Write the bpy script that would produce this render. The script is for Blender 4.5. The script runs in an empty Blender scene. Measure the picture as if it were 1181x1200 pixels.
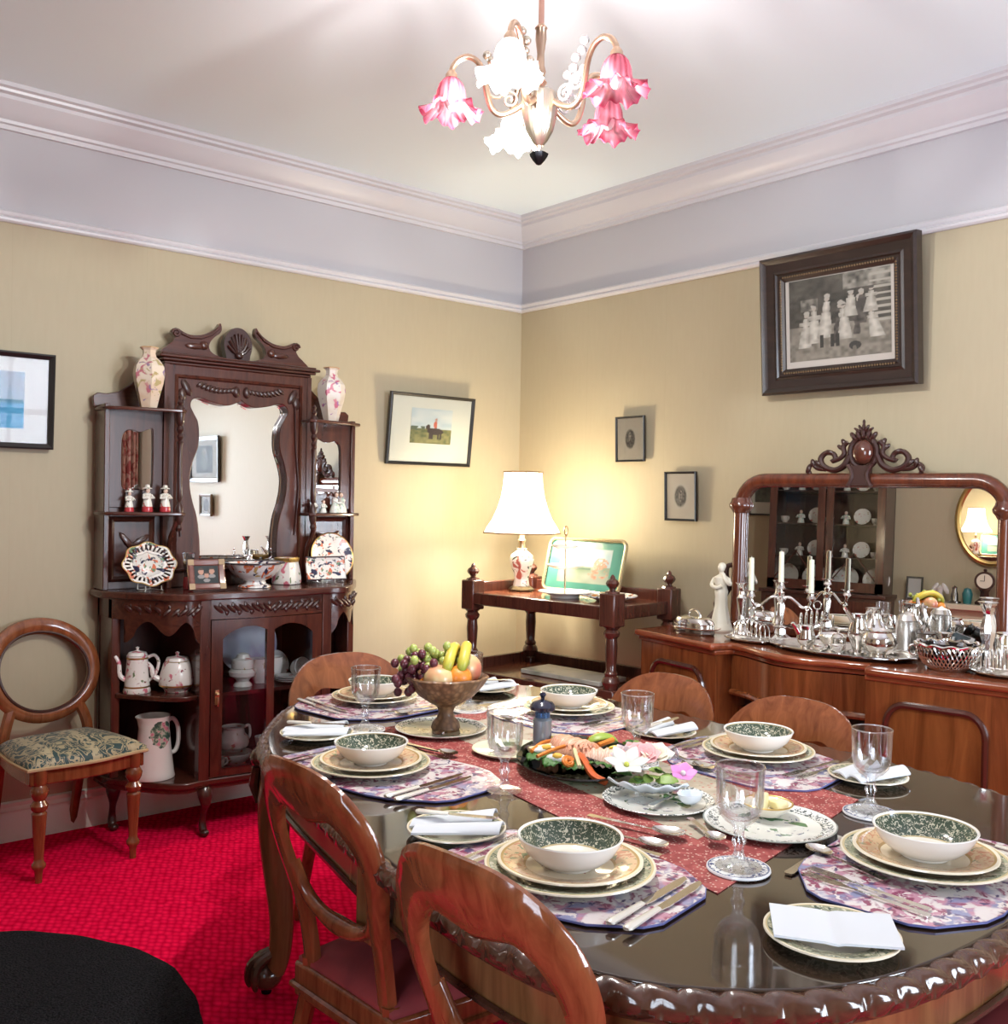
import bpy, math, random
from math import sin, cos, pi, radians, sqrt, atan2
from mathutils import Vector, Matrix
random.seed(7)
S = bpy.context.scene
COL = S.collection

# ---------------------------------------------------------------- camera
F_PX = 1173.28
r_, u_, f_ = None, None, None
yaw, pitch, roll = 0.70369, -0.01374, 0.01766
cyw, syw, cp, sp = cos(yaw), sin(yaw), cos(pitch), sin(pitch)
f_ = Vector((syw*cp, cyw*cp, sp)); r0 = Vector((cyw, -syw, 0)); u0 = r0.cross(f_)
r_ = cos(roll)*r0 + sin(roll)*u0; u_ = -sin(roll)*r0 + cos(roll)*u0
cam_d = bpy.data.cameras.new('camera'); cam = bpy.data.objects.new('camera', cam_d); COL.objects.link(cam)
cam_d.sensor_fit = 'HORIZONTAL'; cam_d.sensor_width = 36; cam_d.lens = 36*F_PX/1181; cam_d.clip_start = .02
cam.matrix_world = Matrix(((r_.x, u_.x, -f_.x, -3.7113), (r_.y, u_.y, -f_.y, -4.2496), (r_.z, u_.z, -f_.z, 1.3857), (0, 0, 0, 1)))
S.camera = cam

# ---------------------------------------------------------------- light and exposure
S.view_settings.view_transform = 'Standard'; S.view_settings.look = 'None'
S.view_settings.exposure = EXPO = 0.0; S.view_settings.gamma = 1; S.view_settings.use_curve_mapping = False
try:
    S.cycles.use_denoising = True; S.cycles.max_bounces = 10; S.cycles.transparent_max_bounces = 24
    S.cycles.caustics_reflective = False; S.cycles.caustics_refractive = False; S.cycles.sample_clamp_indirect = 6
except Exception: pass
W = bpy.data.worlds.new('daylight'); S.world = W; W.use_nodes = True
W.node_tree.nodes['Background'].inputs[0].default_value = (.72, .84, 1, 1)
W.node_tree.nodes['Background'].inputs[1].default_value = 3.0
def lamp(name, kind, loc, energy, col, size=.05, rot=None, size_y=None, spot=None):
    l = bpy.data.lights.new(name, kind); l.energy = energy; l.color = col
    if kind == 'AREA':
        l.size = size
        if size_y: l.shape = 'RECTANGLE'; l.size_y = size_y
    else: l.shadow_soft_size = size
    o = bpy.data.objects.new(name, l); o.location = loc
    if rot: o.rotation_euler = rot
    COL.objects.link(o); return o
# daylight through the two windows behind the camera (just outside the panes, facing in)
lamp('window_daylight', 'AREA', (-1.15, -6.32, 1.55), 205, (.80, .89, 1), 1.5, (radians(90), 0, 0), 1.9)
lamp('window_daylight_west', 'AREA', (-5.27, -4.55, 1.55), 95, (.80, .89, 1), 1.5, (radians(90), 0, radians(-90)), 1.9)
CHW, LAW = 53, 62      # lamp watts: each lit chandelier bulb, the table lamp
CH = Vector((-2.04, -2.39, 0)); LP = Vector((-.42, -.487, .934))     # chandelier axis, table lamp foot

# ---------------------------------------------------------------- materials
class MT:
    def __init__(s, name):
        s.m = bpy.data.materials.new(name); s.m.use_nodes = True; s.t = s.m.node_tree; s.b = s.t.nodes['Principled BSDF']; s._co = {}
    def n(s, typ, ins=None, **kw):
        x = s.t.nodes.new('ShaderNode'+typ)
        for k, v in kw.items(): setattr(x, k, v)
        for k, v in (ins or {}).items():
            if hasattr(v, 'is_output'): s.t.links.new(v, x.inputs[k])
            else: x.inputs[k].default_value = v
        return x
    def co(s, scale=(1, 1, 1), loc=(0, 0, 0), which='Object'):
        tc = s.n('TexCoord'); return s.n('Mapping', {0: tc.outputs[which], 1: loc, 3: scale}).outputs[0]
    def ramp(s, fac, stops, interp='LINEAR'):
        x = s.n('ValToRGB', {0: fac}); cr = x.color_ramp; cr.interpolation = interp
        while len(cr.elements) < len(stops): cr.elements.new(.5)
        for e, (p, c) in zip(cr.elements, stops): e.position = p; e.color = (*c, 1) if len(c) == 3 else c
        return x.outputs[0]
    def mix(s, fac, a, b):
        x = s.n('Mix', data_type='RGBA')
        for k, v in ((0, fac), (6, a), (7, b)):
            if hasattr(v, 'is_output'): s.t.links.new(v, x.inputs[k])
            else: x.inputs[k].default_value = v if k == 0 else (*v, 1)
        return x.outputs[2]
    def math(s, op, a, b=0.0):
        return s.n('Math', {0: a, 1: b}, operation=op).outputs[0]
    def set(s, **kw):
        for k, v in kw.items():
            i = s.b.inputs[{'col': 'Base Color', 'rough': 'Roughness', 'metal': 'Metallic', 'coat': 'Coat Weight', 'coatr': 'Coat Roughness', 'spec': 'Specular IOR Level', 'emit': 'Emission Color', 'es': 'Emission Strength', 'trans': 'Transmission Weight', 'sss': 'Subsurface Weight', 'sheen': 'Sheen Weight', 'nrm': 'Normal', 'alpha': 'Alpha', 'ior': 'IOR'}[k]]
            if hasattr(v, 'is_output'): s.t.links.new(v, i)
            elif isinstance(v, tuple): i.default_value = (*v, 1)
            else: i.default_value = v
        return s
    def bump(s, h, strength=.3, dist=.01):
        return s.set(nrm=s.n('Bump', {'Strength': strength, 'Distance': dist, 'Height': h}).outputs[0])
def lin(r, g, b):
    f = lambda c: (c/255/12.92 if c <= 10 else ((c/255+.055)/1.055)**2.4)
    return (f(r), f(g), f(b))
def mat(name, col, rough=.5, metal=0, coat=0, **kw): return MT(name).set(col=col, rough=rough, metal=metal, coat=coat, **kw).m
def wood(name, c1, c2, rough=.3, coat=.3, scale=6, axis='x', stretch=9, bump=.05):
    t = MT(name); sc = {'x': (scale, scale*stretch, scale*stretch), 'y': (scale*stretch, scale, scale*stretch), 'z': (scale*stretch, scale*stretch, scale)}[axis]
    n1 = t.n('TexNoise', {'Vector': t.co(sc), 'Scale': .6, 'Detail': 5.0, 'Roughness': .6, 'Distortion': 1.2}).outputs[0]
    n2 = t.n('TexNoise', {'Vector': t.co((scale*.4,)*3), 'Scale': 1.2, 'Detail': 2.0}).outputs[0]
    c = t.ramp(n1, [(.3, c1), (.7, c2)]); c = t.mix(t.math('MULTIPLY', n2, .4), c, tuple(x*.55 for x in c1))
    return t.set(col=c, rough=rough, coat=coat, coatr=.08).bump(n1, bump, .002).m
def pattern(name, base, layers, rough=.25, coat=.2, which='Object', metal=0):
    """layers: (colour, scale, threshold, softness, kind) laid one over another"""
    t = MT(name); c = base
    for i, (col, sc, th, so, kind) in enumerate(layers):
        v = t.co(loc=(3.1*i+1, 1.7*i, 2.3*i), which=which)
        if kind == 'v': f = t.n('TexVoronoi', {'Vector': v, 'Scale': sc}).outputs[0]
        elif kind == 'e': f = t.n('TexVoronoi', {'Vector': v, 'Scale': sc}, feature='DISTANCE_TO_EDGE').outputs[0]
        elif kind == 'w': f = t.n('TexWave', {'Vector': v, 'Scale': sc, 'Distortion': 7.0, 'Detail': 2.0, 'Detail Scale': 1.6}).outputs[1]
        else: f = t.n('TexNoise', {'Vector': v, 'Scale': sc, 'Detail': 3.0, 'Distortion': .6}).outputs[0]
        if kind in 've': m = t.ramp(f, [(max(0, th-so), (1, 1, 1)), (th+so, (0, 0, 0))])
        else: m = t.ramp(f, [(th-so, (0, 0, 0)), (th+so, (1, 1, 1))])
        c = t.mix(m, c, col)
    t.set(rough=rough, coat=coat, metal=metal); t.set(col=c); return t.m
def plate_mat(name, R, stops, pat, rough=.12):
    """colour by distance from the plate's own axis; pat = (r0, r1, colour, scale, threshold)"""
    t = MT(name); tc = t.n('TexCoord').outputs['Object']; xyz = t.n('SeparateXYZ', {0: tc})
    r = t.math('SQRT', t.math('ADD', t.math('POWER', xyz.outputs[0], 2.0), t.math('POWER', xyz.outputs[1], 2.0)))
    c = t.ramp(t.math('DIVIDE', r, R), stops, 'CONSTANT')
    for (a, b, col, sc, th, kind) in pat:
        v = t.n('Mapping', {0: tc, 1: (a*9, b*5, 0)}).outputs[0]
        if kind == 'n': f = t.n('TexNoise', {'Vector': v, 'Scale': sc, 'Detail': 2.0, 'Distortion': 1.5}).outputs[0]; m = t.math('GREATER_THAN', f, th)
        else: f = t.n('TexVoronoi', {'Vector': v, 'Scale': sc}).outputs[0]; m = t.math('LESS_THAN', f, th)
        band = t.math('MULTIPLY', t.math('GREATER_THAN', r, a), t.math('LESS_THAN', r, b))
        c = t.mix(t.math('MULTIPLY', m, band), c, col)
    return t.set(col=c, rough=rough, coat=.3).m
def clear_glass(name, tint=(1, 1, 1), refl=1.0, base=.04, top=.9):
    t = MT(name); t.t.nodes.remove(t.b)
    out = [x for x in t.t.nodes if x.type == 'OUTPUT_MATERIAL'][0]
    tr = t.n('BsdfTransparent', {0: (*tint, 1)}); gl = t.n('BsdfGlossy', {0: (refl, refl, refl, 1), 1: .02})
    lw = t.n('LayerWeight', {0: .35}); fac = t.ramp(lw.outputs[0], [(0, (base,)*3), (.55, (base+.08,)*3), (1, (top,)*3)])
    mx = t.n('MixShader', {0: fac, 1: tr.outputs[0], 2: gl.outputs[0]}); t.t.links.new(mx.outputs[0], out.inputs[0]); return t.m
def paint_mat(name, rough=.5, coat=0):
    t = MT(name); a = t.n('VertexColor'); a.layer_name = 'Col'; return t.set(col=a.outputs[0], rough=rough, coat=coat).m

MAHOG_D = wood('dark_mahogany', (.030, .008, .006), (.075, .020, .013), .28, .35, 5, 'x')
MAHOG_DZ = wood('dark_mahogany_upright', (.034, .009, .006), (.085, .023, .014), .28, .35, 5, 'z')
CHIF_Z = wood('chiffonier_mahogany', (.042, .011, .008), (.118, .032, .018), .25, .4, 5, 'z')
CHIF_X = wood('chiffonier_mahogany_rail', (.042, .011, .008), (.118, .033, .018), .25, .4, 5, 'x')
CARVE = mat('carved_mahogany', (.038, .011, .008), .35, 0, .25)
CHAIRW = wood('red_mahogany', (.150, .040, .013), (.34, .108, .041), .17, .6, 5, 'z')
SIDEW = wood('sideboard_mahogany', (.105, .027, .008), (.27, .080, .024), .22, .45, 4, 'z')
SIDET = wood('sideboard_top_wood', (.17, .040, .014), (.34, .088, .034), .16, .6, 4, 'y')
TABLET = wood('table_top_wood', (.026, .016, .010), (.052, .030, .019), .04, .9, 4, 'y', bump=0)
TABLEA = wood('table_apron_wood', (.13, .055, .020), (.27, .125, .048), .25, .4, 4, 'z')
TABLEG = wood('table_gadroon_wood', (.05, .021, .013), (.11, .046, .025), .18, .6, 5, 'x')
TROLW = wood('trolley_wood', (.045, .013, .009), (.12, .036, .022), .25, .4, 5, 'z')
TROLT = wood('trolley_shelf_wood', (.14, .042, .020), (.28, .085, .042), .2, .5, 4, 'y')
SILVER = mat('silver', (.86, .84, .80), .13, 1)
SILVER_R = mat('worn_silver', (.74, .71, .66), .27, 1)
PEWTER = mat('dark_pewter', (.30, .28, .26), .2, 1)
GOLD = mat('gilt', (.70, .48, .17), .3, 1)
BRASS = mat('brass', (.62, .46, .28), .3, 1)
WHITE = mat('white_china', (.82, .80, .76), .12, 0, .4)
CREAM = mat('cream_china', (.80, .74, .62), .14, 0, .4)
LINEN = mat('white_napkin_cloth', (.60, .62, .655), .8)
WAX = mat('candle_wax', (.83, .80, .63), .5, sss=.1)
MIRROR = mat('mirror_glass', (.93, .93, .92), .0, 1)
GLASS = clear_glass('drinking_glass', (.965, .968, .975), 1, .09, .55); GRIM = clear_glass('drinking_glass_rim', (.97, .97, .98), 1, .45, .7)
PANE = clear_glass('cabinet_pane', (.97, .975, .98), .5, .03)
PICGL = clear_glass('picture_glass', (1, 1, 1), .12, .035, .5)
BLACKF = mat('black_frame_lacquer', (.012, .011, .011), .3, 0, .2)
PAINT = paint_mat('printed_picture', .6)
PAINTG = paint_mat('glazed_painted_china', .15, .4)
IRONB = mat('dark_metal', (.03, .03, .035), .3, 1)

# ---------------------------------------------------------------- mesh building
class B:
    def __init__(s): s.v = []; s.f = []; s.m = Matrix(); s.c = None
    def add(s, vs, fs):
        o = len(s.v)
        for p in vs: s.v.append(tuple(s.m @ Vector(p)))
        for q in fs: s.f.append(tuple(i+o for i in q))
        return s
    def at(s, loc=(0, 0, 0), rz=0, rx=0, ry=0, sc=1):
        s.m = Matrix.Translation(loc) @ Matrix.Rotation(rz, 4, 'Z') @ Matrix.Rotation(ry, 4, 'Y') @ Matrix.Rotation(rx, 4, 'X') @ (Matrix.Diagonal((*sc, 1)) if isinstance(sc, tuple) else Matrix.Scale(sc, 4)); return s
    def box(s, x0, x1, y0, y1, z0, z1):
        return s.add([(x, y, z) for x in (x0, x1) for y in (y0, y1) for z in (z0, z1)], [(0, 1, 3, 2), (4, 6, 7, 5), (0, 4, 5, 1), (2, 3, 7, 6), (0, 2, 6, 4), (1, 5, 7, 3)])
    def lathe(s, prof, n=20, rf=None, loc=(0, 0, 0)):
        vs, fs = [], []
        for k, (r, z) in enumerate(prof):
            for i in range(n):
                a = 2*pi*i/n; q = r*(rf(a, z) if rf else 1); vs.append((loc[0]+q*cos(a), loc[1]+q*sin(a), loc[2]+z))
        for k in range(len(prof)-1):
            for i in range(n):
                j = (i+1) % n; fs.append((k*n+i, k*n+j, (k+1)*n+j, (k+1)*n+i))
        if prof[0][0] > 1e-5: fs.append(tuple(range(n-1, -1, -1)))
        if prof[-1][0] > 1e-5: fs.append(tuple((len(prof)-1)*n+i for i in range(n)))
        return s.add(vs, fs)
    def shell(s, prof, n=20, rf=None, loc=(0, 0, 0)):      # open lathe (profile already holds both faces)
        vs, fs = [], []
        for (r, z) in prof:
            for i in range(n):
                a = 2*pi*i/n; q = r*(rf(a, z) if rf else 1); vs.append((loc[0]+q*cos(a), loc[1]+q*sin(a), loc[2]+z))
        for k in range(len(prof)-1):
            for i in range(n):
                j = (i+1) % n; fs.append((k*n+i, k*n+j, (k+1)*n+j, (k+1)*n+i))
        return s.add(vs, fs)
    def tube(s, pts, r, n=8, closed=False, flat=1, up=None):
        pts = [Vector(p) for p in pts]; N = len(pts); vs, fs = [], []
        ref = Vector(up) if up else None; prev = None
        for i, p in enumerate(pts):
            t = (pts[(i+1) % N]-pts[i-1]) if closed else (pts[min(i+1, N-1)]-pts[max(i-1, 0)])
            t.normalize()
            if ref: a = ref - t*ref.dot(t)
            elif prev is None: a = Vector((0, 0, 1)) if abs(t.z) < .9 else Vector((1, 0, 0)); a = a - t*a.dot(t)
            else: a = prev - t*prev.dot(t)
            if a.length < 1e-6: a = Vector((1, 0, 0)) - t*t.x
            a.normalize(); prev = a; b = t.cross(a); rr = r[i] if isinstance(r, (list, tuple)) else r
            fl = flat[i] if isinstance(flat, (list, tuple)) else flat
            for k in range(n):
                w = 2*pi*k/n; vs.append(p + a*cos(w)*rr*fl + b*sin(w)*rr)
        for i in range(N if closed else N-1):
            j = (i+1) % N
            for k in range(n):
                l = (k+1) % n; fs.append((i*n+k, i*n+l, j*n+l, j*n+k))
        if not closed: fs += [tuple(range(n-1, -1, -1)), tuple((N-1)*n+k for k in range(n))]
        return s.add(vs, fs)
    def prism(s, poly, d0, d1, plane='xz'):                # polygon extruded along the third axis
        n = len(poly); P = {'xz': lambda a, b, d: (a, d, b), 'xy': lambda a, b, d: (a, b, d), 'yz': lambda a, b, d: (d, a, b)}[plane]
        vs = [P(a, b, d0) for a, b in poly]+[P(a, b, d1) for a, b in poly]
        return s.add(vs, [tuple(range(n)), tuple(range(2*n-1, n-1, -1))]+[(i, i+n, (i+1) % n+n, (i+1) % n) for i in range(n)])
    def ring(s, outer, inner, d0, d1, plane='xz'):
        n = len(outer); P = {'xz': lambda a, b, d: (a, d, b), 'xy': lambda a, b, d: (a, b, d), 'yz': lambda a, b, d: (d, a, b)}[plane]
        vs = [P(a, b, d) for d in (d0, d1) for pl in (outer, inner) for a, b in pl]; fs = []
        for i in range(n):
            j = (i+1) % n
            fs += [(i, j, n+j, n+i), (2*n+i, 3*n+i, 3*n+j, 2*n+j), (i, 2*n+i, 2*n+j, j), (n+i, n+j, 3*n+j, 3*n+i)]
        return s.add(vs, fs)
    def ell(s, c, r, nu=12, nv=8):
        if not isinstance(r, (tuple, list)): r = (r, r, r)
        vs = [(c[0], c[1], c[2]-r[2])]; fs = []
        for k in range(1, nv):
            b = -pi/2+pi*k/nv
            for i in range(nu):
                a = 2*pi*i/nu; vs.append((c[0]+r[0]*cos(b)*cos(a), c[1]+r[1]*cos(b)*sin(a), c[2]+r[2]*sin(b)))
        vs.append((c[0], c[1], c[2]+r[2])); L = len(vs)-1
        for i in range(nu):
            j = (i+1) % nu; fs.append((0, 1+j, 1+i)); fs.append((L, 1+(nv-2)*nu+i, 1+(nv-2)*nu+j))
            for k in range(nv-2): fs.append((1+k*nu+i, 1+k*nu+j, 1+(k+1)*nu+j, 1+(k+1)*nu+i))
        return s.add(vs, fs)
    def grid(s, fn, nu, nv, thick=0):
        vs = [fn(i/nu, j/nv) for j in range(nv+1) for i in range(nu+1)]; fs = []
        for j in range(nv):
            for i in range(nu): a = j*(nu+1)+i; fs.append((a, a+1, a+nu+2, a+nu+1))
        if thick:
            L = len(vs); vs += [(p[0], p[1], p[2]-thick) for p in vs]; fs += [tuple(L+i for i in reversed(q)) for q in fs]
            e = [i for i in range(nu+1)]+[j*(nu+1)+nu for j in range(1, nv+1)]+[nv*(nu+1)+i for i in range(nu-1, -1, -1)]+[j*(nu+1) for j in range(nv-1, 0, -1)]
            fs += [(e[k], L+e[k], L+e[(k+1) % len(e)], e[(k+1) % len(e)]) for k in range(len(e))]
        return s.add(vs, fs)
    def frame(s, w, h, prof):                              # mitred rectangular frame in the xz plane; prof = (inset from outer edge, y)
        n = len(prof); vs = []
        for sx, sz in ((-1, -1), (1, -1), (1, 1), (-1, 1)):
            for (u, d) in prof: vs.append((sx*(w/2-u), d, sz*(h/2-u)))
        fs = [(i*n+k, ((i+1) % 4)*n+k, ((i+1) % 4)*n+(k+1) % n, i*n+(k+1) % n) for i in range(4) for k in range(n)]
        return s.add(vs, fs)
    def mesh(s, name, smooth=40):
        me = bpy.data.meshes.new(name); me.from_pydata(s.v, [], s.f); me.validate()
        if smooth:
            me.polygons.foreach_set('use_smooth', [True]*len(me.polygons))
            try: me.set_sharp_from_angle(angle=radians(smooth))
            except Exception: pass
        me.update(); return me
def recalc(me):
    import bmesh
    b = bmesh.new(); b.from_mesh(me); bmesh.ops.recalc_face_normals(b, faces=b.faces); b.to_mesh(me); b.free()

def part(name, b, m, parent=None, loc=(0, 0, 0), rot=(0, 0, 0), smooth=40, bevel=0, sub=0, label=None, solid=0, fix=True):
    me = b.mesh(name, smooth) if isinstance(b, B) else b
    if fix and isinstance(b, B):
        recalc(me)
        if smooth:
            try: me.set_sharp_from_angle(angle=radians(smooth))
            except Exception: pass
    if m and not me.materials: me.materials.append(m)
    o = bpy.data.objects.new(name, me); COL.objects.link(o); o.location = loc; o.rotation_euler = rot
    if parent: o.parent = parent
    if solid: d = o.modifiers.new('thickness', 'SOLIDIFY'); d.thickness = solid; d.offset = 0
    if bevel: d = o.modifiers.new('soft_edge', 'BEVEL'); d.width = bevel; d.segments = 2; d.limit_method = 'ANGLE'; d.angle_limit = radians(35)
    if sub: d = o.modifiers.new('subdivision', 'SUBSURF'); d.levels = d.render_levels = sub
    if label: o['label'] = label
    return o
def tag(o, label, cat, group=None, kind=None):
    o['label'] = label; o['category'] = cat
    if group: o['group'] = group
    if kind: o['kind'] = kind
    return o
def thing(name, label, cat, loc=(0, 0, 0), rz=0, group=None):
    o = bpy.data.objects.new(name, None); COL.objects.link(o); o.location = loc; o.rotation_euler = (0, 0, rz); o.empty_display_size = .05
    return tag(o, label, cat, group)
def struct(name, b, m, **kw):
    o = part(name, b, m, **kw); o['kind'] = 'structure'; return o
def kids(o): return [c for c in o.children]
def copy_tree(o, parent=None):
    c = o.copy(); COL.objects.link(c)
    if parent: c.parent = parent
    for k in list(o.children): copy_tree(k, c)
    return c
def dup(o, label, loc, rz=None, group=None, scale=None, rot=None):
    c = copy_tree(o); c.location = loc; c['label'] = label
    if rz is not None: c.rotation_euler = (0, 0, rz)
    if rot is not None: c.rotation_euler = rot
    if scale: c.scale = scale if isinstance(scale, tuple) else (scale,)*3
    if group: c['group'] = group
    return c
def painted(name, w, h, fn, nx, ny, m=None, parent=None, loc=(0, 0, 0), rot=(0, 0, 0), curve=None):
    """flat print in the xz plane facing -y; fn(u, v) -> linear colour"""
    vs = [((i/nx-.5)*w, curve(i/nx, j/ny) if curve else 0, (j/ny-.5)*h) for j in range(ny+1) for i in range(nx+1)]
    fs = [(j*(nx+1)+i, j*(nx+1)+i+1, (j+1)*(nx+1)+i+1, (j+1)*(nx+1)+i) for j in range(ny) for i in range(nx)]
    me = bpy.data.meshes.new(name); me.from_pydata(vs, [], fs); at = me.color_attributes.new('Col', 'FLOAT_COLOR', 'POINT')
    buf = []
    for j in range(ny+1):
        for i in range(nx+1): buf += [*fn(i/nx, j/ny), 1.0]
    at.data.foreach_set('color', buf); me.update()
    return part(name, me, m or PAINT, parent, loc, rot, fix=False)
def smooth_poly(pts, n=8, closed=True):                    # Catmull-Rom through points of any dimension
    N = len(pts); out = []
    for i in range(N if closed else N-1):
        p0 = pts[(i-1) % N] if closed else pts[max(i-1, 0)]; p1 = pts[i]; p2 = pts[(i+1) % N]; p3 = pts[(i+2) % N] if closed else pts[min(i+2, N-1)]
        for k in range(n):
            t = k/n
            out.append(tuple(.5*((2*b)+(-a+c)*t+(2*a-5*b+4*c-d)*t*t+(-a+3*b-3*c+d)*t**3) for a, b, c, d in zip(p0, p1, p2, p3)))
    if not closed: out.append(tuple(pts[-1]))
    return out
def arcpts(cx, cz, r, a0, a1, n): return [(cx+r*cos(a0+(a1-a0)*i/n), cz+r*sin(a0+(a1-a0)*i/n)) for i in range(n+1)]
def rect_outer(inner, x0, x1, z0, z1):                     # outer rectangle points facing each inner point, corners kept
    cx, cz = sum(p[0] for p in inner)/len(inner), sum(p[1] for p in inner)/len(inner); out = []
    for (x, z) in inner:
        dx, dz = x-cx, z-cz; t = min(((x1 if dx > 0 else x0)-cx)/dx if abs(dx) > 1e-9 else 1e9, ((z1 if dz > 0 else z0)-cz)/dz if abs(dz) > 1e-9 else 1e9)
        out.append([cx+dx*t, cz+dz*t])
    for c in ((x0, z0), (x1, z0), (x1, z1), (x0, z1)):
        k = min(range(len(out)), key=lambda i: (out[i][0]-c[0])**2+(out[i][1]-c[1])**2); out[k] = list(c)
    return out
def inset(poly, k):                                        # scale polygon about its mean by absolute amount
    cx, cz = sum(p[0] for p in poly)/len(poly), sum(p[1] for p in poly)/len(poly); o = []
    for x, z in poly:
        d = sqrt((x-cx)**2+(z-cz)**2); q = (d+k)/d; o.append((cx+(x-cx)*q, cz+(z-cz)*q))
    return o
def hash2(a, b): return (sin(a*127.1+b*311.7)*43758.5453) % 1
def vnoise(x, y):
    i, j = math.floor(x), math.floor(y); u, v = x-i, y-j; u = u*u*(3-2*u); v = v*v*(3-2*v)
    return (hash2(i, j)*(1-u)+hash2(i+1, j)*u)*(1-v)+(hash2(i, j+1)*(1-u)+hash2(i+1, j+1)*u)*v
def mixc(a, b, t): return tuple(x+(y-x)*max(0, min(1, t)) for x, y in zip(a, b))
# ================================================================ the room
XW, YB, ZC = -5.0, -6.05, 2.92           # west wall, south wall, ceiling
def wall_paper():
    t = MT('cream_wallpaper'); g = t.co()
    n = t.n('TexNoise', {'Vector': t.co((60, 60, 9)), 'Scale': 1.0, 'Detail': 4.0}).outputs[0]
    c = t.ramp(n, [(.3, (.420, .356, .241)), (.7, (.432, .366, .249))])
    x = t.n('SeparateXYZ', {0: g}); s1 = t.math('ADD', x.outputs[0], x.outputs[1]); w = t.math('FRACT', t.math('DIVIDE', s1, .53))
    c = t.mix(t.math('MULTIPLY', t.math('LESS_THAN', w, .005), .12), c, (.28, .25, .15))
    return t.set(col=c, rough=.55, spec=.3).bump(n, .03, .001).m
WALLP = wall_paper()
FRIEZE = mat('frieze_paint', (.49, .475, .50), .6)
CEILP = mat('ceiling_paint', (.80, .905, .95), .7)
TRIM = mat('white_gloss_paint', (.60, .585, .61), .35)
SKIRT = mat('cream_gloss_paint', (.80, .79, .70), .35)
def carpet_mat():
    t = MT('red_loop_carpet'); v = t.co((1, 1, 1), which='Object')
    rot = t.n('Mapping', {0: v, 2: (0, 0, .6), 3: (46, 34, 1)}).outputs[0]
    br = t.n('TexVoronoi', {'Vector': rot, 'Scale': 1.0, 'Randomness': .35}).outputs[0]
    h = t.ramp(br, [(.15, (1, 1, 1)), (.75, (0, 0, 0))])
    n = t.n('TexNoise', {'Vector': v, 'Scale': 90.0, 'Detail': 3.0}).outputs[0]
    c = t.mix(h, (.46, .0, .022), (.90, .010, .080)); c = t.mix(t.math('MULTIPLY', n, .3), c, (.85, .004, .05))
    return t.set(col=c, rough=1.0, spec=.0).bump(h, .5, .006).m
CARPET = carpet_mat()
struct('floor', B().box(XW-.1, .1, YB-.1, .1, -.1, 0), CARPET, smooth=0)
struct('ceiling', B().box(XW-.1, .1, YB-.1, .1, ZC, ZC+.1), CEILP, smooth=0)
RAIL = 2.46
for side, bx in (('left', (XW-.1, 0, 0, .1)), ('right', (0, .1, YB-.1, .1))):
    w = struct('wall_'+side, B().box(*bx, 0, RAIL), WALLP, smooth=0)
    f = part('frieze', B().box(*bx, RAIL, ZC), FRIEZE, w, smooth=0)
# south wall with a window, west wall with a window (both behind the camera)
WX0, WX1, WZ0, WZ1 = -1.9, -.42, .6, 2.4
b = B(); b.box(XW-.1, WX0, YB-.1, YB, 0, ZC); b.box(WX1, 0, YB-.1, YB, 0, ZC); b.box(WX0, WX1, YB-.1, YB, 0, WZ0); b.box(WX0, WX1, YB-.1, YB, WZ1, ZC)
struct('wall_back', b, WALLP, smooth=0)
VY0, VY1 = -5.3, -3.8
b = B(); b.box(XW-.1, XW, YB, VY0, 0, ZC); b.box(XW-.1, XW, VY1, 0, 0, ZC); b.box(XW-.1, XW, VY0, VY1, 0, WZ0); b.box(XW-.1, XW, VY0, VY1, WZ1, ZC)
struct('wall_front', b, WALLP, smooth=0)
def window(n, cx, cy, rz, w):
    o = struct('window_%d' % n, B().frame(w, WZ1-WZ0, [(0, -.04), (.06, -.04), (.06, .03), (0, .03)]), TRIM, loc=(cx, cy, (WZ0+WZ1)/2), rot=(0, 0, rz), smooth=0)
    part('glazing_bar', B().box(-w/2+.05, w/2-.05, -.02, .02, -.025, .025).box(-.015, .015, -.015, .015, -.85, .85), TRIM, o, smooth=0)
    for s in (-1, 1): part('pane', B().box(-w/2+.06, w/2-.06, -.004, .004, min(s*.025, s*.84), max(s*.025, s*.84)), PANE, o, smooth=0)
    part('sill', B().box(-w/2-.05, w/2+.05, -.05, .1, -.94, -.9), TRIM, o, smooth=0)
window(1, (WX0+WX1)/2, YB-.05, pi, WX1-WX0)
window(2, XW-.05, (VY0+VY1)/2, pi/2, VY1-VY0)
# cornice: one moulding run per wall, swept with mitres at the corner
CP = [(0, 2.78), (.018, 2.78), (.02, 2.797), (.034, 2.80), (.036, 2.812), (.05, 2.82), (.075, 2.845), (.098, 2.872), (.10, 2.886), (.122, 2.89), (.125, 2.90), (.14, 2.905), (.142, 2.92), (0, 2.92)]
RP = [(0, 2.425), (.012, 2.425), (.02, 2.432), (.022, 2.44), (.016, 2.446), (.022, 2.452), (.026, 2.463), (.018, 2.472), (0, 2.474)]
KP = [(0, 0), (.022, 0), (.022, .105), (.018, .115), (.02, .122), (.012, .135), (.012, .15), (0, .155)]
def run(prof, side):
    b = B(); n = len(prof); vs = []
    if side == 'left': ends = lambda p, z: ((XW, -p, z), (-p, -p, z))
    else: ends = lambda p, z: ((-p, YB, z), (-p, -p, z))
    for k in (0, 1): vs += [ends(p, z)[k] for p, z in prof]
    return b.add(vs, [(i, (i+1) % n, n+(i+1) % n, n+i) for i in range(n)])
for i, side in enumerate(('left', 'right')):
    struct('trim_%d' % (i+1), run(CP, side), TRIM, smooth=25)
    struct('trim_%d' % (i+3), run(RP, side), TRIM, smooth=25)
    struct('baseboard_'+side, run(KP, side), SKIRT, smooth=25)
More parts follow.
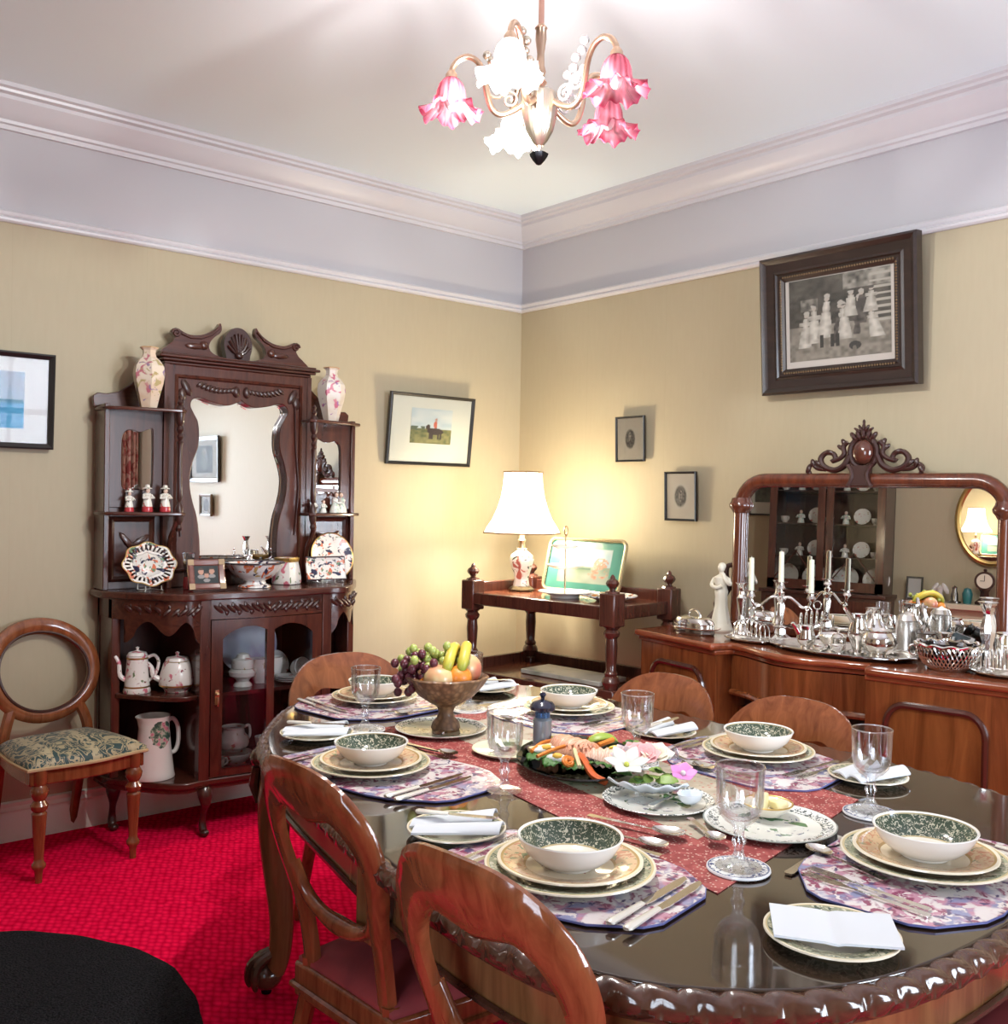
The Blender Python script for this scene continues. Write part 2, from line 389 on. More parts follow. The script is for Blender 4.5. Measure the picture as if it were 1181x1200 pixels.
# ---- curtains either side of the south window (seen in the chiffonier's left mirror)
CURT = pattern('rose_curtain_cloth', (.42, .22, .17), [((.55, .36, .27), 9, .5, .12, 'n'), ((.28, .06, .05), 14, .58, .05, 'n')], .8, 0)
SHEER = mat('sheer_net', (.85, .87, .9), .9)
def curtain(label, x0, x1, m=CURT, amp=.03, k=9, y=YB+.09):
    b = B().grid(lambda u, v: (x0+(x1-x0)*u, y+amp*sin(u*k*2*pi)+.01*sin(u*31+v*3), .05+2.45*v), 90, 4)
    return tag(part('curtain', b, m, solid=.004, fix=False), label, 'curtain', 'curtains at the back window')
curtain('rose-patterned curtain on the right of the back window', -.47, -.04)
curtain('rose-patterned curtain on the left of the back window', -2.3, -1.85)
tag(part('curtain_pole', B().tube([(-2.4, YB+.09, 2.53), (-.02, YB+.09, 2.53)], .014).ell((-2.42, YB+.09, 2.53), .03), BRASS), 'brass curtain pole above the back window', 'curtain pole')
# ---- black rug
RUGM = MT('black_shag'); _n = RUGM.n('TexNoise', {'Vector': RUGM.co(), 'Scale': 160.0, 'Detail': 3.0}).outputs[0]
RUGM.set(col=RUGM.ramp(_n, [(.3, (.006, .006, .008)), (.75, (.034, .034, .04))]), rough=1.0, spec=.1).bump(_n, 1.0, .02); RUGM = RUGM.m
def rugh(x, y):
    return .016+.006*vnoise(x*45, y*45)
b = B(); N = 96; rings = 22; vs = [(0, 0, .02)]; fs = []
for k in range(1, rings+2):
    for i in range(N):
        a = 2*pi*i/N; q = .74*min(k/rings, 1)*(1+.006*sin(9*a)+.004*sin(23*a)); x, y = q*cos(a), q*sin(a); vs.append((x, y, rugh(x, y) if k < rings else (.008 if k == rings else 0)))
fs = [(0, 1+i, 1+(i+1) % N) for i in range(N)]+[(1+k*N+i, 1+k*N+(i+1) % N, 1+(k+1)*N+(i+1) % N, 1+(k+1)*N+i) for k in range(rings) for i in range(N)]
tag(part('rug', b.add(vs, fs), RUGM, loc=(-3.30, -1.50, .001), smooth=60, fix=False), 'round black shaggy rug on the red carpet', 'rug')

# ================================================================ chandelier
CHB = mat('antique_brass', (.60, .42, .30), .32, 1); CHU = mat('pale_gilt_silver', (.62, .55, .45), .3, 1)
FIL = mat('frosted_crystal', (.9, .84, .82), .15, 0, .4, trans=.4)
def shade_mat(name, col, es=0.0, ecol=None):
    t = MT(name); x = t.n('SeparateXYZ', {0: t.n('TexCoord').outputs['Object']}); r = t.math('SQRT', t.math('ADD', t.math('POWER', x.outputs[0], 2.0), t.math('POWER', x.outputs[1], 2.0)))
    c = t.ramp(t.math('DIVIDE', r, .075), [(.25, col), (.62, mixc(col, (.95, .62, .68), .5)), (.8, mixc(col, (.95, .7, .75), .25)), (1, col)])
    t.t.nodes.remove(t.b); out = [q for q in t.t.nodes if q.type == 'OUTPUT_MATERIAL'][0]
    d = t.n('BsdfTranslucent', {0: c}); g = t.n('BsdfPrincipled', {'Base Color': c, 'Roughness': .08, 'Coat Weight': .5}); tr = t.n('BsdfTransparent', {0: c})
    m1 = t.n('MixShader', {0: .45, 1: g.outputs[0], 2: d.outputs[0]}); ang = t.math('ARCTAN2', x.outputs[0], x.outputs[1]); fl_ = t.math('ADD', t.math('SINE', t.math('MULTIPLY', ang, 17.0)), t.math('SINE', t.math('ADD', t.math('MULTIPLY', ang, 7.0), 1.0)))
    m2 = t.n('MixShader', {0: t.math('ADD', t.math('MULTIPLY', fl_, .19), .38), 1: m1.outputs[0], 2: tr.outputs[0]}); o = m2.outputs[0]
    if es:
        e = t.n('Emission', {0: (*ecol, 1), 1: es}); o = t.n('AddShader', {0: o, 1: e.outputs[0]}).outputs[0]
    t.t.links.new(o, out.inputs[0]); return t.m
PINKG = shade_mat('pink_ruffled_glass', (.50, .085, .16)); LITG = shade_mat('lit_white_glass', (.95, .95, .93), 3.2, (1, .95, .95))
ch = thing('chandelier', 'five-arm brass chandelier with ruffled pink glass shades hanging from ceiling', 'chandelier', (CH.x, CH.y, 0))
part('ceiling_rose', B().lathe([(0, 2.92), (.055, 2.92), (.055, 2.91), (.03, 2.885), (.012, 2.87), (0, 2.87)]), CHB, ch)
part('rod', B().lathe([(0, 2.56), (.0075, 2.56), (.0075, 2.88), (0, 2.88)], 12), mat('copper_rod', (.62, .36, .28), .3, 1), ch)
part('stem', B().lathe([(0, 2.395), (.014, 2.395), (.012, 2.41), (.017, 2.418), (.010, 2.43), (.014, 2.445), (.010, 2.46), (.009, 2.49), (.014, 2.525), (.013, 2.548), (.016, 2.552), (.008, 2.562), (0, 2.562)], 16), CHB, ch)
part('urn', B().lathe([(0, 2.262), (.010, 2.262), (.020, 2.274), (.034, 2.30), (.042, 2.335), (.046, 2.37), (.044, 2.388), (.036, 2.395), (.012, 2.40), (0, 2.40)], 56, lambda a, z: 1+.022*sin(20*a)), CHU, ch)
part('drop_stem', B().lathe([(0, 2.238), (.007, 2.238), (.005, 2.25), (.008, 2.262), (0, 2.264)], 12), CHU, ch)
part('finial', B().lathe([(0, 2.214), (.006, 2.216), (.014, 2.226), (.020, 2.236), (.022, 2.243), (.012, 2.247), (0, 2.247)], 16, lambda a, z: 1+.08*sin(6*a)), IRONB, ch)
base_a = atan2(cyw, syw)+pi              # direction from the axis towards the viewer's side of the room
def ruffle(b):
    # bell shade hanging mouth down, rim pleated
    def rf(a, z):
        k = max(0, min(1, (.046-z)/.045)); return 1+k*k*(.13*sin(6*a)+.10*sin(17*a+1))
    out = [(.012, .105), (.020, .100), (.030, .088), (.036, .07), (.038, .052), (.043, .037), (.054, .028), (.067, .021), (.077, .017)]
    n = 120; vs = []; fs = []
    for k, (r, z) in enumerate(out):
        for i in range(n):
            a = 2*pi*i/n; q = r*rf(a, z); kk = max(0, min(1, (.045-z)/.035)); vs.append((q*cos(a), q*sin(a), z+kk*(.013*sin(6*a+.8)+.007*sin(17*a))))
    for k in range(len(out)-1):
        for i in range(n): j = (i+1) % n; fs.append((k*n+i, k*n+j, (k+1)*n+j, (k+1)*n+i))
    return b.add(vs, fs)
shade_me = None
for i, dang in enumerate((-20, 52, 124, 196, 268)):
    a = base_a+radians(dang); dx, dy = cos(a), sin(a); lit = i in (0, 3)
    prof = [(.040, 2.365), (.065, 2.348), (.095, 2.338), (.118, 2.352), (.132, 2.39), (.140, 2.435), (.155, 2.468), (.180, 2.482), (.204, 2.474), (.218, 2.455), (.221, 2.437)]
    prof = smooth_poly(prof, 4, False)
    part('arm', B().tube([(dx*r, dy*r, z) for r, z in prof], .0075, 10), CHB, ch)
    b = B()
    for (ra, za, rr, sw) in ((.075, 2.375, .022, 1), (.105, 2.40, .026, -1)):
        pts = [(ra+rr*(1-t/20)*cos(sw*t*.55+1), za+rr*(1-t/20)*sin(sw*t*.55+1)) for t in range(18)]
        b.tube([(dx*r, dy*r, z) for r, z in pts], .0035, 6)
    for t in range(5): b.ell((dx*(.085+.012*t)+.004*(-1)**t*dy, dy*(.085+.012*t)-.004*(-1)**t*dx, 2.415+.018*t), (.012, .012, .011), 8, 5)
    part('scroll_ornament', b, FIL if i in (1, 2) else CHU, ch)
    part('shade_cap', B().lathe([(0, .100), (.016, .100), (.015, .112), (.008, .122), (0, .122)], 14), CHB, ch, (dx*.221, dy*.221, 2.325))
    g = part('glass_shade', ruffle(B()), LITG if lit else PINKG, ch, (dx*.221, dy*.221, 2.325), (0, 0, a), smooth=180, fix=False, label='lit white glass shade' if lit else 'pink ruffled glass shade')
    if lit:
        part('bulb', B().ell((0, 0, .055), (.02, .02, .028), 12, 8), mat('lit_bulb', (1, 1, 1), .5, 0, 0, emit=(1, .93, .88), es=30.0), ch, (dx*.221, dy*.221, 2.325))
        lamp('chandelier_light', 'POINT', (CH.x+dx*.221, CH.y+dy*.221, 2.325), CHW, (.97, .97, .92), .012)
    else:
        part('bulb', B().ell((0, 0, .05), (.017, .017, .026), 10, 7), WHITE, ch, (dx*.221, dy*.221, 2.325))
# ================================================================ chiffonier against the left wall
cf = thing('chiffonier', 'tall carved mahogany chiffonier with shaped mirrors and open china shelves', 'display cabinet', (-1.745, -.012, 0))
def leafcarve(b, x0, x1, z, d, s=.022, yf=None):
    n = max(2, int((x1-x0)/(s*1.05)))
    for i in range(n):
        x = x0+(i+.5)*(x1-x0)/n; y = (yf(x) if yf else 0)-d
        b.at((x, y, z), ry=radians(40 if x < (x0+x1)/2 else -40)).ell((0, 0, 0), (s*1.2, .008, s*.36), 8, 4)
        b.at((x+s*.3, y, z+(-1)**i*s*.6), ry=radians(80)).ell((0, 0, 0), (s*.6, .006, s*.34), 8, 4)
    b.at(); return b
def front(x):                             # serpentine front line of the base (local y, negative is forward)
    a = abs(x)
    if a < .25: return -.405-.02*cos(a/.25*pi/2)
    if a < .29: return -.405
    t = (a-.29)/.31
    return -.405-.018*sin(pi*min(1, t*1.6))+.30*max(0, (t-.12)/.88)**1.6
def front_poly(x0, x1, off=0, back=-.0, n=40):
    xs = [x0+(x1-x0)*i/n for i in range(n+1)]
    return [(x, front(x)-off) for x in xs]+[(x1, back), (x0, back)]
def slab(x0, x1, z0, z1, off=0, back=0.0, n=40): return B().prism(front_poly(x0, x1, off, back, n), z0, z1, 'xy')
part('top', slab(-.60, .60, .955, .985, .02, n=80), CHIF_X, cf, bevel=.006)
part('frieze_rail', slab(-.565, .565, .875, .955, 0, n=80), CHIF_X, cf)
for (a, b_) in ((-.53, -.30), (-.235, .235), (.30, .53)):
    part('carved_frieze', leafcarve(B(), a, b_, .915, .0, .024, front), CARVE, cf)
part('back_panel', B().box(-.565, .565, -.02, 0, .19, .955), MAHOG_DZ, cf)
def apron(x0, x1, zs):
    n = len(zs)-1; vs = []; fs = []
    for i, z in enumerate(zs):
        x = x0+(x1-x0)*i/n; y = front(x)
        for yy in (y-.002, y+.014): vs += [(x, yy, .878), (x, yy, z)]
    for i in range(n):
        a = i*4; fs += [(a, a+4, a+5, a+1), (a+2, a+3, a+7, a+6), (a+1, a+5, a+7, a+3)]
    return B().add(vs, fs)
ap = []
for i in range(41):
    u = i/40; ap.append(.845-.028*cos(u*2*pi*2)-.02*(abs(u-.5)*2)**3+(.0 if .12 < u < .88 else -.015))
part('apron', apron(-.53, -.30, ap), CHIF_X, cf); part('apron', apron(.30, .53, ap), CHIF_X, cf)
for s in (-1, 1):
    part('end_post', B().box(min(s*.53, s*.565), max(s*.53, s*.565), -.168, -.125, .21, .955), CHIF_Z, cf, bevel=.004)
    part('side_panel', B().box(min(s*.545, s*.562), max(s*.545, s*.562), -.13, -.01, .21, .955), CHIF_Z, cf)
    part('divider', B().box(min(s*.255, s*.30), max(s*.255, s*.30), -.412, -.37, .20, .955).box(min(s*.268, s*.288), max(s*.268, s*.288), -.38, -.01, .20, .95), CHIF_Z, cf, bevel=.003)
    part('open_shelf', slab(min(s*.29, s*.55), max(s*.29, s*.55), .552, .572, -.02), CHIF_X, cf, bevel=.004)
    # cabriole legs: front at the dividers, rear at the ends
    pth = [(0, -.004, .19), (0, -.016, .165), (0, -.018, .135), (0, -.004, .10), (0, .008, .06), (0, .004, .03), (0, -.012, .012)]
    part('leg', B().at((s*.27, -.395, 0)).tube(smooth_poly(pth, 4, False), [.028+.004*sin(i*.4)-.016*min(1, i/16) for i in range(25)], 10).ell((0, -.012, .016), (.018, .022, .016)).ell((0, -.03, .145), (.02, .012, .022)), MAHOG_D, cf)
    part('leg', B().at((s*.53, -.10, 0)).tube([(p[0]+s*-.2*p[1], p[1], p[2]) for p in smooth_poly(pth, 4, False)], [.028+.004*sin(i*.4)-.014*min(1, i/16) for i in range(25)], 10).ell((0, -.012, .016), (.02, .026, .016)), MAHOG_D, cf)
part('bottom_board', slab(-.585, .585, .205, .232, .008, n=80), CHIF_X, cf, bevel=.006)
part('base_moulding', slab(-.575, .575, .188, .205, -.004, n=80), CHIF_X, cf)
part('inner_shelf', slab(-.27, .27, .552, .568, -.035), MAHOG_D, cf)
dr = part('door', B(), CHIF_Z, cf)
bd = B()
def bowy(x): return front(x)-.006
def bowbox(b, x0, x1, z0, z1, t=.02, n=8, zl=None):
    vs, fs = [], []
    for i in range(n+1):
        x = x0+(x1-x0)*i/n; y = bowy(x); zz = zl(x) if zl else z0
        vs += [(x, y, zz), (x, y, z1), (x, y+t, z1), (x, y+t, zz)]
    for i in range(n): a = i*4; fs += [(a+k, a+4+k, a+4+(k+1) % 4, a+(k+1) % 4) for k in range(4)]
    return b.add(vs, fs+[(0, 1, 2, 3), (n*4+3, n*4+2, n*4+1, n*4)])
bowbox(bd, -.252, -.205, .236, .872); bowbox(bd, .205, .252, .236, .872); bowbox(bd, -.205, .205, .236, .268)
bowbox(bd, -.205, .205, .80, .872, n=40, zl=lambda x: .845-.05*(abs(x)/.205)**4-.025*math.exp(-(x/.05)**2))
dr.data = bd.mesh('door'); recalc(dr.data); dr.data.materials.append(CHIF_Z); dr.data.set_sharp_from_angle(angle=radians(40))
part('mullion', bowbox(B(), -.017, .017, .262, .83), CHIF_Z, dr)
for a, b_ in ((-.207, -.012), (.012, .207)): part('pane', bowbox(B(), a, b_, .262, .85, .004), PANE, dr)
part('escutcheon', B().at((-.229, bowy(-.229)-.003, .56)).box(-.009, .009, -.004, .003, -.03, .03).ell((0, -.008, .012), .009).tube([(0, -.01, 0), (0, -.014, -.02), (0, -.01, -.034)], .004, 6), BRASS, dr)
# upper part: tower with vase-shaped mirror
half = [(.0, 1.795), (.02, 1.782), (.06, 1.768), (.12, 1.778), (.17, 1.793), (.20, 1.782), (.208, 1.755), (.195, 1.725), (.178, 1.69), (.172, 1.64), (.176, 1.58), (.195, 1.52), (.207, 1.46), (.205, 1.40), (.193, 1.34), (.176, 1.28), (.166, 1.20), (.163, 1.13), (.16, 1.085)]
hole = half+[(.08, 1.08), (0, 1.08), (-.08, 1.08)]+[(-x, z) for x, z in reversed(half[1:])]
hole = smooth_poly([(x*1.10, z) for x, z in hole], 4)
tw = part('tower_board', B().ring(rect_outer(hole, -.335, .335, .985, 1.925), hole, -.12, -.065), CHIF_Z, cf, bevel=.003)
part('mirror', B().prism(inset(hole, .012), -.080, -.070), MIRROR, tw, smooth=0)
part('mirror_bevel', B().ring(inset(hole, .002), inset(hole, -.012), -.086, -.080), mat('mirror_bevel', (.93, .95, .97), .05, 1), tw)
part('tower_side', B().box(-.345, -.325, -.125, -.0, .985, 1.925), CHIF_Z, cf); part('tower_side', B().box(.325, .345, -.125, -.0, .985, 1.925), CHIF_Z, cf)
b = B()
for s in (-1, 1):
    for i in range(9):
        u = i/8; b.at((s*(.04+.15*u), -.124, 1.835-.012*sin(u*pi)+.014*u), ry=s*radians(35)).ell((0, 0, 0), (.020, .008, .009), 8, 4)
    b.at((s*.25, -.124, 1.83), ry=s*radians(-60)).ell((0, 0, 0), (.04, .008, .018), 8, 4).at((s*.268, -.124, 1.80)).ell((0, 0, 0), (.018, .008, .03), 8, 4)
    b.at((s*.025, -.124, 1.83)).ell((0, 0, 0), (.018, .01, .026), 8, 4)
    b.at().tube([(s*.262, -.124, 1.78), (s*.268, -.124, 1.6), (s*.286, -.124, 1.42), (s*.268, -.124, 1.2)], .005, 6)
b.at(); part('carved_spandrel', b, CARVE, tw)
part('panel_moulding', B().frame(.60, .84, [(0, -.122), (.012, -.130), (.018, -.118)]), CHIF_Z, tw, (0, 0, 1.465), smooth=0)
part('cornice', B().box(-.345, .345, -.12, 0, 1.925, 1.938).box(-.36, .36, -.14, 0, 1.938, 1.95).box(-.375, .375, -.155, 0, 1.95, 1.962).box(-.362, .362, -.14, 0, 1.962, 1.972), CHIF_X, cf, bevel=.004)
for s in (-1, 1):
    pl = [(.33, 1.97), (.325, 2.0), (.30, 2.02), (.285, 2.045), (.30, 2.06), (.295, 2.078), (.275, 2.083), (.255, 2.073), (.22, 2.062), (.17, 2.067), (.13, 2.085), (.10, 2.108), (.085, 2.128), (.078, 2.105), (.085, 2.085), (.11, 2.065), (.13, 2.04), (.135, 2.015), (.12, 1.995), (.09, 1.983), (.05, 1.972)]
    pl = [(s*x, z) for x, z in pl]
    part('swan_neck_scroll', B().prism(smooth_poly(pl, 3), -.085, -.055).tube([(s*(.283+.019*(1-t/16)*cos(t*.7)), -.088, 2.062+.019*(1-t/16)*sin(t*.7)) for t in range(15)], .006, 6).ell((s*.20, -.088, 2.015), (.045, .008, .014), 10, 4).ell((s*.16, -.088, 2.022), (.02, .01, .02), 8, 4).tube([(s*x, -.088, z-.006) for x, z in [(.26, 2.07), (.22, 2.056), (.17, 2.06), (.125, 2.08), (.09, 2.115)]], .006, 6), CHIF_X, cf)
shl = [(0, 2.118), (.025, 2.112), (.05, 2.09), (.064, 2.06), (.066, 2.03), (.058, 2.0), (.045, 1.972)]
shl = shl+[(-x, z) for x, z in reversed(shl[1:])]
b = B().prism(smooth_poly(shl, 3), -.085, -.05)
for k in range(9):
    a = radians(20+140*k/8); b.tube([(0, -.086, 1.995), (.03*cos(a), -.096, 1.995+.045*sin(a)), (.052*cos(a), -.09, 1.995+.085*sin(a)+.01)], [.003, .006, .008], 6)
b.ell((0, -.095, 1.993), (.018, .012, .015))
part('carved_shell', b, CARVE, cf)
# side units
for s in (-1, 1):
    X = lambda a, c: (min(s*a, s*c), max(s*a, s*c))
    smh = [(.39, 1.40), (.43, 1.395), (.47, 1.395), (.51, 1.40), (.515, 1.45), (.515, 1.55), (.512, 1.61), (.495, 1.635), (.47, 1.638), (.45, 1.632), (.43, 1.634), (.405, 1.645), (.388, 1.645), (.385, 1.60), (.385, 1.5)]
    smh = smooth_poly([(s*x, z) for x, z in smh], 3)
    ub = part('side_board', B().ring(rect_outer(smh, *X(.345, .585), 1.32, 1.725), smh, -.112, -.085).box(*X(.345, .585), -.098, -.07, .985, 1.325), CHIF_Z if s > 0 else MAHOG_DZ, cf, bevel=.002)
    part('side_mirror', B().prism(inset(smh, .008), -.10, -.094), MIRROR, ub, smooth=0)
    part('carved_panel', B().frame(.19, .27, [(0, -.030), (.012, -.040), (.024, -.031)]).at((s*-.03, -.036, .03), ry=s*.6).ell((0, 0, 0), (.05, .008, .014), 8, 4).at((s*.02, -.036, .03), ry=-s*.9).ell((0, 0, 0), (.05, .008, .014), 8, 4).at((0, -.036, -.03), ry=1.5).ell((0, 0, 0), (.05, .008, .018), 8, 4), MAHOG_DZ, ub, (s*.465, -.068, 1.15))
    part('outer_stile', B().box(*X(.565, .587), -.122, -.005, .985, 1.74), CHIF_Z, cf, bevel=.003)
    sp = [(s*x, y) for x, y in ((.345, -.03), (.60, -.03), (.606, -.12), (.59, -.16), (.535, -.19), (.46, -.207), (.38, -.228), (.31, -.238), (.288, -.222), (.288, -.123), (.345, -.123))]
    for z in (1.303, 1.728): part('display_shelf', B().prism(sp, z-.014, z, 'xy'), CHIF_X, cf, bevel=.004)
    gp = [(.345, 1.73), (.60, 1.73), (.605, 1.775), (.585, 1.79), (.55, 1.788), (.50, 1.80), (.45, 1.835), (.41, 1.87), (.375, 1.90), (.345, 1.905)]
    part('gallery_bracket', B().prism([(s*x, z) for x, z in gp], -.03, -.012), CHIF_X, cf, bevel=.003)
    cx, cy = s*.312, -.212
    part('turned_post', B().lathe([(0, 1.225), (.008, 1.225), (.014, 1.238), (.008, 1.252), (.016, 1.27), (.017, 1.30), (.017, 1.32), (.010, 1.335), (.006, 1.345), (.013, 1.36), (.011, 1.42), (.009, 1.52), (.010, 1.58), (.014, 1.592), (.007, 1.60), (.014, 1.615), (.007, 1.628), (.015, 1.645), (.009, 1.66), (.017, 1.675), (.018, 1.72), (.017, 1.735), (.008, 1.745), (.013, 1.757), (.006, 1.77), (.010, 1.783), (0, 1.795)], 14, loc=(cx, cy, 0)), CARVE, cf)
    pth = smooth_poly([(s*.312, -.212, 1.29), (s*.325, -.20, 1.24), (s*.330, -.17, 1.19), (s*.322, -.145, 1.13), (s*.322, -.137, 1.06), (s*.326, -.145, .985)], 4, False)
    part('curved_bracket', B().tube(pth, .012, 8), CHIF_Z, cf)

# ---- china on the chiffonier
IMARI = pattern('imari_china', (.80, .76, .74), [((.62, .16, .07), 24, .60, .02, 'n'), ((.03, .03, .07), 28, .60, .02, 'n'), ((.50, .33, .12), 20, .65, .02, 'n')])
IMARI_F = pattern('imari_china_fine', (.82, .77, .72), [((.62, .16, .08), 32, .58, .02, 'n'), ((.03, .03, .07), 36, .59, .02, 'n'), ((.15, .25, .14), 34, .64, .02, 'n')])
NAVY = mat('navy_and_gold_rim', (.05, .035, .04), .2, 0, .3)
FLOWERC = pattern('rose_sprig_china', (.84, .79, .74), [((.62, .16, .22), 22, .61, .03, 'n'), ((.14, .20, .09), 30, .66, .02, 'n'), ((.24, .03, .05), 40, .68, .02, 'n')])
FADEDV = pattern('faded_rose_china', (.72, .62, .50), [((.60, .40, .26), 6, .52, .12, 'n'), ((.50, .16, .20), 24, .61, .03, 'n'), ((.30, .20, .30), 30, .63, .02, 'n'), ((.42, .34, .16), 26, .63, .02, 'n')])
FADEDW = pattern('faded_rose_china_white', (.74, .68, .62), [((.62, .50, .38), 6, .54, .12, 'n'), ((.56, .14, .22), 24, .60, .03, 'n'), ((.35, .16, .35), 30, .64, .02, 'n')])
def hexr(a, z): return cos(pi/6)/max(.2, cos(((a+pi/6) % (pi/3))-pi/6))
def vase(label, m, x, y, z, rz):
    t = thing('vase', label, 'vase', (x, y, z), rz, 'pair of rose vases on the chiffonier')
    part('body', B().shell([(.0, 0), (.034, 0), (.036, .008), (.046, .05), (.060, .10), (.066, .14), (.062, .17), (.045, .195), (.030, .208), (.026, .222), (.028, .236), (.038, .246), (.033, .246), (.022, .225), (.022, .2), (.0, .16)], 6, None), m, t, smooth=20, bevel=.004)
    part('gilt_lip', B().shell([(.0385, .244), (.040, .247), (.036, .250), (.033, .247), (.0385, .244)], 6), mat('worn_gilt_rim', (.55, .36, .2), .4, 0, .2), t, smooth=20)
vase('cream hexagonal vase painted with roses on the chiffonier\'s left top shelf', FADEDV, -2.170, -.172, 1.729, .35)
vase('white hexagonal vase painted with pink roses on the chiffonier\'s right top shelf', FADEDW, -1.315, -.172, 1.729, .7)
RED = mat('red_glaze', (.50, .04, .05), .2, 0, .4); SKIN = mat('painted_bisque', (.75, .55, .45), .5); HAIR = mat('dark_hair_paint', (.03, .02, .02), .4)
DRESS = pattern('painted_costume', (.80, .76, .68), [((.12, .2, .12), 40, .64, .03, 'n'), ((.5, .06, .06), 46, .66, .02, 'n'), ((.03, .03, .04), 52, .67, .02, 'n')])
DRESSG = pattern('pale_painted_gown', (.80, .78, .72), [((.28, .52, .42), 26, .56, .05, 'n'), ((.65, .42, .42), 34, .66, .03, 'n')])
def figurine(label, x, y, z, rz, h=.095, red=True, gown=DRESS, group=None, hat=True):
    t = thing('figurine', label, 'figurine', (x, y, z), rz, group); k = h/.095
    z0 = 0
    if red: part('plinth', B().lathe([(0, 0), (.020*k, 0), (.021*k, .004*k), (.019*k, .02*k), (0, .02*k)], 16), RED, t); z0 = .02*k
    part('robe', B().lathe([(0, z0), (.019*k, z0), (.017*k, z0+.012*k), (.014*k, z0+.028*k), (.012*k, z0+.038*k), (.015*k, z0+.044*k), (.012*k, z0+.05*k), (0, z0+.053*k)], 14), gown, t)
    part('arms', B().tube([(-.015*k, 0, z0+.044*k), (-.022*k, -.008*k, z0+.032*k), (-.006*k, -.018*k, z0+.032*k)], .005*k, 7).tube([(.015*k, 0, z0+.044*k), (.022*k, -.008*k, z0+.032*k), (.006*k, -.018*k, z0+.034*k)], .005*k, 7), gown, t)
    part('head', B().ell((0, -.002*k, z0+.060*k), (.0085*k, .009*k, .0105*k), 12, 8).ell((0, -.0115*k, z0+.059*k), (.0018*k, .002*k, .002*k), 6, 4), SKIN, t)
    part('hair', B().ell((0, .002*k, z0+.063*k), (.0098*k, .009*k, .0095*k), 12, 8), HAIR if red else mat('brown_hair_paint', (.16, .08, .04), .4), t)
    if hat: part('hat', B().lathe([(0, z0+.066*k), (.017*k, z0+.067*k), (.015*k, z0+.070*k), (.009*k, z0+.072*k), (.007*k, z0+.081*k), (0, z0+.083*k)], 14, lambda a, zz: 1+.1*sin(5*a)), gown, t)
G = 'red-based figurines on the left shelf'
figurine('shortest red-based figurine, leftmost on the chiffonier\'s left shelf', -2.240, -.160, 1.304, .3, .088, group=G)
figurine('red-based figurine with dark sash in the middle of the left shelf', -2.170, -.172, 1.304, .2, .104, group=G)
figurine('red-based figurine beside the turned post on the left shelf', -2.098, -.178, 1.304, .1, .104, group=G)
G = 'pale figurines on the right shelf'
figurine('small white figurine half hidden by the right shelf\'s turned post', -1.395, -.160, 1.304, .2, .085, False, WHITE, G, False)
figurine('seated pale figurine with green sash in the right shelf\'s middle', -1.345, -.165, 1.304, .4, .078, False, DRESSG, G, False)
t = thing('figurine_couple', 'pale couple of figures standing together at the right shelf\'s end', 'figurine', (-1.262, -.158, 1.304), .1, G)
for dx, a in ((-.018, .4), (.02, -.4)):
    part('gown', B().lathe([(0, 0), (.026, 0), (.022, .02), (.013, .045), (.015, .062), (.007, .07), (0, .072)], 14, loc=(dx, 0, 0)), DRESSG, t)
    part('head', B().ell((dx*.7, -.003, .083), (.009, .0095, .011), 12, 8).ell((dx*.7, -.0135, .082), .002, 6, 4), SKIN, t)
    part('hair', B().ell((dx*.7, .002, .087), (.0105, .010, .0105), 12, 8), mat('auburn_hair_paint', (.14, .06, .03), .4), t)
part('arms', B().tube([(-.03, -.004, .058), (-.012, -.02, .045), (.006, -.022, .048)], .005, 7).tube([(.033, -.004, .058), (.015, -.022, .05)], .005, 7), DRESSG, t)
# lattice plate on a wire stand
def wire_stand(x, y, z, rz, w, label):
    t = thing('plate_stand', label, 'plate stand', (x, y, z), rz)
    for s in (-1, 1): part('wire', B().tube([(s*w, -.045, .022), (s*w, -.046, .006), (s*w, -.035, .0035), (s*w, .015, .0035), (s*w*.8, .03, .004), (s*w*.6, .035, .06)], .0022, 6).tube([(s*w, -.036, .004), (s*w*1.1, -.05, .0035)], .0022, 6), mat('plastic_clear_stand', (.7, .68, .62), .15, .6), t)
    part('crossbar', B().tube([(-w*.8, .03, .0035), (w*.8, .03, .0035)], .0022, 6), mat('clear_stand_bar', (.7, .68, .62), .15, .6), t)
TILT = radians(-16)
def scal(a, n, k): return 1+k*abs(sin(n*a/2))
t = thing('lattice_plate', 'cream pierced-edge plate with red flowers propped on a stand at left', 'plate', (-2.185, -.228, .99), .15)
R0 = .088; n = 60
b = B()
def oval(r, i, z): a = 2*pi*i/n; q = r*(1+.05*cos(8*a)); return (1.25*q*cos(a), z, .95*q*sin(a))
for (ra, ya, rb, yb) in ((0.0, 0, .050, 0), (.050, 0, .062, -.006)):
    vs = [oval(ra, i, ya) for i in range(n)]+[oval(rb, i, yb) for i in range(n)]; b.add(vs, [(i, (i+1) % n, n+(i+1) % n, n+i) for i in range(n)])
vs = [oval(.083, i, -.014) for i in range(n)]+[oval(.091, i, -.016) for i in range(n)]; b.add(vs, [(i, (i+1) % n, n+(i+1) % n, n+i) for i in range(n)])
for i in range(0, n, 2):
    p, q, r2, s2 = oval(.061, i, -.006), oval(.061, i+1, -.006), oval(.0835, i+1, -.014), oval(.0835, i, -.014); b.add([p, q, r2, s2], [(0, 1, 2, 3)])
part('pierced_dish', b, IMARI_F, t, (0, 0, .10), (TILT, 0, 0), solid=.004, fix=False)
part('gilt_edge', B().tube([(1.25*.092*(1+.05*cos(16*pi*i/n))*cos(2*pi*i/n), -.016, .95*.092*(1+.05*cos(16*pi*i/n))*sin(2*pi*i/n)) for i in range(n)], .0028, 6, True), GOLD, t, (0, 0, .10), (TILT, 0, 0))
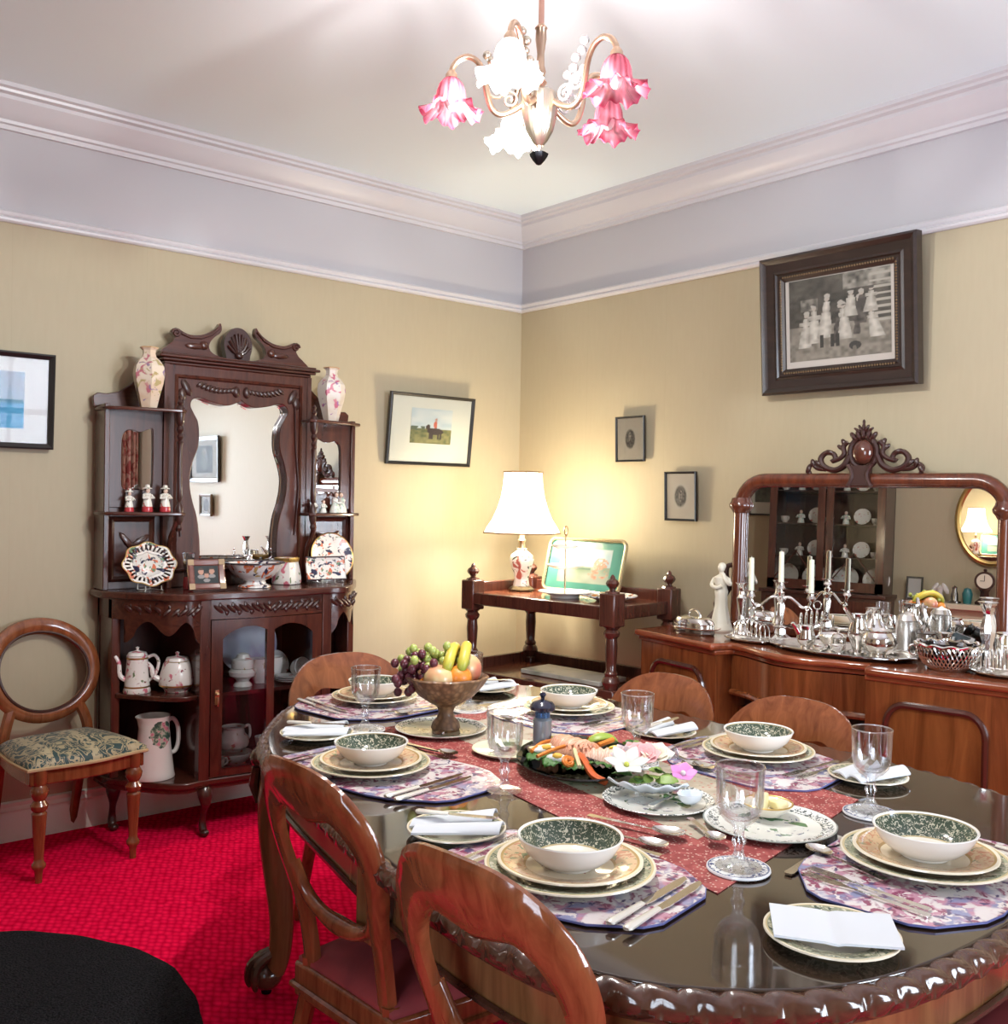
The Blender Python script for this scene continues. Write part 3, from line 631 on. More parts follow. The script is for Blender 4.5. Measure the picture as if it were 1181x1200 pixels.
wire_stand(-2.185, -.228, .986, .15, .035, 'small clear stand holding the pierced-edge plate')
# family photo frame
t = thing('photo_frame', 'reddish-brown photo frame with three faces leaning on the chiffonier top', 'photo frame', (-1.992, -.355, .987), -.12)
def faces(u, v):
    c = (.006, .012, .014)
    for (x, y, r) in ((.28, .66, .11), (.5, .45, .10), (.72, .68, .11)):
        if ((u-x)/r)**2+((v-y)/(r*1.5))**2 < 1: c = (.50, .27, .19)
        if ((u-x)/r)**2+((v-y-.09)/(r*1.2))**2 < 1 and v > y+.1: c = (.05, .03, .02)
        if ((u-x)/(r*1.3))**2+((v-y+.27)/(r))**2 < 1: c = (.28, .26, .25)
    return c
part('moulding', B().frame(.150, .125, [(0, .008), (0, -.004), (.006, -.008), (.022, -.004), (.026, 0), (.026, .008)]), wood('photo_frame_wood', (.16, .05, .04), (.26, .10, .07), .3, .4, 8, 'x'), t, (0, 0, .066), (TILT, 0, 0), smooth=20)
part('corner', B().at((-.063, -.007, .05)).box(-.012, .012, -.003, 0, -.012, .012).at((.063, -.007, .05)).box(-.012, .012, -.003, 0, -.012, .012).at((-.063, -.007, -.05)).box(-.012, .012, -.003, 0, -.012, .012).at((.063, -.007, -.05)).box(-.012, .012, -.003, 0, -.012, .012), mat('tarnished_corner', (.30, .20, .11), .5, .3), t, (0, 0, .066), (TILT, 0, 0))
painted('photograph', .1, .075, faces, 40, 30, None, t, (0, 0, .066), (TILT, 0, 0))
part('strut', B().box(-.01, .01, .01, .014, -.055, .04), BLACKF, t, (0, .012, .062), (radians(14), 0, 0))
# faceted glass behind the frame
t = thing('posy_glass', 'small faceted glass on red foot behind the photo frame', 'glass vase', (-2.02, -.24, .987))
part('foot', B().lathe([(0, 0), (.020, 0), (.022, .02), (.018, .05), (0, .05)], 14), RED, t)
part('cup', B().shell([(.018, .05), (.021, .10), (.026, .15), (.023, .15), (.018, .10), (.015, .055)], 10), clear_glass('cut_crystal', (.85, .87, .9), 1, .15), t, smooth=10)
# footed imari bowl
t = thing('footed_bowl', 'large blue and red patterned footed bowl on the chiffonier top', 'bowl', (-1.745, -.285, .987))
part('bowl', B().shell([(.045, .028), (.075, .042), (.100, .066), (.112, .088), (.120, .102), (.116, .103), (.107, .088), (.095, .068), (.07, .046), (.0, .036)], 48, lambda a, z: 1+max(0, z-.07)*1.8*abs(sin(4*a))), IMARI, t)
part('rim', B().tube([(.120*(1+.05*abs(sin(4*2*pi*i/64)))*cos(2*pi*i/64), .120*(1+.05*abs(sin(4*2*pi*i/64)))*sin(2*pi*i/64), .1035) for i in range(64)], .004, 6, True), NAVY, t)
part('foot', B().lathe([(0, 0), (.066, 0), (.064, .006), (.046, .014), (.042, .028), (.045, .032), (0, .034)], 32, lambda a, z: 1+.06*abs(sin(4*a))), IMARI, t)
# square jug
t = thing('floral_jug', 'squat white floral jug between the footed bowl and the square dish', 'jug', (-1.555, -.215, .987), .5)
def sq(a, z): return (1/max(abs(cos(a)), abs(sin(a))))**.55
part('body', B().shell([(0, 0), (.052, 0), (.055, .006), (.054, .03), (.046, .08), (.042, .10), (.044, .115), (.040, .115), (.037, .1), (.04, .06), (.0, .02)], 32, sq), FLOWERC, t)
part('collar', B().shell([(.0440, .098), (.0465, .108), (.046, .117), (.0435, .117)], 32, sq), GOLD, t)
part('handle', B().tube(smooth_poly([(0, .042, .105), (0, .07, .10), (0, .078, .07), (0, .06, .035), (0, .05, .03)], 4, False), .006, 8), WHITE, t)
# square dish and round plate on stands
t = thing('square_dish', 'oblong patterned dish propped on edge in front of a round plate', 'dish', (-1.392, -.27, .99), -.12)
part('dish_face', B().grid(lambda u, v: ((u-.5)*.19, -.012*(max(abs(u-.5), abs(v-.5))*2)**6, (v-.5)*.105), 20, 14), IMARI_F, t, (0, 0, .062), (TILT, 0, 0), solid=.004, fix=False)
part('rim', B().tube([(-.094, -.012, -.052), (.094, -.012, -.052), (.094, -.012, .052), (-.094, -.012, .052)], .004, 6, True), NAVY, t, (0, 0, .062), (TILT, 0, 0))
wire_stand(-1.392, -.27, .986, -.12, .03, 'small stand under the oblong patterned dish')
t = thing('display_plate', 'round red and blue patterned plate standing at the chiffonier\'s right end', 'plate', (-1.325, -.205, .99), 0)
part('plate_face', B().shell([(0, 0), (.07, 0), (.082, .006), (.108, .014), (.108, .018), (.08, .010), (.068, .004), (0, .004)], 48), IMARI_F, t, (0, 0, .112), (radians(74), 0, 0))
part('rim', B().tube([(.108*cos(2*pi*i/48), .108*sin(2*pi*i/48), .016) for i in range(48)], .003, 6, True), GOLD, t, (0, 0, .112), (radians(74), 0, 0))
wire_stand(-1.325, -.200, .986, 0, .04, 'wire stand behind the oblong dish holding the round plate')
# ---- china inside: coffee pot, teapot, tall jug
def pot(name, label, cat, loc, rz, prof, m, lid, spout, handle, n=28, rf=None, group=None, hm=None, bands=(), cutm=GOLD):
    t = thing(name, label, cat, loc, rz, group)
    part('body', B().lathe(prof, n, rf), m, t)
    if lid: part('lid', B().lathe(lid, n, rf), m, t)
    if spout: part('spout', B().tube(smooth_poly(spout[0], 4, False), spout[1] if isinstance(spout[1], (int, float)) else [spout[1][0]+(spout[1][1]-spout[1][0])*i/(4*(len(spout[0])-1)) for i in range(4*(len(spout[0])-1)+1)], 8), m, t)
    if handle: part('handle', B().tube(smooth_poly(handle, 5, False), .0065, 8), hm or m, t)
    for (r, z) in bands: part('band', B().lathe([(r-.003, z-.004), (r+.0012, z-.003), (r+.0012, z+.003), (r-.003, z+.004)], n), cutm, t)
    return t
pot('coffee_pot', 'tall rose-sprigged coffee pot with a dark lid on the left shelf', 'coffee pot', (-2.215, -.205, .573), -.35,
    [(0, 0), (.052, 0), (.054, .006), (.050, .02), (.046, .06), (.043, .10), (.041, .14), (.042, .15), (0, .15)], FLOWERC, [(0, .15), (.040, .151), (.034, .162), (.012, .168), (.004, .172), (.008, .182), (0, .186)],
    ([(-.040, 0, .05), (-.065, 0, .07), (-.07, 0, .12), (-.085, 0, .15)], (.011, .007)), [(.040, 0, .14), (.065, 0, .148), (.082, 0, .12), (.07, 0, .07), (.044, 0, .045)], bands=((.049, .025), (.0415, .14)), hm=FLOWERC)
pot('teapot', 'round rose-sprigged teapot next to the tall coffee pot', 'teapot', (-2.075, -.270, .573), -.35,
    [(0, 0), (.048, 0), (.05, .006), (.054, .012), (.070, .025), (.072, .045), (.064, .085), (.054, .115), (.046, .125), (0, .125)], FLOWERC, [(0, .124), (.048, .126), (.042, .138), (.012, .143), (.005, .148), (.009, .158), (0, .163)],
    ([(-.066, 0, .05), (-.09, 0, .065), (-.10, 0, .10), (-.115, 0, .12)], (.013, .007)), [(.052, 0, .12), (.075, 0, .125), (.088, 0, .10), (.082, 0, .055), (.068, 0, .035)], bands=((.0705, .028), (.0465, .122)))
def pitcherpaint(t_):
    return t_
PITCH = MT('rose_bouquet_china'); _x = PITCH.n('SeparateXYZ', {0: PITCH.n('TexCoord').outputs['Object']})
_d = PITCH.math('ADD', PITCH.math('POWER', PITCH.math('DIVIDE', PITCH.math('SUBTRACT', _x.outputs[2], .182), .060), 2.0), PITCH.math('POWER', PITCH.math('DIVIDE', PITCH.math('SUBTRACT', _x.outputs[0], .0), .052), 2.0))
_m = PITCH.math('MULTIPLY', PITCH.math('LESS_THAN', _d, 1.0), PITCH.math('LESS_THAN', _x.outputs[1], 0.0))
_n = PITCH.n('TexNoise', {'Vector': PITCH.co(), 'Scale': 45.0, 'Detail': 2.0}).outputs[0]
_c = PITCH.ramp(_n, [(0, (.05, .10, .08)), (.42, (.13, .20, .14)), (.5, (.45, .45, .36)), (.57, (.62, .22, .28)), (.66, (.30, .10, .16))], 'CONSTANT')
PITCH = PITCH.set(col=PITCH.mix(PITCH.math('MULTIPLY', _m, PITCH.math('GREATER_THAN', PITCH.math('SUBTRACT', 1.25, _d), _n)), (.80, .76, .72), _c), rough=.12, coat=.4).m
t = thing('pitcher', 'tall white pitcher with a rose bouquet on the chiffonier\'s bottom board', 'pitcher', (-2.165, -.262, .233), .18)
part('body', B().shell([(0, 0), (.082, 0), (.084, .006), (.080, .02), (.068, .12), (.060, .20), (.060, .235), (.064, .25), (.060, .25), (.055, .23), (.055, .2), (.06, .12), (0, .03)], 36, lambda a, z: 1+(.22*max(0, (z-.2)/.05)*max(0, cos(a-pi))**6 if z > .2 else 0)), PITCH, t)
part('handle', B().tube(smooth_poly([(.056, 0, .215), (.085, 0, .225), (.108, 0, .19), (.112, 0, .13), (.098, 0, .09), (.073, 0, .085)], 5, False), [.009]*26, 8), WHITE, t)
# behind the glazed door
DOVE = pattern('pale_blue_china', (.55, .58, .66), [((.45, .44, .60), 10, .55, .1, 'n')], .12, .4)
TEACH = pattern('rose_tea_china', (.80, .77, .72), [((.55, .16, .14), 26, .64, .03, 'n'), ((.40, .32, .14), 30, .68, .02, 'n')])
t = thing('meat_plate', 'large pale blue oval plate standing at the back of the glazed cupboard', 'plate', (-1.70, -.115, .57))
part('plate_face', B().at((0, 0, 0), sc=(1.0, 1, 1.12)).shell([(0, 0), (.095, 0), (.105, .006), (.142, .016), (.142, .020), (.1, .01), (0, .004)], 40), DOVE, t, (0, 0, .152), (radians(76), 0, 0))
def saucer_up(label, x, y, z, r=.055, tilt=72, rz=0, m=TEACH, group='china behind the glazed door'):
    t = thing('saucer', label, 'saucer', (x, y, z), rz, group)
    part('saucer_face', B().shell([(0, 0), (r*.5, 0), (r*.6, .004), (r, .014), (r, .017), (r*.55, .008), (0, .004)], 28), m, t, (0, 0, r*.96), (radians(tilt), 0, 0)); return t
def cup(label, x, y, z, rz=0, m=TEACH, lie=False, group='china behind the glazed door', r=.038, h=.055):
    t = thing('teacup', label, 'cup', (x, y, z), rz, group)
    rot = (radians(78), 0, 0) if lie else (0, 0, 0); off = (0, 0, r*1.0) if lie else (0, 0, 0)
    part('cup_body', B().shell([(0, 0), (r*.55, 0), (r*.56, .005), (r*.85, h*.35), (r*.95, h*.7), (r, h), (r*.95, h), (r*.88, h*.7), (r*.75, h*.35), (0, .008)], 24), m, t, off, rot)
    part('handle', B().tube(smooth_poly([(r*.9, 0, h*.8), (r*1.4, 0, h*.85), (r*1.5, 0, h*.5), (r*.8, 0, h*.28)], 4, False), .004, 6), m, t, off, rot); return t
pot('sugar_bowl', 'lidded white sugar bowl on the upper shelf behind the glass door', 'sugar bowl', (-1.80, -.30, .569), .0,
    [(0, 0), (.040, 0), (.038, .008), (.026, .02), (.030, .03), (.056, .045), (.060, .062), (.050, .075), (0, .078)], TEACH, [(0, .076), (.046, .077), (.048, .10), (.046, .112), (.03, .12), (.024, .135), (.01, .14), (0, .142)], None, None, group='china behind the glazed door')
pot('cream_jug', 'white jug beside the lidded sugar bowl behind the glass door', 'jug', (-1.705, -.27, .569), .3,
    [(0, 0), (.028, 0), (.03, .01), (.042, .03), (.044, .06), (.036, .09), (.040, .105), (0, .1)], TEACH, None, None, [(.036, 0, .09), (.06, 0, .09), (.06, 0, .05), (.042, 0, .035)], group='china behind the glazed door')
cup('white teacup on the left edge of the upper glazed shelf', -1.935, -.26, .569, .4, r=.045, h=.06)
cup('white teacup stacked behind the left one on the upper glazed shelf', -1.915, -.17, .569, .9, r=.045, h=.09)
cup('flared rose cup right of the mullion on the upper glazed shelf', -1.625, -.24, .569, 2.2, r=.04, h=.1)
saucer_up('white saucer standing right of the mullion on the upper glazed shelf', -1.575, -.17, .569, .058, 66, .3)
cup('teacup lying on its side showing its white inside behind the glass door', -1.545, -.28, .569, .25, lie=True, r=.046)
t = thing('saucer_stack', 'short stack of gilt saucers at the front of the upper glazed shelf', 'saucers', (-1.60, -.33, .569), 0, 'china behind the glazed door')
for k in range(3): part('saucer', B().shell([(0, .001), (.03, .001), (.056, .010), (.056, .0125), (.03, .005), (0, .005)], 24), TEACH, t, (0, 0, k*.0085))
saucer_up('white plate standing at the lower left inside the glass door', -1.945, -.20, .233, .075, 70, .5)
pot('tea_kettle', 'rose-painted teapot on the bottom board behind the glass door', 'teapot', (-1.815, -.25, .285), .2,
    [(0, 0), (.035, 0), (.04, .006), (.062, .02), (.068, .04), (.060, .062), (.048, .075), (.044, .095), (.05, .105), (0, .1)], TEACH, None, ([(-.06, 0, .03), (-.085, 0, .04), (-.095, 0, .075)], (.010, .006)), [(.048, 0, .09), (.08, 0, .095), (.085, 0, .05), (.062, 0, .03)], group='china behind the glazed door')
tag(part('serving_dish', B().shell([(0, 0), (.05, 0), (.055, .006), (.08, .03), (.084, .045), (.078, .047), (.06, .02), (0, .012)], 28), TEACH, loc=(-1.815, -.25, .233)), 'low white dish under the rose-painted teapot on the bottom board', 'dish', 'china behind the glazed door')
cup('upper of two stacked white cups by the mullion on the bottom board', -1.70, -.30, .285, .8)
cup('lower of two stacked white cups by the mullion on the bottom board', -1.70, -.30, .233, .5, r=.042, h=.052)
cup('small white cup with a looped handle at the lower left behind glass', -1.935, -.34, .233, .2)
t = thing('lidded_box', 'patterned box glimpsed on the chiffonier\'s right shelf above a chair back', 'box', (-1.315, -.19, .573), .1)
part('box_body', B().box(-.07, .07, -.04, .04, 0, .045), IMARI_F, t, bevel=.006); part('rim', B().tube([(-.072, -.042, .047), (.072, -.042, .047), (.072, .042, .047), (-.072, .042, .047)], .004, 6, True), NAVY, t)
# ================================================================ balloon-back chair by the left wall
DAMASK = MT('teal_gold_damask'); _v = DAMASK.co()
_n1 = DAMASK.n('TexNoise', {'Vector': _v, 'Scale': 10.0, 'Detail': 1.0, 'Distortion': 3.0}).outputs[0]; _n2 = DAMASK.n('TexNoise', {'Vector': _v, 'Scale': 60.0}).outputs[0]
_m1 = DAMASK.math('LESS_THAN', DAMASK.math('ABSOLUTE', DAMASK.math('SUBTRACT', _n1, .54)), .050); _m2 = DAMASK.math('LESS_THAN', DAMASK.math('ABSOLUTE', DAMASK.math('SUBTRACT', _n1, .42)), .018)
_sx = DAMASK.n('SeparateXYZ', {0: _v}).outputs[0]
_st = DAMASK.math('MULTIPLY', DAMASK.math('GREATER_THAN', DAMASK.math('SINE', DAMASK.math('ADD', DAMASK.math('MULTIPLY', _sx, 40.0), 1.0)), .80), DAMASK.math('GREATER_THAN', _n2, .47))
_c2 = DAMASK.mix(DAMASK.math('MAXIMUM', _m1, _m2), (.014, .050, .055), (.40, .33, .20)); _c2 = DAMASK.mix(_st, _c2, (.45, .38, .24))
DAMASK = DAMASK.set(col=_c2, rough=.55, sheen=.15).bump(_n1, .15, .003).m
def seat_outline(wf, wb, y0, y1, serp=.02):
    pts = []
    for i in range(13):
        u = i/12; x = -wf/2+wf*u; pts.append((x, y0-serp*cos((u-.5)*2*pi)*.6-serp*.4))
    for i in range(1, 8): u = i/8; pts.append((wf/2+(wb-wf)/2*u+.012*sin(u*pi), y0+(y1-y0)*u))
    for i in range(9): u = i/8; pts.append((wb/2-wb*u, y1))
    for i in range(1, 8): u = 1-i/8; pts.append((-(wf/2+(wb-wf)/2*u+.012*sin(u*pi)), y0+(y1-y0)*u))
    return pts
def cushion(b, outl, z0, z1, crown=.03, rings=7):
    cx, cy = sum(p[0] for p in outl)/len(outl), sum(p[1] for p in outl)/len(outl); n = len(outl); vs = [(x, y, z0) for x, y in outl]; fs = []
    for k in range(rings+1):
        u = k/rings; q = 1-u; r = q if k else 1.0
        for x, y in outl: vs.append((cx+(x-cx)*r, cy+(y-cy)*r, z1+crown*(1-r**2.2)-(.008 if k == 0 else 0)))
    for k in range(rings+1):
        for i in range(n): j = (i+1) % n; fs.append((k*n+i, k*n+j, (k+1)*n+j, (k+1)*n+i))
    return b.add(vs, fs)
wc = thing('balloon_back_chair', 'balloon-back side chair with teal and gold damask seat against the left wall', 'chair', (-2.520, -.315, 0), radians(7))
so = seat_outline(.43, .36, -.20, .17)
# back loop (local: sitter faces -y, back at +y)
LW_, LH_, LZ = .196, .172, .675
bl = B(); pts = [(LW_*cos(a)*(1+.04*sin(a)), .235+.10*(sin(a)*.5)+.03*cos(a)**2*-1, LZ+LH_*sin(a)) for a in [2*pi*i/56 for i in range(56)]]
bl.tube(pts, [.026+.008*max(0, sin(2*pi*i/56)) for i in range(56)], 10, True, .62, (0, 1, .1))
part('back_loop', bl, CHAIRW, wc)
part('back_bead', B().tube([(p[0]*.88, p[1]-.012, LZ+(p[2]-LZ)*.87) for p in pts], .006, 6, True), MAHOG_D, wc)
for s in (-1, 1):
    part('rear_leg', B().tube(smooth_poly([(s*.155, .30, .002), (s*.158, .262, .15), (s*.160, .215, .33), (s*.162, .178, .43), (s*.150, .178, .49), (s*.128, .192, .545)], 5, False), [.016+.006*min(1, i/8) for i in range(26)], 8), CHAIRW, wc)
    part('front_leg', B().lathe([(0, 0), (.012, 0), (.013, .03), (.016, .045), (.024, .055), (.024, .066), (.017, .075), (.016, .09), (.023, .20), (.026, .245), (.020, .252), (.028, .262), (.030, .275), (.024, .284), (.019, .292), (.030, .312), (.032, .328), (.022, .345), (.026, .355), (.026, .40), (0, .40)], 18), CHAIRW, wc, (s*.175, -.185, 0))
part('seat_rail', B().prism(inset(so, -.004), .345, .40, 'xy'), CHAIRW, wc, bevel=.006)
part('seat_cushion', cushion(B(), inset(so, .004), .40, .43, .045), DAMASK, wc, smooth=70)
part('braid', B().tube([(x, y, .404) for x, y in inset(so, .006)], .007, 6, True), mat('gold_braid', (.50, .36, .20), .7), wc)

# ================================================================ pictures on the walls
def picture(label, w, h, x, y, z, wall, tilt, mw, depth, mould, m_frame, mat_col, art, aw, ah, ay=0, nx=48, ny=48, group=None, rounded=False):
    """z is the height of the picture's centre; wall 'left' faces -y, 'right' faces -x; tilt leans the top off the wall"""
    rz = 0 if wall == 'left' else radians(-90)
    t = bpy.data.objects.new('framed_picture', None); COL.objects.link(t); t.location = (x, y, z); t.rotation_mode = 'ZYX'
    t.rotation_mode = 'XYZ'; t.rotation_euler = (radians(tilt), 0, rz); tag(t, label, 'picture', group)
    part('frame', B().frame(w, h, mould), m_frame, t, smooth=20)
    part('mount', B().box(-w/2+mw, w/2-mw, -.006, .0, -h/2+mw, h/2-mw), mat('picture_mount', mat_col, .8), t, smooth=0)
    painted('print', aw, ah, art, nx, ny, None, t, (0, -.0075, ay))
    part('glazing', B().box(-w/2+mw*.8, w/2-mw*.8, -.0125, -.0105, -h/2+mw*.8, h/2-mw*.8), PICGL, t, smooth=0)
    return t
def M0(mw, d=.02): return [(0, 0), (0, -d), (mw*.3, -d-.002), (mw, -d*.7), (mw, 0)]
def sea(u, v):
    n = vnoise(u*9, v*5); w = vnoise(u*30, v*8)
    if v > .5: return mixc((.30, .52, .70), (.42, .46, .58), n)
    c = mixc((.03, .26, .52), (.10, .45, .75), vnoise(u*12, v*26))
    if abs(v-.5) < .05: c = (.05, .22, .36)
    if v < .3 and w > .80 and .35 < u < .75: c = (.75, .82, .88)
    return c
picture('black-framed blue seascape cut by the photo\'s left edge', .72, .375, -2.86, -.032, 1.735, 'left', 3, .022, .02, M0(.022), BLACKF, (.80, .82, .84), sea, .50, .22, .0)
def hunt(u, v):
    n = vnoise(u*14, v*14)
    c = mixc((.42, .52, .56), (.62, .66, .62), vnoise(u*5, v*9)) if v > .42 else mixc((.08, .10, .04), (.28, .26, .10), n)
    if .36 < v < .5 and u < .35 and n > .45: c = (.09, .12, .08)
    if ((u-.6)/.2)**2+((v-.36)/.10)**2 < 1: c = (.05, .035, .03)
    for lx in (.46, .52, .68, .74):
        if abs(u-lx) < .022 and .14 < v < .36: c = (.05, .035, .03)
    if ((u-.42)/.05)**2+((v-.47)/.08)**2 < 1: c = (.06, .04, .03)
    if ((u-.6)/.045)**2+((v-.55)/.11)**2 < 1: c = (.50, .12, .07)
    if ((u-.61)/.03)**2+((v-.70)/.05)**2 < 1: c = (.45, .25, .18)
    return c
picture('black-framed colour print of a rider on horseback beside the lamp corner', .535, .365, -.643, -.032, 1.732, 'left', 6.3, .016, .02, M0(.016, .018), BLACKF, (.66, .66, .56), hunt, .26, .18, .02)
def vign(kind):
    def f(u, v):
        d = ((u-.5)/.42)**2+((v-.5)/.46)**2; n = vnoise(u*16+kind*9, v*16)
        bg = (.62, .56, .46)
        if d > 1: return bg
        if kind == 0: c = mixc((.015, .015, .015), (.22, .20, .17), n); 
        else: c = mixc((.02, .02, .02), (.24, .22, .19), n)
        if ((u-.48)/.11)**2+((v-.55)/(.26))**2 < 1: c = mixc((.52, .47, .40), (.06, .05, .05), n*1.3)
        return mixc(c, bg, (d-.6)/.4)
    return f
picture('upper small black-framed engraving on the right wall', .19, .225, -.024, -.868, 1.69, 'right', 2, .009, .014, M0(.009, .014), BLACKF, (.62, .55, .44), vign(0), .085, .115, .0, 30, 36)
picture('lower small black-framed engraving beside the sideboard mirror', .188, .232, -.024, -1.194, 1.41, 'right', 2, .010, .014, M0(.010, .014), BLACKF, (.62, .55, .44), vign(1), .095, .12, .0, 30, 36)
def engraving(u, v):
    n = vnoise(u*26, v*26); n2 = vnoise(u*9, v*7)
    c = mixc((.03, .027, .024), (.15, .135, .11), n2*.6+n*.4) if v > .42 else mixc((.16, .14, .115), (.34, .30, .25), n)
    if v > .80 and u > .55: c = mixc(c, (.38, .35, .30), n*1.2)
    if u > .80 and v > .38 and (v*13) % 1 < .3: c = (.45, .41, .35)
    if .12 < u < .30 and .60 < v < .75: c = mixc(c, (.32, .29, .25), n)
    figs = [(.16, .16, .44, .02, 1), (.27, .20, .48, -.02, 1), (.36, .26, .52, .03, 1), (.47, .18, .50, .05, 0), (.57, .22, .44, -.03, 1), (.68, .26, .46, .02, 0), (.74, .38, .40, -.02, 0), (.81, .50, .30, .01, 1), (.88, .20, .36, -.08, 1), (.62, .48, .30, .0, 1)]
    for (x, y, hh, ln, lt) in figs:
        q = (v-y)/hh
        if 0 < q < 1.05:
            uu = u-x-ln*q+.012*(n2-.5); w = .062*(1-q*.85)+.012 if q < .58 else (.030 if q < .82 else 0)
            if not lt: w = .030+.006*sin(q*20) if q < .82 else 0
            if .60 < q < .72: w = max(w, .052+.02*sin(x*50))
            if abs(uu) < w: c = mixc((.66, .61, .54), (.30, .27, .23), abs(uu)/w*.6+(n-.5)*.7+.2) if lt else mixc((.035, .03, .028), (.16, .14, .12), n)
            if (uu/.024)**2+((q-.90)/.075)**2 < 1: c = (.46, .40, .34)
            if (uu/.029)**2+((q-.96)/.055)**2 < 1: c = (.10, .09, .08) if n2 > .45 else (.45, .41, .36)
    for x in (.44, .49, .33):
        if abs(u-x) < .018 and .14 < v < .30: c = (.05, .045, .04)
    if ((u-.66)/.06)**2+((v-.13)/.05)**2 < 1 and n > .3: c = (.06, .055, .05)
    return c
DW = wood('antique_frame_wood', (.016, .008, .006), (.038, .020, .014), .36, .12, 5, 'x')
bigp = picture('large dark-framed old engraving of a group of figures above the sideboard', .70, .575, -.058, -2.02, 2.135, 'right', 4.0, .105, .045,
        [(0, 0), (0, -.040), (.010, -.048), (.020, -.042), (.028, -.034), (.060, -.026), (.070, -.030), (.076, -.022), (.086, -.02), (.092, -.024), (.105, -.016), (.105, 0)], DW, (.66, .59, .54), engraving, .455, .335, .012, 170, 130)
b = B()
for i in range(44): u = -.245+.49*i/43; b.ell((u, -.024, -.200), .0048, 6, 4); b.ell((u, -.024, .200), .0048, 6, 4)
for i in range(34): u = -.185+.37*i/33; b.ell((-.258, -.024, u), .0048, 6, 4); b.ell((.258, -.024, u), .0048, 6, 4)
o = part('bead_border', b, mat('dull_gilt', (.20, .13, .07), .45, .6), bigp); o['kind'] = 'stuff'

# ================================================================ two-tier serving trolley in the corner
TA = radians(6)
tr = thing('serving_trolley', 'two-tier mahogany serving trolley with turned posts in the corner', 'trolley', (-.455, -.885, 0), TA)
PL = .42; PW = .21
for sx in (-1, 1):
    for sy in (-1, 1):
        g = part('post', B().lathe([(0, .06), (.022, .06), (.030, .09), (.024, .13), (.03, .15), (.034, .17), (.030, .40), (.034, .42), (0, .42)], 16), TROLW, tr, (sx*PW, sy*PL, 0))
        for z0, z1 in ((.42, .585), (.85, .992)): part('post_block', B().box(-.040, .040, -.040, .040, z0, z1), TROLW, g, bevel=.006)
        part('turned_shaft', B().lathe([(.0, .585), (.030, .585), (.034, .60), (.040, .615), (.034, .632), (.026, .64), (.030, .652), (.022, .664), (.024, .70), (.027, .76), (.024, .80), (.033, .812), (.036, .825), (.026, .838), (.038, .85), (0, .85)], 18), TROLW, g)
        part('finial', B().lathe([(0, .992), (.034, .992), (.030, 1.0), (.012, 1.006), (.014, 1.012), (.026, 1.024), (.030, 1.034), (.024, 1.046), (.012, 1.054), (.010, 1.062), (.004, 1.07), (0, 1.072)], 10), TROLW, g, smooth=25)
        part('castor', B().lathe([(0, 0), (.018, 0), (.022, .012), (.022, .03), (.012, .05), (.012, .062), (0, .062)], 12), BRASS, g)
for z in (.905, .535):
    part('shelf', B().box(-PW-.02, PW+.02, -PL-.02, PL+.02, z, z+.025), TROLT, tr, bevel=.003)
    part('front_rail', B().box(-PW-.034, -PW+.006, -PL, PL, z-.028, z+.03), TROLW, tr, bevel=.005)
    part('back_gallery', B().box(PW-.006, PW+.022, -PL, PL, z-.028, z+.075), TROLW, tr, bevel=.005)
    for s in (-1, 1): part('end_gallery', B().box(-PW, PW, min(s*(PL-.006), s*(PL+.022)), max(s*(PL-.006), s*(PL+.022)), z-.028, z+(.075 if s > 0 else .03)), TROLW, tr, bevel=.005)
TZ = .931
# lamp
lp = thing('table_lamp', 'lit table lamp with cream panelled shade and floral china base on the trolley', 'lamp', (LP.x-.025, LP.y-.055, TZ))
part('foot', B().lathe([(0, 0), (.062, 0), (.064, .008), (.052, .02), (.044, .024), (0, .024)], 8), mat('lamp_foot_bronze', (.16, .12, .07), .35, .8), lp, smooth=20)
LAMPC = pattern('lamp_rose_china', (.78, .74, .66), [((.42, .12, .09), 22, .56, .03, 'n'), ((.02, .03, .02), 27, .59, .02, 'n')])
part('china_body', B().lathe([(0, .024), (.042, .024), (.038, .04), (.035, .06), (.042, .09), (.056, .13), (.060, .155), (.054, .175), (.035, .19), (.024, .20), (.026, .21), (0, .21)], 8), LAMPC, lp, smooth=25)
part('neck', B().lathe([(0, .21), (.018, .21), (.014, .235), (.02, .25), (.012, .26), (.012, .33), (0, .33)], 14), BRASS, lp)
part('bulb', B().lathe([(0, .33), (.014, .33), (.018, .34), (.028, .365), (.028, .38), (.018, .395), (0, .40)], 16), mat('lit_lamp_bulb', (1, .9, .7), .5, emit=(1, .84, .55), es=60.0), lp)
SHM = MT('lit_lampshade_silk'); SHM.t.nodes.remove(SHM.b); _o = [q for q in SHM.t.nodes if q.type == 'OUTPUT_MATERIAL'][0]
_tr = SHM.n('BsdfTranslucent', {0: (.95, .88, .74, 1)}); _df = SHM.n('BsdfDiffuse', {0: (.9, .85, .74, 1)}); _em = SHM.n('Emission', {0: (1, .93, .80, 1), 1: 1.6})
_tp = SHM.n('BsdfTransparent', {0: (1, .95, .85, 1)}); _m0 = SHM.n('MixShader', {0: .55, 1: _tr.outputs[0], 2: _tp.outputs[0]}); _mx = SHM.n('MixShader', {0: .8, 1: _df.outputs[0], 2: _m0.outputs[0]}); _ad = SHM.n('AddShader', {0: _mx.outputs[0], 1: _em.outputs[0]}); SHM.t.links.new(_ad.outputs[0], _o.inputs[0]); SHM = SHM.m
SP = [(.190, .285), (.178, .31), (.150, .352), (.126, .405), (.108, .465), (.099, .525), (.096, .585)]
nS = 8
vs = [(r*cos(2*pi*i/nS+.2)*1.0, r*sin(2*pi*i/nS+.2), z) for r, z in SP for i in range(nS)]
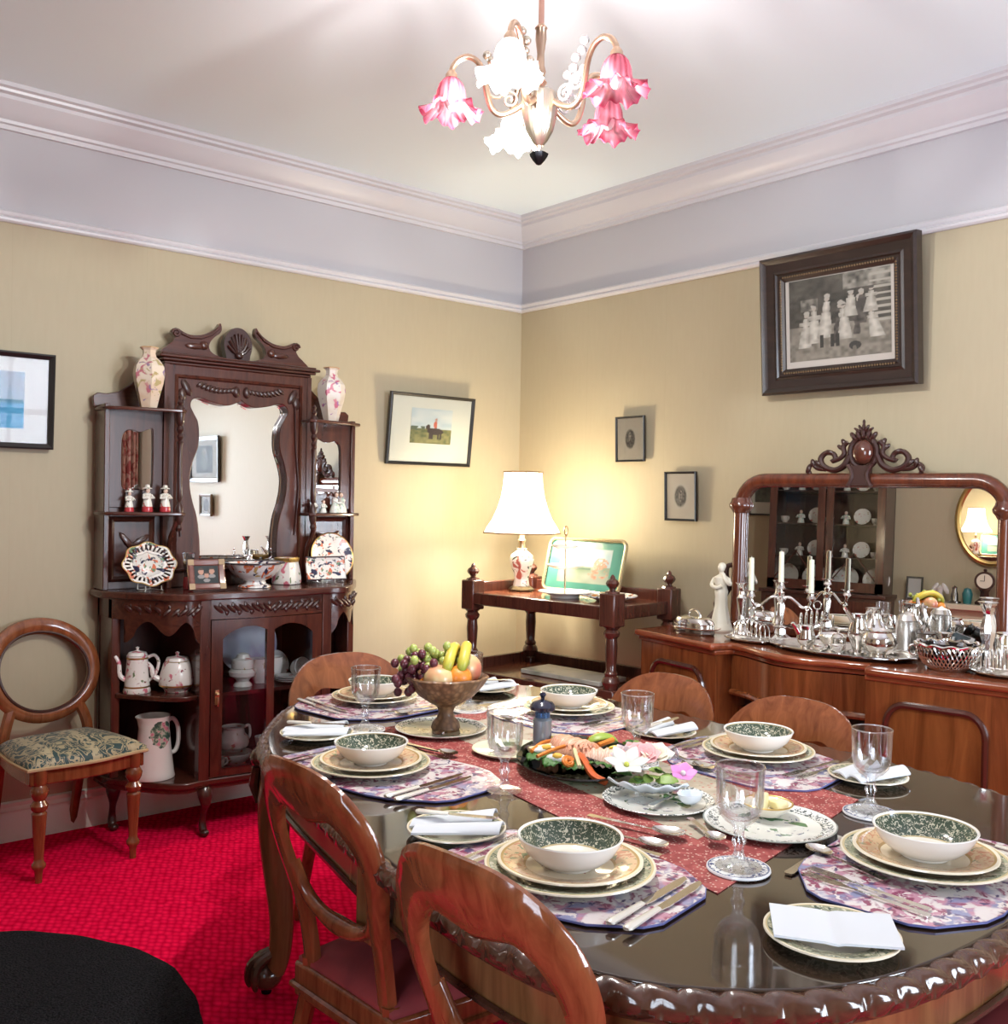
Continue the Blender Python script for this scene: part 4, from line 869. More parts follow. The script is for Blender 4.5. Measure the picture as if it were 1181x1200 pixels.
part('shade', B().add(vs, [(k*nS+i, k*nS+(i+1) % nS, (k+1)*nS+(i+1) % nS, (k+1)*nS+i) for k in range(len(SP)-1) for i in range(nS)]), SHM, lp, smooth=20, fix=False)
b = B()
for k in (0, len(SP)-1): b.tube([(SP[k][0]*cos(2*pi*i/nS+.2), SP[k][0]*sin(2*pi*i/nS+.2), SP[k][1]) for i in range(nS)], .0038, 6, True)
for i in range(nS): b.tube([(r*1.005*cos(2*pi*i/nS+.2), r*1.005*sin(2*pi*i/nS+.2), z) for r, z in SP], .0026, 5)
part('shade_trim', b, mat('tan_braid', (.34, .20, .09), .7), lp)
lamp('table_lamp_light', 'POINT', (lp.location.x, lp.location.y, TZ+.36), LAW, (1, .91, .72), .055)
# three-tier cake stand, leaning tray, plate of sweets, lower tray
cs = thing('cake_stand', 'three-tier china cake stand with thin brass rod on the trolley', 'cake stand', (-.49, -.90, TZ))
for z, r in ((.012, .125), (.135, .092), (.225, .068)):
    part('tier_plate', B().shell([(0, 0), (r*.6, 0), (r*.7, .004), (r, .014), (r, .018), (r*.65, .009), (0, .005)], 32), WHITE, cs, (0, 0, z))
part('foot_ring', B().lathe([(0, 0), (.07, 0), (.065, .014), (0, .014)], 24), WHITE, cs)
part('rod', B().lathe([(0, .012), (.004, .012), (.004, .28), (.010, .285), (.004, .29), (0, .29)], 10).tube([(.018*cos(a)*.6, 0, .310+.02*sin(a)) for a in [2*pi*i/20 for i in range(20)]], .003, 6, True), BRASS, cs)
def trayart(u, v):
    e = max(abs(u-.5), abs(v-.5))*2
    n = vnoise(u*9, v*7); n2 = vnoise(u*30, v*24)
    if e > .70: return mixc((.045, .15, .12), (.06, .19, .15), n)
    c = mixc((.20, .28, .30), (.33, .37, .36), n) if v > .48 else mixc((.10, .14, .09), (.25, .27, .22), n)
    if ((u-.72)/.1)**2+((v-.55)/.13)**2 < 1 and n2 > .35: c = mixc((.26, .06, .04), (.34, .22, .15), n2)
    if ((u-.70)/.13)**2+((v-.34)/.10)**2 < 1 and n2 > .45: c = mixc((.36, .30, .22), (.26, .09, .06), n2)
    if .43 < v < .47 and u < .6: c = (.06, .10, .07)
    return c
ty = bpy.data.objects.new('picture_tray', None); COL.objects.link(ty); ty.location = (-.287, -.79, TZ+.004); ty.rotation_euler = (radians(-15), 0, radians(-90)+TA); tag(ty, 'green picture tray leaning on the wall at the back of the trolley', 'tray')
rr = [(x, z) for cxx, czz, a0 in ((.205, .23, 0), (-.205, .23, pi/2), (-.205, .035, pi), (.205, .035, 1.5*pi)) for x, z in arcpts(cxx, czz, .032, a0, a0+pi/2, 6)]
painted('tray_picture', .452, .242, trayart, 70, 44, paint_mat('lacquered_tray_print', .2, .4), ty, (0, 0, .1325))
part('tray_back', B().prism(rr, .002, .008), mat('tray_green', (.04, .13, .10), .4), ty)
part('gilt_rim', B().tube([(x, -.006, z) for x, z in rr], .0095, 8, True), mat('tray_gilt_rim', (.62, .52, .30), .25, .8), ty)
pl = thing('sweets_plate', 'patterned plate of brown potpourri in front of the leaning tray', 'plate', (-.415, -1.115, TZ))
part('dish', B().shell([(0, 0), (.06, 0), (.07, .006), (.125, .022), (.125, .027), (.07, .012), (0, .008)], 32), IMARI_F, pl)
POT = [mat('potpourri_'+n, c, .8) for n, c in (('orange', (.55, .22, .05)), ('brown', (.16, .07, .03)), ('cream', (.55, .42, .25)))]
for k in range(22):
    a, q = random.uniform(0, 6.28), random.uniform(.01, .085); c, s_ = cos(a), sin(a)
    part('dried_petal', B().at((q*c, q*s_, .022+random.uniform(0, .012)), rz=a*3, rx=random.uniform(-.6, .6)).ell((0, 0, 0), (.017, .012, .005), 7, 4), POT[k % 3], pl)
ST = pattern('grey_veined_board', (.46, .45, .40), [((.60, .58, .52), 5, .5, .2, 'n'), ((.28, .30, .24), 9, .62, .06, 'n')], .35, .2)
tag(part('flat_box', B().box(-.10, .10, -.235, .235, 0, .022), ST, loc=(-.46, -.93, .561), rot=(0, 0, TA), bevel=.004), 'flat pale veined board lying on the trolley\'s lower shelf', 'board')

# ================================================================ sideboard
SY = -2.20
sb = thing('sideboard', 'long serpentine mahogany sideboard with arched door panels along the right wall', 'sideboard', (-.01, SY, 0))
def sbx(y):                                # front line, local x (negative is into the room)
    a = abs(y); 
    if a > .30: return -.56-.08*(1-((a-.30)/.46))**1.0
    return -.60-.045*cos(a/.30*pi)**1 - .0
def sbpoly(y0, y1, off, n=60): return [(sbx(y0+(y1-y0)*i/n)-off, y0+(y1-y0)*i/n) for i in range(n+1)]+[(0, y1), (0, y0)]
part('top', B().prism(sbpoly(-.78, .78, .022), .823, .85, 'xy'), SIDET, sb, bevel=.009)
part('top_moulding', B().prism(sbpoly(-.765, .765, .006), .806, .823, 'xy'), SIDET, sb, bevel=.004)
part('plinth', B().prism(sbpoly(-.765, .765, .008), 0, .09, 'xy'), SIDEW, sb, bevel=.004)
for s in (-1, 1):
    y0, y1 = (.30, .75) if s > 0 else (-.75, -.30)
    part('cupboard', B().prism(sbpoly(y0, y1, 0), .09, .806, 'xy'), SIDEW, sb)
    ya, yb = y0+.075, y1-.075
    n = 40; outl = [(ya, .15)]+[(ya, .665)]+[(ya+.06-.06*cos(t*pi/2/6), .665+.075*sin(t*pi/2/6)) for t in range(1, 7)]+[(yb-.06+.06*sin(t*pi/2/6), .665+.075*cos(t*pi/2/6)) for t in range(0, 6)]+[(yb, .665), (yb, .15)]
    d = part('cupboard_door', B().add([(sbx(y)-.004, y, z) for y, z in outl]+[(sbx(y)+.01, y, z) for y, z in outl], [tuple(range(len(outl)))]+[(i, (i+1) % len(outl), len(outl)+(i+1) % len(outl), len(outl)+i) for i in range(len(outl))]), wood('door_panel_veneer', (.10, .027, .007), (.29, .095, .026), .2, .5, 3, 'z', 5), sb, smooth=0)
    part('arched_moulding', B().tube([(sbx(y)-.005, y, z) for y, z in outl], .011, 8, True), mat('dark_bead', (.055, .014, .008), .2, 0, .5), d)
part('centre_carcass', B().prism([(-.46, -.30), (-.46, .30), (0, .30), (0, -.30)], .09, .806, 'xy'), MAHOG_DZ, sb, smooth=0)
part('drawer', B().prism([(sbx(-.295+.59*i/40), -.295+.59*i/40) for i in range(41)]+[(-.46, .295), (-.46, -.295)], .665, .802, 'xy'), SIDEW, sb)
part('drawer_lip', B().tube([(sbx(-.295+.59*i/40)-.004, -.295+.59*i/40, .662) for i in range(41)], .012, 8), SIDEW, sb)
part('lower_drawer', B().prism([(sbx(-.295+.59*i/40)+.05, -.295+.59*i/40) for i in range(41)]+[(-.46, .295), (-.46, -.295)], .10, .60, 'xy'), SIDEW, sb)
SZ = .8505
# overmantel mirror standing on the sideboard, its left end pulled forward
MA = radians(8.5)
mr = thing('sideboard_mirror', 'wide arched mahogany mirror with carved crest standing on the sideboard', 'mirror', (-.135, -2.185, SZ), MA); mr.rotation_euler = (0, radians(1.2), MA)
# local: x into wall, y along; front faces -x
HWm, Ht = .545, .655
ro = [(-HWm, 0)]+[(-HWm, Ht-.115)]+[(-HWm+.115-.115*cos(t*pi/2/8), Ht-.115+.115*sin(t*pi/2/8)) for t in range(1, 9)]+[(HWm-.115+.115*sin(t*pi/2/8), Ht-.115+.115*cos(t*pi/2/8)) for t in range(0, 9)]+[(HWm, 0)]
def sh(k): return [(y*(HWm-k)/HWm, .03 if z <= .03 else z-k*z/Ht) for y, z in ro]
part('glass', B().add([(-.006, y, z) for y, z in sh(.03)], [tuple(range(len(ro)))]), MIRROR, mr, smooth=0, fix=False)
part('mirror_back', B().prism(sh(.02), .002, .016, 'yz'), MAHOG_D, mr, smooth=0)
SBM = wood('mirror_frame_wood', (.075, .018, .009), (.17, .044, .018), .2, .5, 5, 'z')
part('frame_moulding', B().tube([(-.012, y*(HWm-.026)/HWm, z-.026*z/Ht) for y, z in ro], .029, 12), SBM, mr)
part('base_rail', B().box(-.05, .02, -HWm-.05, HWm+.05, 0, .035), SBM, mr, bevel=.006)
for s in (-1, 1):
    part('capital', B().at((-.014, s*(HWm-.026), Ht-.135)).lathe([(0, -.03), (.030, -.03), (.036, -.018), (.046, -.006), (.048, .006), (.040, .02), (.036, .034), (0, .034)], 18), SBM, mr)
    sc = [(s*(HWm+.005), .27), (s*(HWm+.03), .26), (s*(HWm+.034), .22), (s*(HWm+.02), .18), (s*(HWm+.034), .15), (s*(HWm+.06), .12), (s*(HWm+.05), .08), (s*(HWm+.075), .06), (s*(HWm+.10), .03)]
    part('side_scroll', B().tube([(-.01, y, z) for y, z in smooth_poly(sc, 4, False)], [.010+.012*(i/32) for i in range(33)], 8).ell((-.01, s*(HWm+.06), .10), (.02, .03, .03)).ell((-.01, s*(HWm+.03), .165), (.016, .02, .02)), CARVE, mr)
b = B(); CZ = Ht-.005
b.at((-.02, 0, CZ+.115)).ell((0, 0, 0), (.030, .048, .066), 20, 12); part('carved_boss', b, wood('boss_wood', (.06, .018, .012), (.12, .035, .02), .15, .6, 6, 'z'), mr)
b = B().tube([(-.015, .060*cos(a), CZ+.115+.080*sin(a)) for a in [2*pi*i/32 for i in range(32)]], .014, 8, True)
b.prism([(-.045, CZ-.055), (.045, CZ-.055), (.032, CZ-.02), (.036, CZ+.045), (-.036, CZ+.045), (-.032, CZ-.02)], -.055, -.0, 'yz')
for s in (-1, 1):
    b.tube([(-.05, s*(.052-.02*sin(t*pi/12)), CZ-.06+.11*t/12) for t in range(13)], .011, 8)
    cur = smooth_poly([(s*.062, CZ+.10), (s*.085, CZ+.05), (s*.13, CZ+.025), (s*.18, CZ+.045), (s*.195, CZ+.085), (s*.172, CZ+.115), (s*.138, CZ+.11), (s*.128, CZ+.085), (s*.145, CZ+.07)], 5, False)
    b.tube([(-.015, y, z) for y, z in cur], [.017-.006*i/len(cur) for i in range(len(cur))], 8)
    cur = smooth_poly([(s*.07, CZ+.17), (s*.09, CZ+.145), (s*.085, CZ+.11), (s*.105, CZ+.085), (s*.14, CZ+.07)], 5, False)
    b.tube([(-.02, y, z) for y, z in cur], [.012]*len(cur), 8)
    cur = smooth_poly([(s*.17, CZ+.03), (s*.21, CZ+.035), (s*.235, CZ+.055), (s*.255, CZ+.035), (s*.245, CZ+.005)], 5, False)
    b.tube([(-.012, y, z) for y, z in cur], [.013-.004*i/len(cur) for i in range(len(cur))], 8)
    for (y, z, a) in ((.088, .165, .4), (.10, .14, .9), (.205, .06, .8), (.23, .062, .2), (.25, .03, -.4), (.15, .118, 1.2)): b.at((-.02, s*y, CZ+z), rx=-s*a).ell((0, 0, 0), (.010, .012, .024), 8, 5)
    b.at()
for k in range(5): b.at((-.02, (k-2)*.022, CZ+.208-.006*abs(k-2)), rx=-(k-2)*.28).ell((0, 0, 0), (.015, .013, .028), 8, 5)
for k in range(5): b.at((-.02, (k-2)*.013, CZ+.243-.008*abs(k-2)), rx=-(k-2)*.45).ell((0, 0, 0), (.010, .008, .024), 8, 5)
b.at((-.02, 0, CZ+.268)).ell((0, 0, 0), (.008, .007, .016), 8, 5).at()
cc = part('carved_crest', b, CARVE, mr); bo = [c for c in mr.children if c.name.startswith('carved_boss')][0]
for o in (cc, bo): o.scale = (1, .88, .76); o.location.z = CZ*(1-.76)
# ---- silver and things on the sideboard
G_S = 'silver tea ware on the sideboard'
def sv(name, label, cat, x, y, rz=0, group=None): return thing(name, label, cat, (x, y, SZ), rz, group)
t = sv('butter_dish', 'covered silver butter dish with looped handle at the sideboard\'s left end', 'dish', -.485, -1.655, radians(-10))
part('base', B().at(sc=(.62, 1, 1)).lathe([(0, 0), (.10, 0), (.105, .008), (.10, .022), (0, .022)], 36, lambda a, z: 1+.03*cos(4*a)), PEWTER, t)
part('rim', B().at(sc=(.62, 1, 1)).lathe([(0, .022), (.128, .026), (.13, .030), (.10, .031), (0, .031)], 48, lambda a, z: 1+.03*cos(8*a)), SILVER, t)
part('cover', B().at(sc=(.62, 1, 1)).lathe([(0, .03), (.10, .031), (.102, .045), (.085, .064), (.05, .070), (0, .071)], 36), SILVER, t)
part('handle', B().tube([(0, .035*cos(a), .068+.028*sin(a)) for a in [pi*i/12 for i in range(13)]], .0045, 8), SILVER, t)
IV = mat('ivory_parian', (.74, .68, .56), .45)
t = sv('statuette', 'ivory white statuette of a draped standing figure beside the sideboard mirror', 'statuette', -.325, -1.665, radians(-70))
part('plinth', B().lathe([(0, 0), (.052, 0), (.054, .008), (.048, .016), (.044, .03), (0, .03)], 20), IV, t)
part('draped_body', B().lathe([(0, .03), (.040, .03), (.034, .06), (.026, .10), (.024, .14), (.027, .165), (.022, .185), (.026, .205), (.027, .222), (.011, .235), (.009, .245), (0, .247)], 22, lambda a, z: 1+(.06*sin(7*a) if z < .17 else .0)+(.18*abs(cos(a)) if .19 < z < .23 else 0)), IV, t)
part('arms', B().tube(smooth_poly([(-.030, 0, .218), (-.038, -.012, .19), (-.012, -.028, .18), (.010, -.028, .19)], 4, False), .008, 8).tube(smooth_poly([(.030, 0, .218), (.040, -.010, .195), (.026, -.024, .21), (.012, -.016, .238)], 4, False), .008, 8), IV, t)
part('head', B().ell((0, -.003, .262), (.015, .016, .020), 14, 10).ell((0, -.019, .260), (.0025, .004, .003), 6, 4).ell((0, .006, .268), (.017, .016, .016), 12, 8), IV, t)
def toast_rack(label, x, y, rz, n=7):
    t = sv('toast_rack', label, 'toast rack', x, y, rz, 'toast racks on the sideboard')
    part('base', B().box(-.028, .028, -.075, .075, .014, .019), SILVER, t, bevel=.002)
    part('foot', B().ell((-.026, -.07, .009), .007, 8, 6).ell((.026, -.07, .009), .007, 8, 6).ell((-.026, .07, .009), .007, 8, 6).ell((.026, .07, .009), .007, 8, 6), SILVER, t)
    for k in range(n):
        y_ = -.066+.132*k/(n-1); hh = .05+.018*(1-abs(k-(n-1)/2)/((n-1)/2))
        part('arch', B().tube([(-.026, y_, .016)]+[(.026*cos(pi-a), y_, .016+hh*.55+hh*.45*sin(a)) for a in [pi*i/10 for i in range(11)]]+[(.026, y_, .016)], .0032, 6), SILVER, t)
    part('ring_handle', B().tube([(0, .016*cos(a), .105+.018*sin(a)) for a in [2*pi*i/16 for i in range(16)]], .003, 6, True), SILVER, t); return t
def oval_tray(label, x, y, rz, a, b_, h=.012, m=SILVER_R, grp=None):
    t = sv('silver_tray', label, 'tray', x, y, rz, grp)
    rf = lambda an, z: 1+.02*cos(12*an)
    part('tray_bed', B().at(sc=(b_/a, 1, 1)).shell([(0, .004), (a*.80, .004), (a*.88, h*.8), (a*.985, h+.001), (a, h-.002), (a*.88, h*.45), (a*.80, 0), (0, 0)], 48, rf), m, t)
    part('gadroon_rim', B().tube([(b_*(1+.02*cos(12*w))*cos(w), a*(1+.02*cos(12*w))*sin(w), h) for w in [2*pi*i/72 for i in range(72)]], .004, 6, True), SILVER, t); return t
oval_tray('small silver tray under the left toast rack', -.48, -1.93, radians(-8), .115, .075)
o = toast_rack('silver toast rack on a small tray near the sideboard\'s left end', -.48, -1.93, radians(-8)); o.location.z += .006
t = sv('candlestick', 'single silver candlestick with flared mouth in front of the mirror\'s left edge', 'candlestick', -.36, -1.795)
part('stick', B().lathe([(0, 0), (.045, 0), (.046, .006), (.036, .012), (.022, .03), (.014, .05), (.012, .09), (.018, .13), (.020, .15), (.012, .16), (.012, .18), (.016, .20), (.024, .208), (.025, .212), (.012, .212), (0, .205)], 20, lambda a, z: 1+.05*cos(6*a)), SILVER, t)
# candelabrum
t = sv('candelabrum', 'three-light silver candelabrum standing left of the large tea tray', 'candelabrum', -.385, -1.995, radians(32))
NZ = [(.007, 0), (.010, .006), (.017, .012), (.013, .022), (.010, .028), (.026, .034), (.028, .036), (.012, .037), (.0, .037)]
part('base', B().lathe([(0, 0), (.052, 0), (.054, .008), (.044, .014), (.022, .03), (.018, .05), (.030, .058), (.012, .064), (.0, .066)], 8), SILVER, t, smooth=20)
part('column', B().lathe([(0, .064), (.009, .064), (.016, .14), (.012, .15), (.020, .165), (.010, .175), (.015, .19), (.0, .20)], 14), SILVER, t)
part('nozzle', B().lathe([(r, z+.195) for r, z in [(0, 0)]+NZ], 16, lambda a, z: 1+.06*cos(6*a)), SILVER, t)
for s in (-1, 1):
    cur = smooth_poly([(0, 0, .165), (0, s*.03, .172), (0, s*.055, .155), (0, s*.08, .135), (0, s*.102, .140), (0, s*.112, .165)], 5, False)
    part('arm', B().tube(cur, .0055, 8).tube([(0, s*(.10+.013*(1-k/12)*cos(k*.6)), .128+.013*(1-k/12)*sin(k*.6)) for k in range(12)], .003, 6), SILVER, t)
    part('nozzle', B().lathe([(r, z+.158) for r, z in [(0, 0)]+NZ], 16, lambda a, z: 1+.06*cos(6*a), loc=(0, s*.112, 0)), SILVER, t)
ca, sa_ = cos(radians(32)), sin(radians(32))
for s, lab, hh, zz in ((0, 'tallest cream candle in the middle of the silver candelabrum', .115, .232), (1, 'cream candle in the candelabrum\'s left arm', .125, .195), (-1, 'cream candle in the candelabrum\'s right arm', .125, .195)):
    tag(part('candle', B().lathe([(0, 0), (.0105, 0), (.0095, hh), (.004, hh+.001), (0, hh-.002)], 14).tube([(0, 0, hh-.002), (0, .001, hh+.006)], .001, 5), WAX, loc=(-.385-sa_*s*.112, -1.995+ca*s*.112, SZ+zz)), lab, 'candle', 'candles on the sideboard')
oval_tray('large oval silver tea tray with shaped rim in the middle of the sideboard', -.455, -2.30, 0, .275, .155, .016)
TR = .005
def pear(name, label, cat, x, y, rz, prof, spout=None, handle=None, lid=None, m=SILVER, dz=TR, n=24, rf=None, grp=G_S, hr=.0045):
    t = thing(name, label, cat, (x, y, SZ+dz), rz, grp)
    part('body', B().lathe(prof, n, rf), m, t)
    if lid: part('lid', B().lathe(lid, n), m, t)
    if spout: part('spout', B().tube(smooth_poly(spout, 4, False), [.012-.006*i/(4*(len(spout)-1)) for i in range(4*(len(spout)-1)+1)], 8), m, t)
    if handle: part('handle', B().tube(smooth_poly(handle, 5, False), hr, 7), m, t)
    return t
fl = lambda a, z: 1+.03*cos(14*a)
pear('cream_jug', 'small silver cream jug at the front left of the tea tray', 'jug', -.525, -2.20, radians(150), [(0, 0), (.024, 0), (.026, .006), (.016, .012), (.030, .028), (.034, .045), (.026, .07), (.030, .088), (.027, .088), (0, .06)], [(.028, 0, .06), (.042, 0, .082), (.056, 0, .098)], [(-.026, 0, .08), (-.05, 0, .088), (-.055, 0, .06), (-.032, 0, .04)])
pear('claret_jug', 'helmet-shaped silver jug with high lip on the tea tray', 'jug', -.435, -2.352, radians(160), [(0, 0), (.034, 0), (.035, .006), (.018, .014), (.026, .04), (.036, .065), (.034, .09), (.024, .115), (.028, .14), (.026, .14), (0, .10)], [(.024, 0, .12), (.042, 0, .142), (.062, 0, .165)], [(-.024, 0, .13), (-.055, 0, .15), (-.065, 0, .10), (-.036, 0, .06)], rf=fl)
pear('sugar_basin', 'round-bellied silver sugar basin at the right of the tea tray', 'bowl', -.475, -2.455, radians(200), [(0, 0), (.032, 0), (.034, .006), (.028, .012), (.052, .03), (.060, .052), (.054, .078), (.046, .09), (.052, .098), (.048, .098), (.04, .085), (0, .06)], None, [(-.05, 0, .085), (-.085, 0, .095), (-.088, 0, .06), (-.056, 0, .042)], rf=fl)
pear('coffee_pot', 'tall-necked silver coffee pot behind the sugar basin', 'coffee pot', -.30, -2.335, radians(30), [(0, 0), (.045, 0), (.048, .01), (.055, .04), (.055, .07), (.040, .095), (.028, .108), (.026, .145), (.030, .152), (.026, .152), (0, .14)], [(.05, 0, .04), (.075, 0, .07), (.082, 0, .105)], [(-.028, 0, .14), (-.06, 0, .14), (-.07, 0, .09), (-.05, 0, .05)])
pear('spoon_warmer', 'low fluted silver bowl at the back of the tea tray', 'bowl', -.385, -2.22, 0, [(0, 0), (.026, 0), (.028, .008), (.04, .02), (.052, .045), (.05, .05), (.03, .02), (0, .015)], rf=lambda a, z: 1+.05*cos(10*a), m=SILVER_R)
pear('salt_cellar', 'small gilt-lined silver salt at the front of the tea tray', 'salt cellar', -.565, -2.285, 0, [(0, 0), (.018, 0), (.016, .008), (.028, .02), (.030, .032), (.026, .032), (0, .02)], m=SILVER)
pear('salt_cellar', 'small round silver salt between the cream jug and the tall jug', 'salt cellar', -.54, -2.335, 0, [(0, 0), (.018, 0), (.016, .008), (.028, .02), (.030, .036), (.026, .036), (0, .02)], m=SILVER)
pear('mustard_pot', 'little lidded silver mustard pot in the middle of the tea tray', 'mustard pot', -.45, -2.285, .8, [(0, 0), (.024, 0), (.026, .006), (.026, .045), (.028, .048), (0, .05)], None, [(-.026, 0, .04), (-.044, 0, .042), (-.044, 0, .016), (-.026, 0, .012)], [(0, .05), (.027, .05), (.018, .062), (.005, .066), (.006, .074), (0, .077)])
oval_tray('square-cornered silver waiter under the lidded hot-water pot', -.285, -2.455, 0, .10, .085, .01, SILVER_R)
pear('hot_water_pot', 'lidded cylindrical silver hot-water pot on a small waiter', 'pot', -.285, -2.455, radians(200), [(0, 0), (.046, 0), (.048, .008), (.042, .014), (.040, .08), (.037, .115), (.038, .12), (0, .12)], None, [(-.04, 0, .10), (-.075, 0, .11), (-.08, 0, .06), (-.042, 0, .03)], [(0, .12), (.038, .12), (.030, .138), (.010, .146), (0, .152)], SILVER_R)
pear('tankard', 'dark pewter mug right of the lidded hot-water pot', 'mug', -.30, -2.54, radians(40), [(0, 0), (.036, 0), (.038, .006), (.032, .014), (.040, .05), (.034, .085), (.037, .09), (.034, .09), (0, .05)], None, [(-.034, 0, .075), (-.06, 0, .08), (-.062, 0, .045), (-.036, 0, .03)], None, PEWTER, 0)
pear('silver_goblet', 'small silver goblet between the pewter mug and the pierced bowl', 'goblet', -.33, -2.615, 0, [(0, 0), (.026, 0), (.024, .006), (.006, .014), (.006, .05), (.022, .068), (.027, .10), (.025, .10), (0, .07)], dz=0)
# pierced bowl: a lattice of holes over a blue glass liner
t = sv('pierced_bowl', 'round silver bowl with pierced lattice sides near the sideboard\'s right end', 'bowl', -.475, -2.70, 0)
bp = [(.060, .006), (.075, .018), (.088, .036), (.096, .056), (.098, .078)]
b = B(); nB = 44
for sgn in (-1, 1):
    for i in range(nB):
        b.tube([(bp[k][0]*cos(2*pi*(i+sgn*k*.75)/nB), bp[k][0]*sin(2*pi*(i+sgn*k*.75)/nB), bp[k][1]) for k in range(5)], .0028, 4)
o = part('pierced_lattice', b, SILVER, t); o['kind'] = 'stuff'
part('base', B().lathe([(0, 0), (.058, 0), (.062, .006), (.05, .01), (0, .01)], 32), SILVER, t)
part('rim', B().tube([((.100+.003*cos(12*w))*cos(w), (.100+.003*cos(12*w))*sin(w), .082+.003*cos(12*w)) for w in [2*pi*i/96 for i in range(96)]], .0055, 7, True), SILVER, t)
part('liner', B().shell([(.055, .012), (.07, .02), (.083, .038), (.09, .058), (.092, .079), (.089, .079), (.08, .04), (.0, .014)], 40), clear_glass('dark_blue_glass_liner', (.10, .10, .16), .8, .1), t)
part('ring_handle', B().tube([(0, .110+.012*cos(a), .06+.016*sin(a)) for a in [2*pi*i/14 for i in range(14)]], .003, 6, True), SILVER, t, rot=(0, 0, .6))
for nm, rr_, (px_, py_) in (('cut_glass_stopper', .022, (-.02, .01)), ('cut_glass_stopper', .018, (.028, -.03)), ('cut_glass_stopper', .016, (.02, .045))):
    o = tag(part(nm, B().at(sc=1).ell((0, 0, rr_), rr_, 8, 5), clear_glass('crystal_ball', (.8, .82, .88), 1, .3), loc=(-.475+px_, -2.70+py_, SZ+.055), smooth=0), {.022: 'largest faceted glass stopper lying in the pierced bowl', .018: 'middle-sized faceted glass stopper in the pierced bowl', .016: 'smallest faceted glass stopper in the pierced bowl'}[rr_], 'stopper')
oval_tray('silver tray under the toast rack at the sideboard\'s right end', -.44, -2.865, 0, .10, .085)
o = toast_rack('silver toast rack at the sideboard\'s right end by the photo edge', -.44, -2.865, radians(10)); o.location.z += .006
VP = [(0, 0), (.040, 0), (.042, .008), (.026, .02), (.016, .05), (.014, .07), (.024, .12), (.022, .15), (.014, .172), (.015, .19), (.026, .218), (.034, .224), (.030, .224), (.013, .19), (0, .18)]
pear('bud_vase', 'tall silver bud vase in front of the right-hand tankards', 'vase', -.385, -2.785, 0, VP, dz=0, grp='silver bud vases', rf=lambda a, z: 1+.05*cos(8*a))
pear('bud_vase', 'tall silver bud vase standing farther back near the mirror\'s right end', 'vase', -.23, -2.72, 0, VP, m=SILVER_R, dz=0, grp='silver bud vases', rf=lambda a, z: 1+.05*cos(8*a))
pear('tankard', 'engraved silver tankard at the far right edge of the sideboard', 'tankard', -.31, -2.82, radians(100), [(0, 0), (.044, 0), (.046, .01), (.040, .018), (.041, .10), (.038, .115), (.041, .12), (.037, .12), (0, .06)], None, [(-.04, 0, .10), (-.072, 0, .11), (-.078, 0, .05), (-.042, 0, .03)], dz=0)
BW = pattern('black_and_silver_foil', (.03, .05, .055), [((.62, .63, .62), 16, .53, .02, 'n')], .2, .5)
tag(part('foil_cracker', B().at((0, 0, .05), rz=.2, ry=0).tube([(0, -.06, -.012), (0, -.045, -.01), (0, -.03, 0), (0, .03, .018), (0, .045, .02), (0, .06, .03)], [.028, .012, .024, .026, .012, .030], 10).tube([(0, 0, -.05), (0, 0, -.02)], .02, 8), BW, loc=(-.20, -2.62, SZ)), 'black and silver foil-wrapped roll behind the pierced bowl', 'wrapped roll')

# ================================================================ the far side of the room, seen in the mirrors
cb = thing('china_cabinet', 'tall dark china cabinet with glazed doors reflected in the sideboard mirror', 'display cabinet', (XW+.012, -.85, 0), 0)
part('lower_case', B().box(0, .44, -.50, .50, .06, .80).box(.01, .42, -.48, .48, 0, .06).box(0, .46, -.52, .52, .80, .83), MAHOG_D, cb, bevel=.004)
part('upper_case', B().box(0, .02, -.48, .48, .83, 2.1).box(0, .36, -.48, -.44, .83, 2.1).box(0, .36, .44, .48, .83, 2.1).box(0, .36, -.48, .48, 2.06, 2.1), MAHOG_D, cb)
part('cornice', B().box(0, .40, -.52, .52, 2.1, 2.13).box(0, .43, -.55, .55, 2.13, 2.17), MAHOG_D, cb, bevel=.005)
for z in (1.12, 1.40, 1.68): part('shelf', B().box(.02, .33, -.44, .44, z-.012, z), MAHOG_D, cb)
for s in (-1, 1):
    y0, y1 = (.005, .475) if s > 0 else (-.475, -.005)
    d = part('glazed_door', B().box(.345, .37, y0, y0+.06, .84, 2.06).box(.345, .37, y1-.06, y1, .84, 2.06).box(.345, .37, y0, y1, .84, .92).box(.345, .37, y0, y1, 1.99, 2.06), CHIF_Z, cb, smooth=0)
    part('glazing_bar', B().tube([(.358, y0+.05, .92), (.358, (y0+y1)/2, 1.16), (.358, y1-.05, .92)], .006, 6).tube([(.358, y0+.05, 1.99), (.358, (y0+y1)/2, 1.75), (.358, y1-.05, 1.99)], .006, 6), CHIF_Z, d)
    part('pane', B().box(.352, .356, y0+.05, y1-.05, .91, 2.0), PANE, d, smooth=0)
    part('lower_door', B().box(.44, .455, y0+.02, y1-.02, .1, .77).frame(.01, .01, [(0, 0), (.001, 0), (.001, .001)]), CHIF_Z, cb, bevel=.004)
cx0 = XW+.012
k = 0
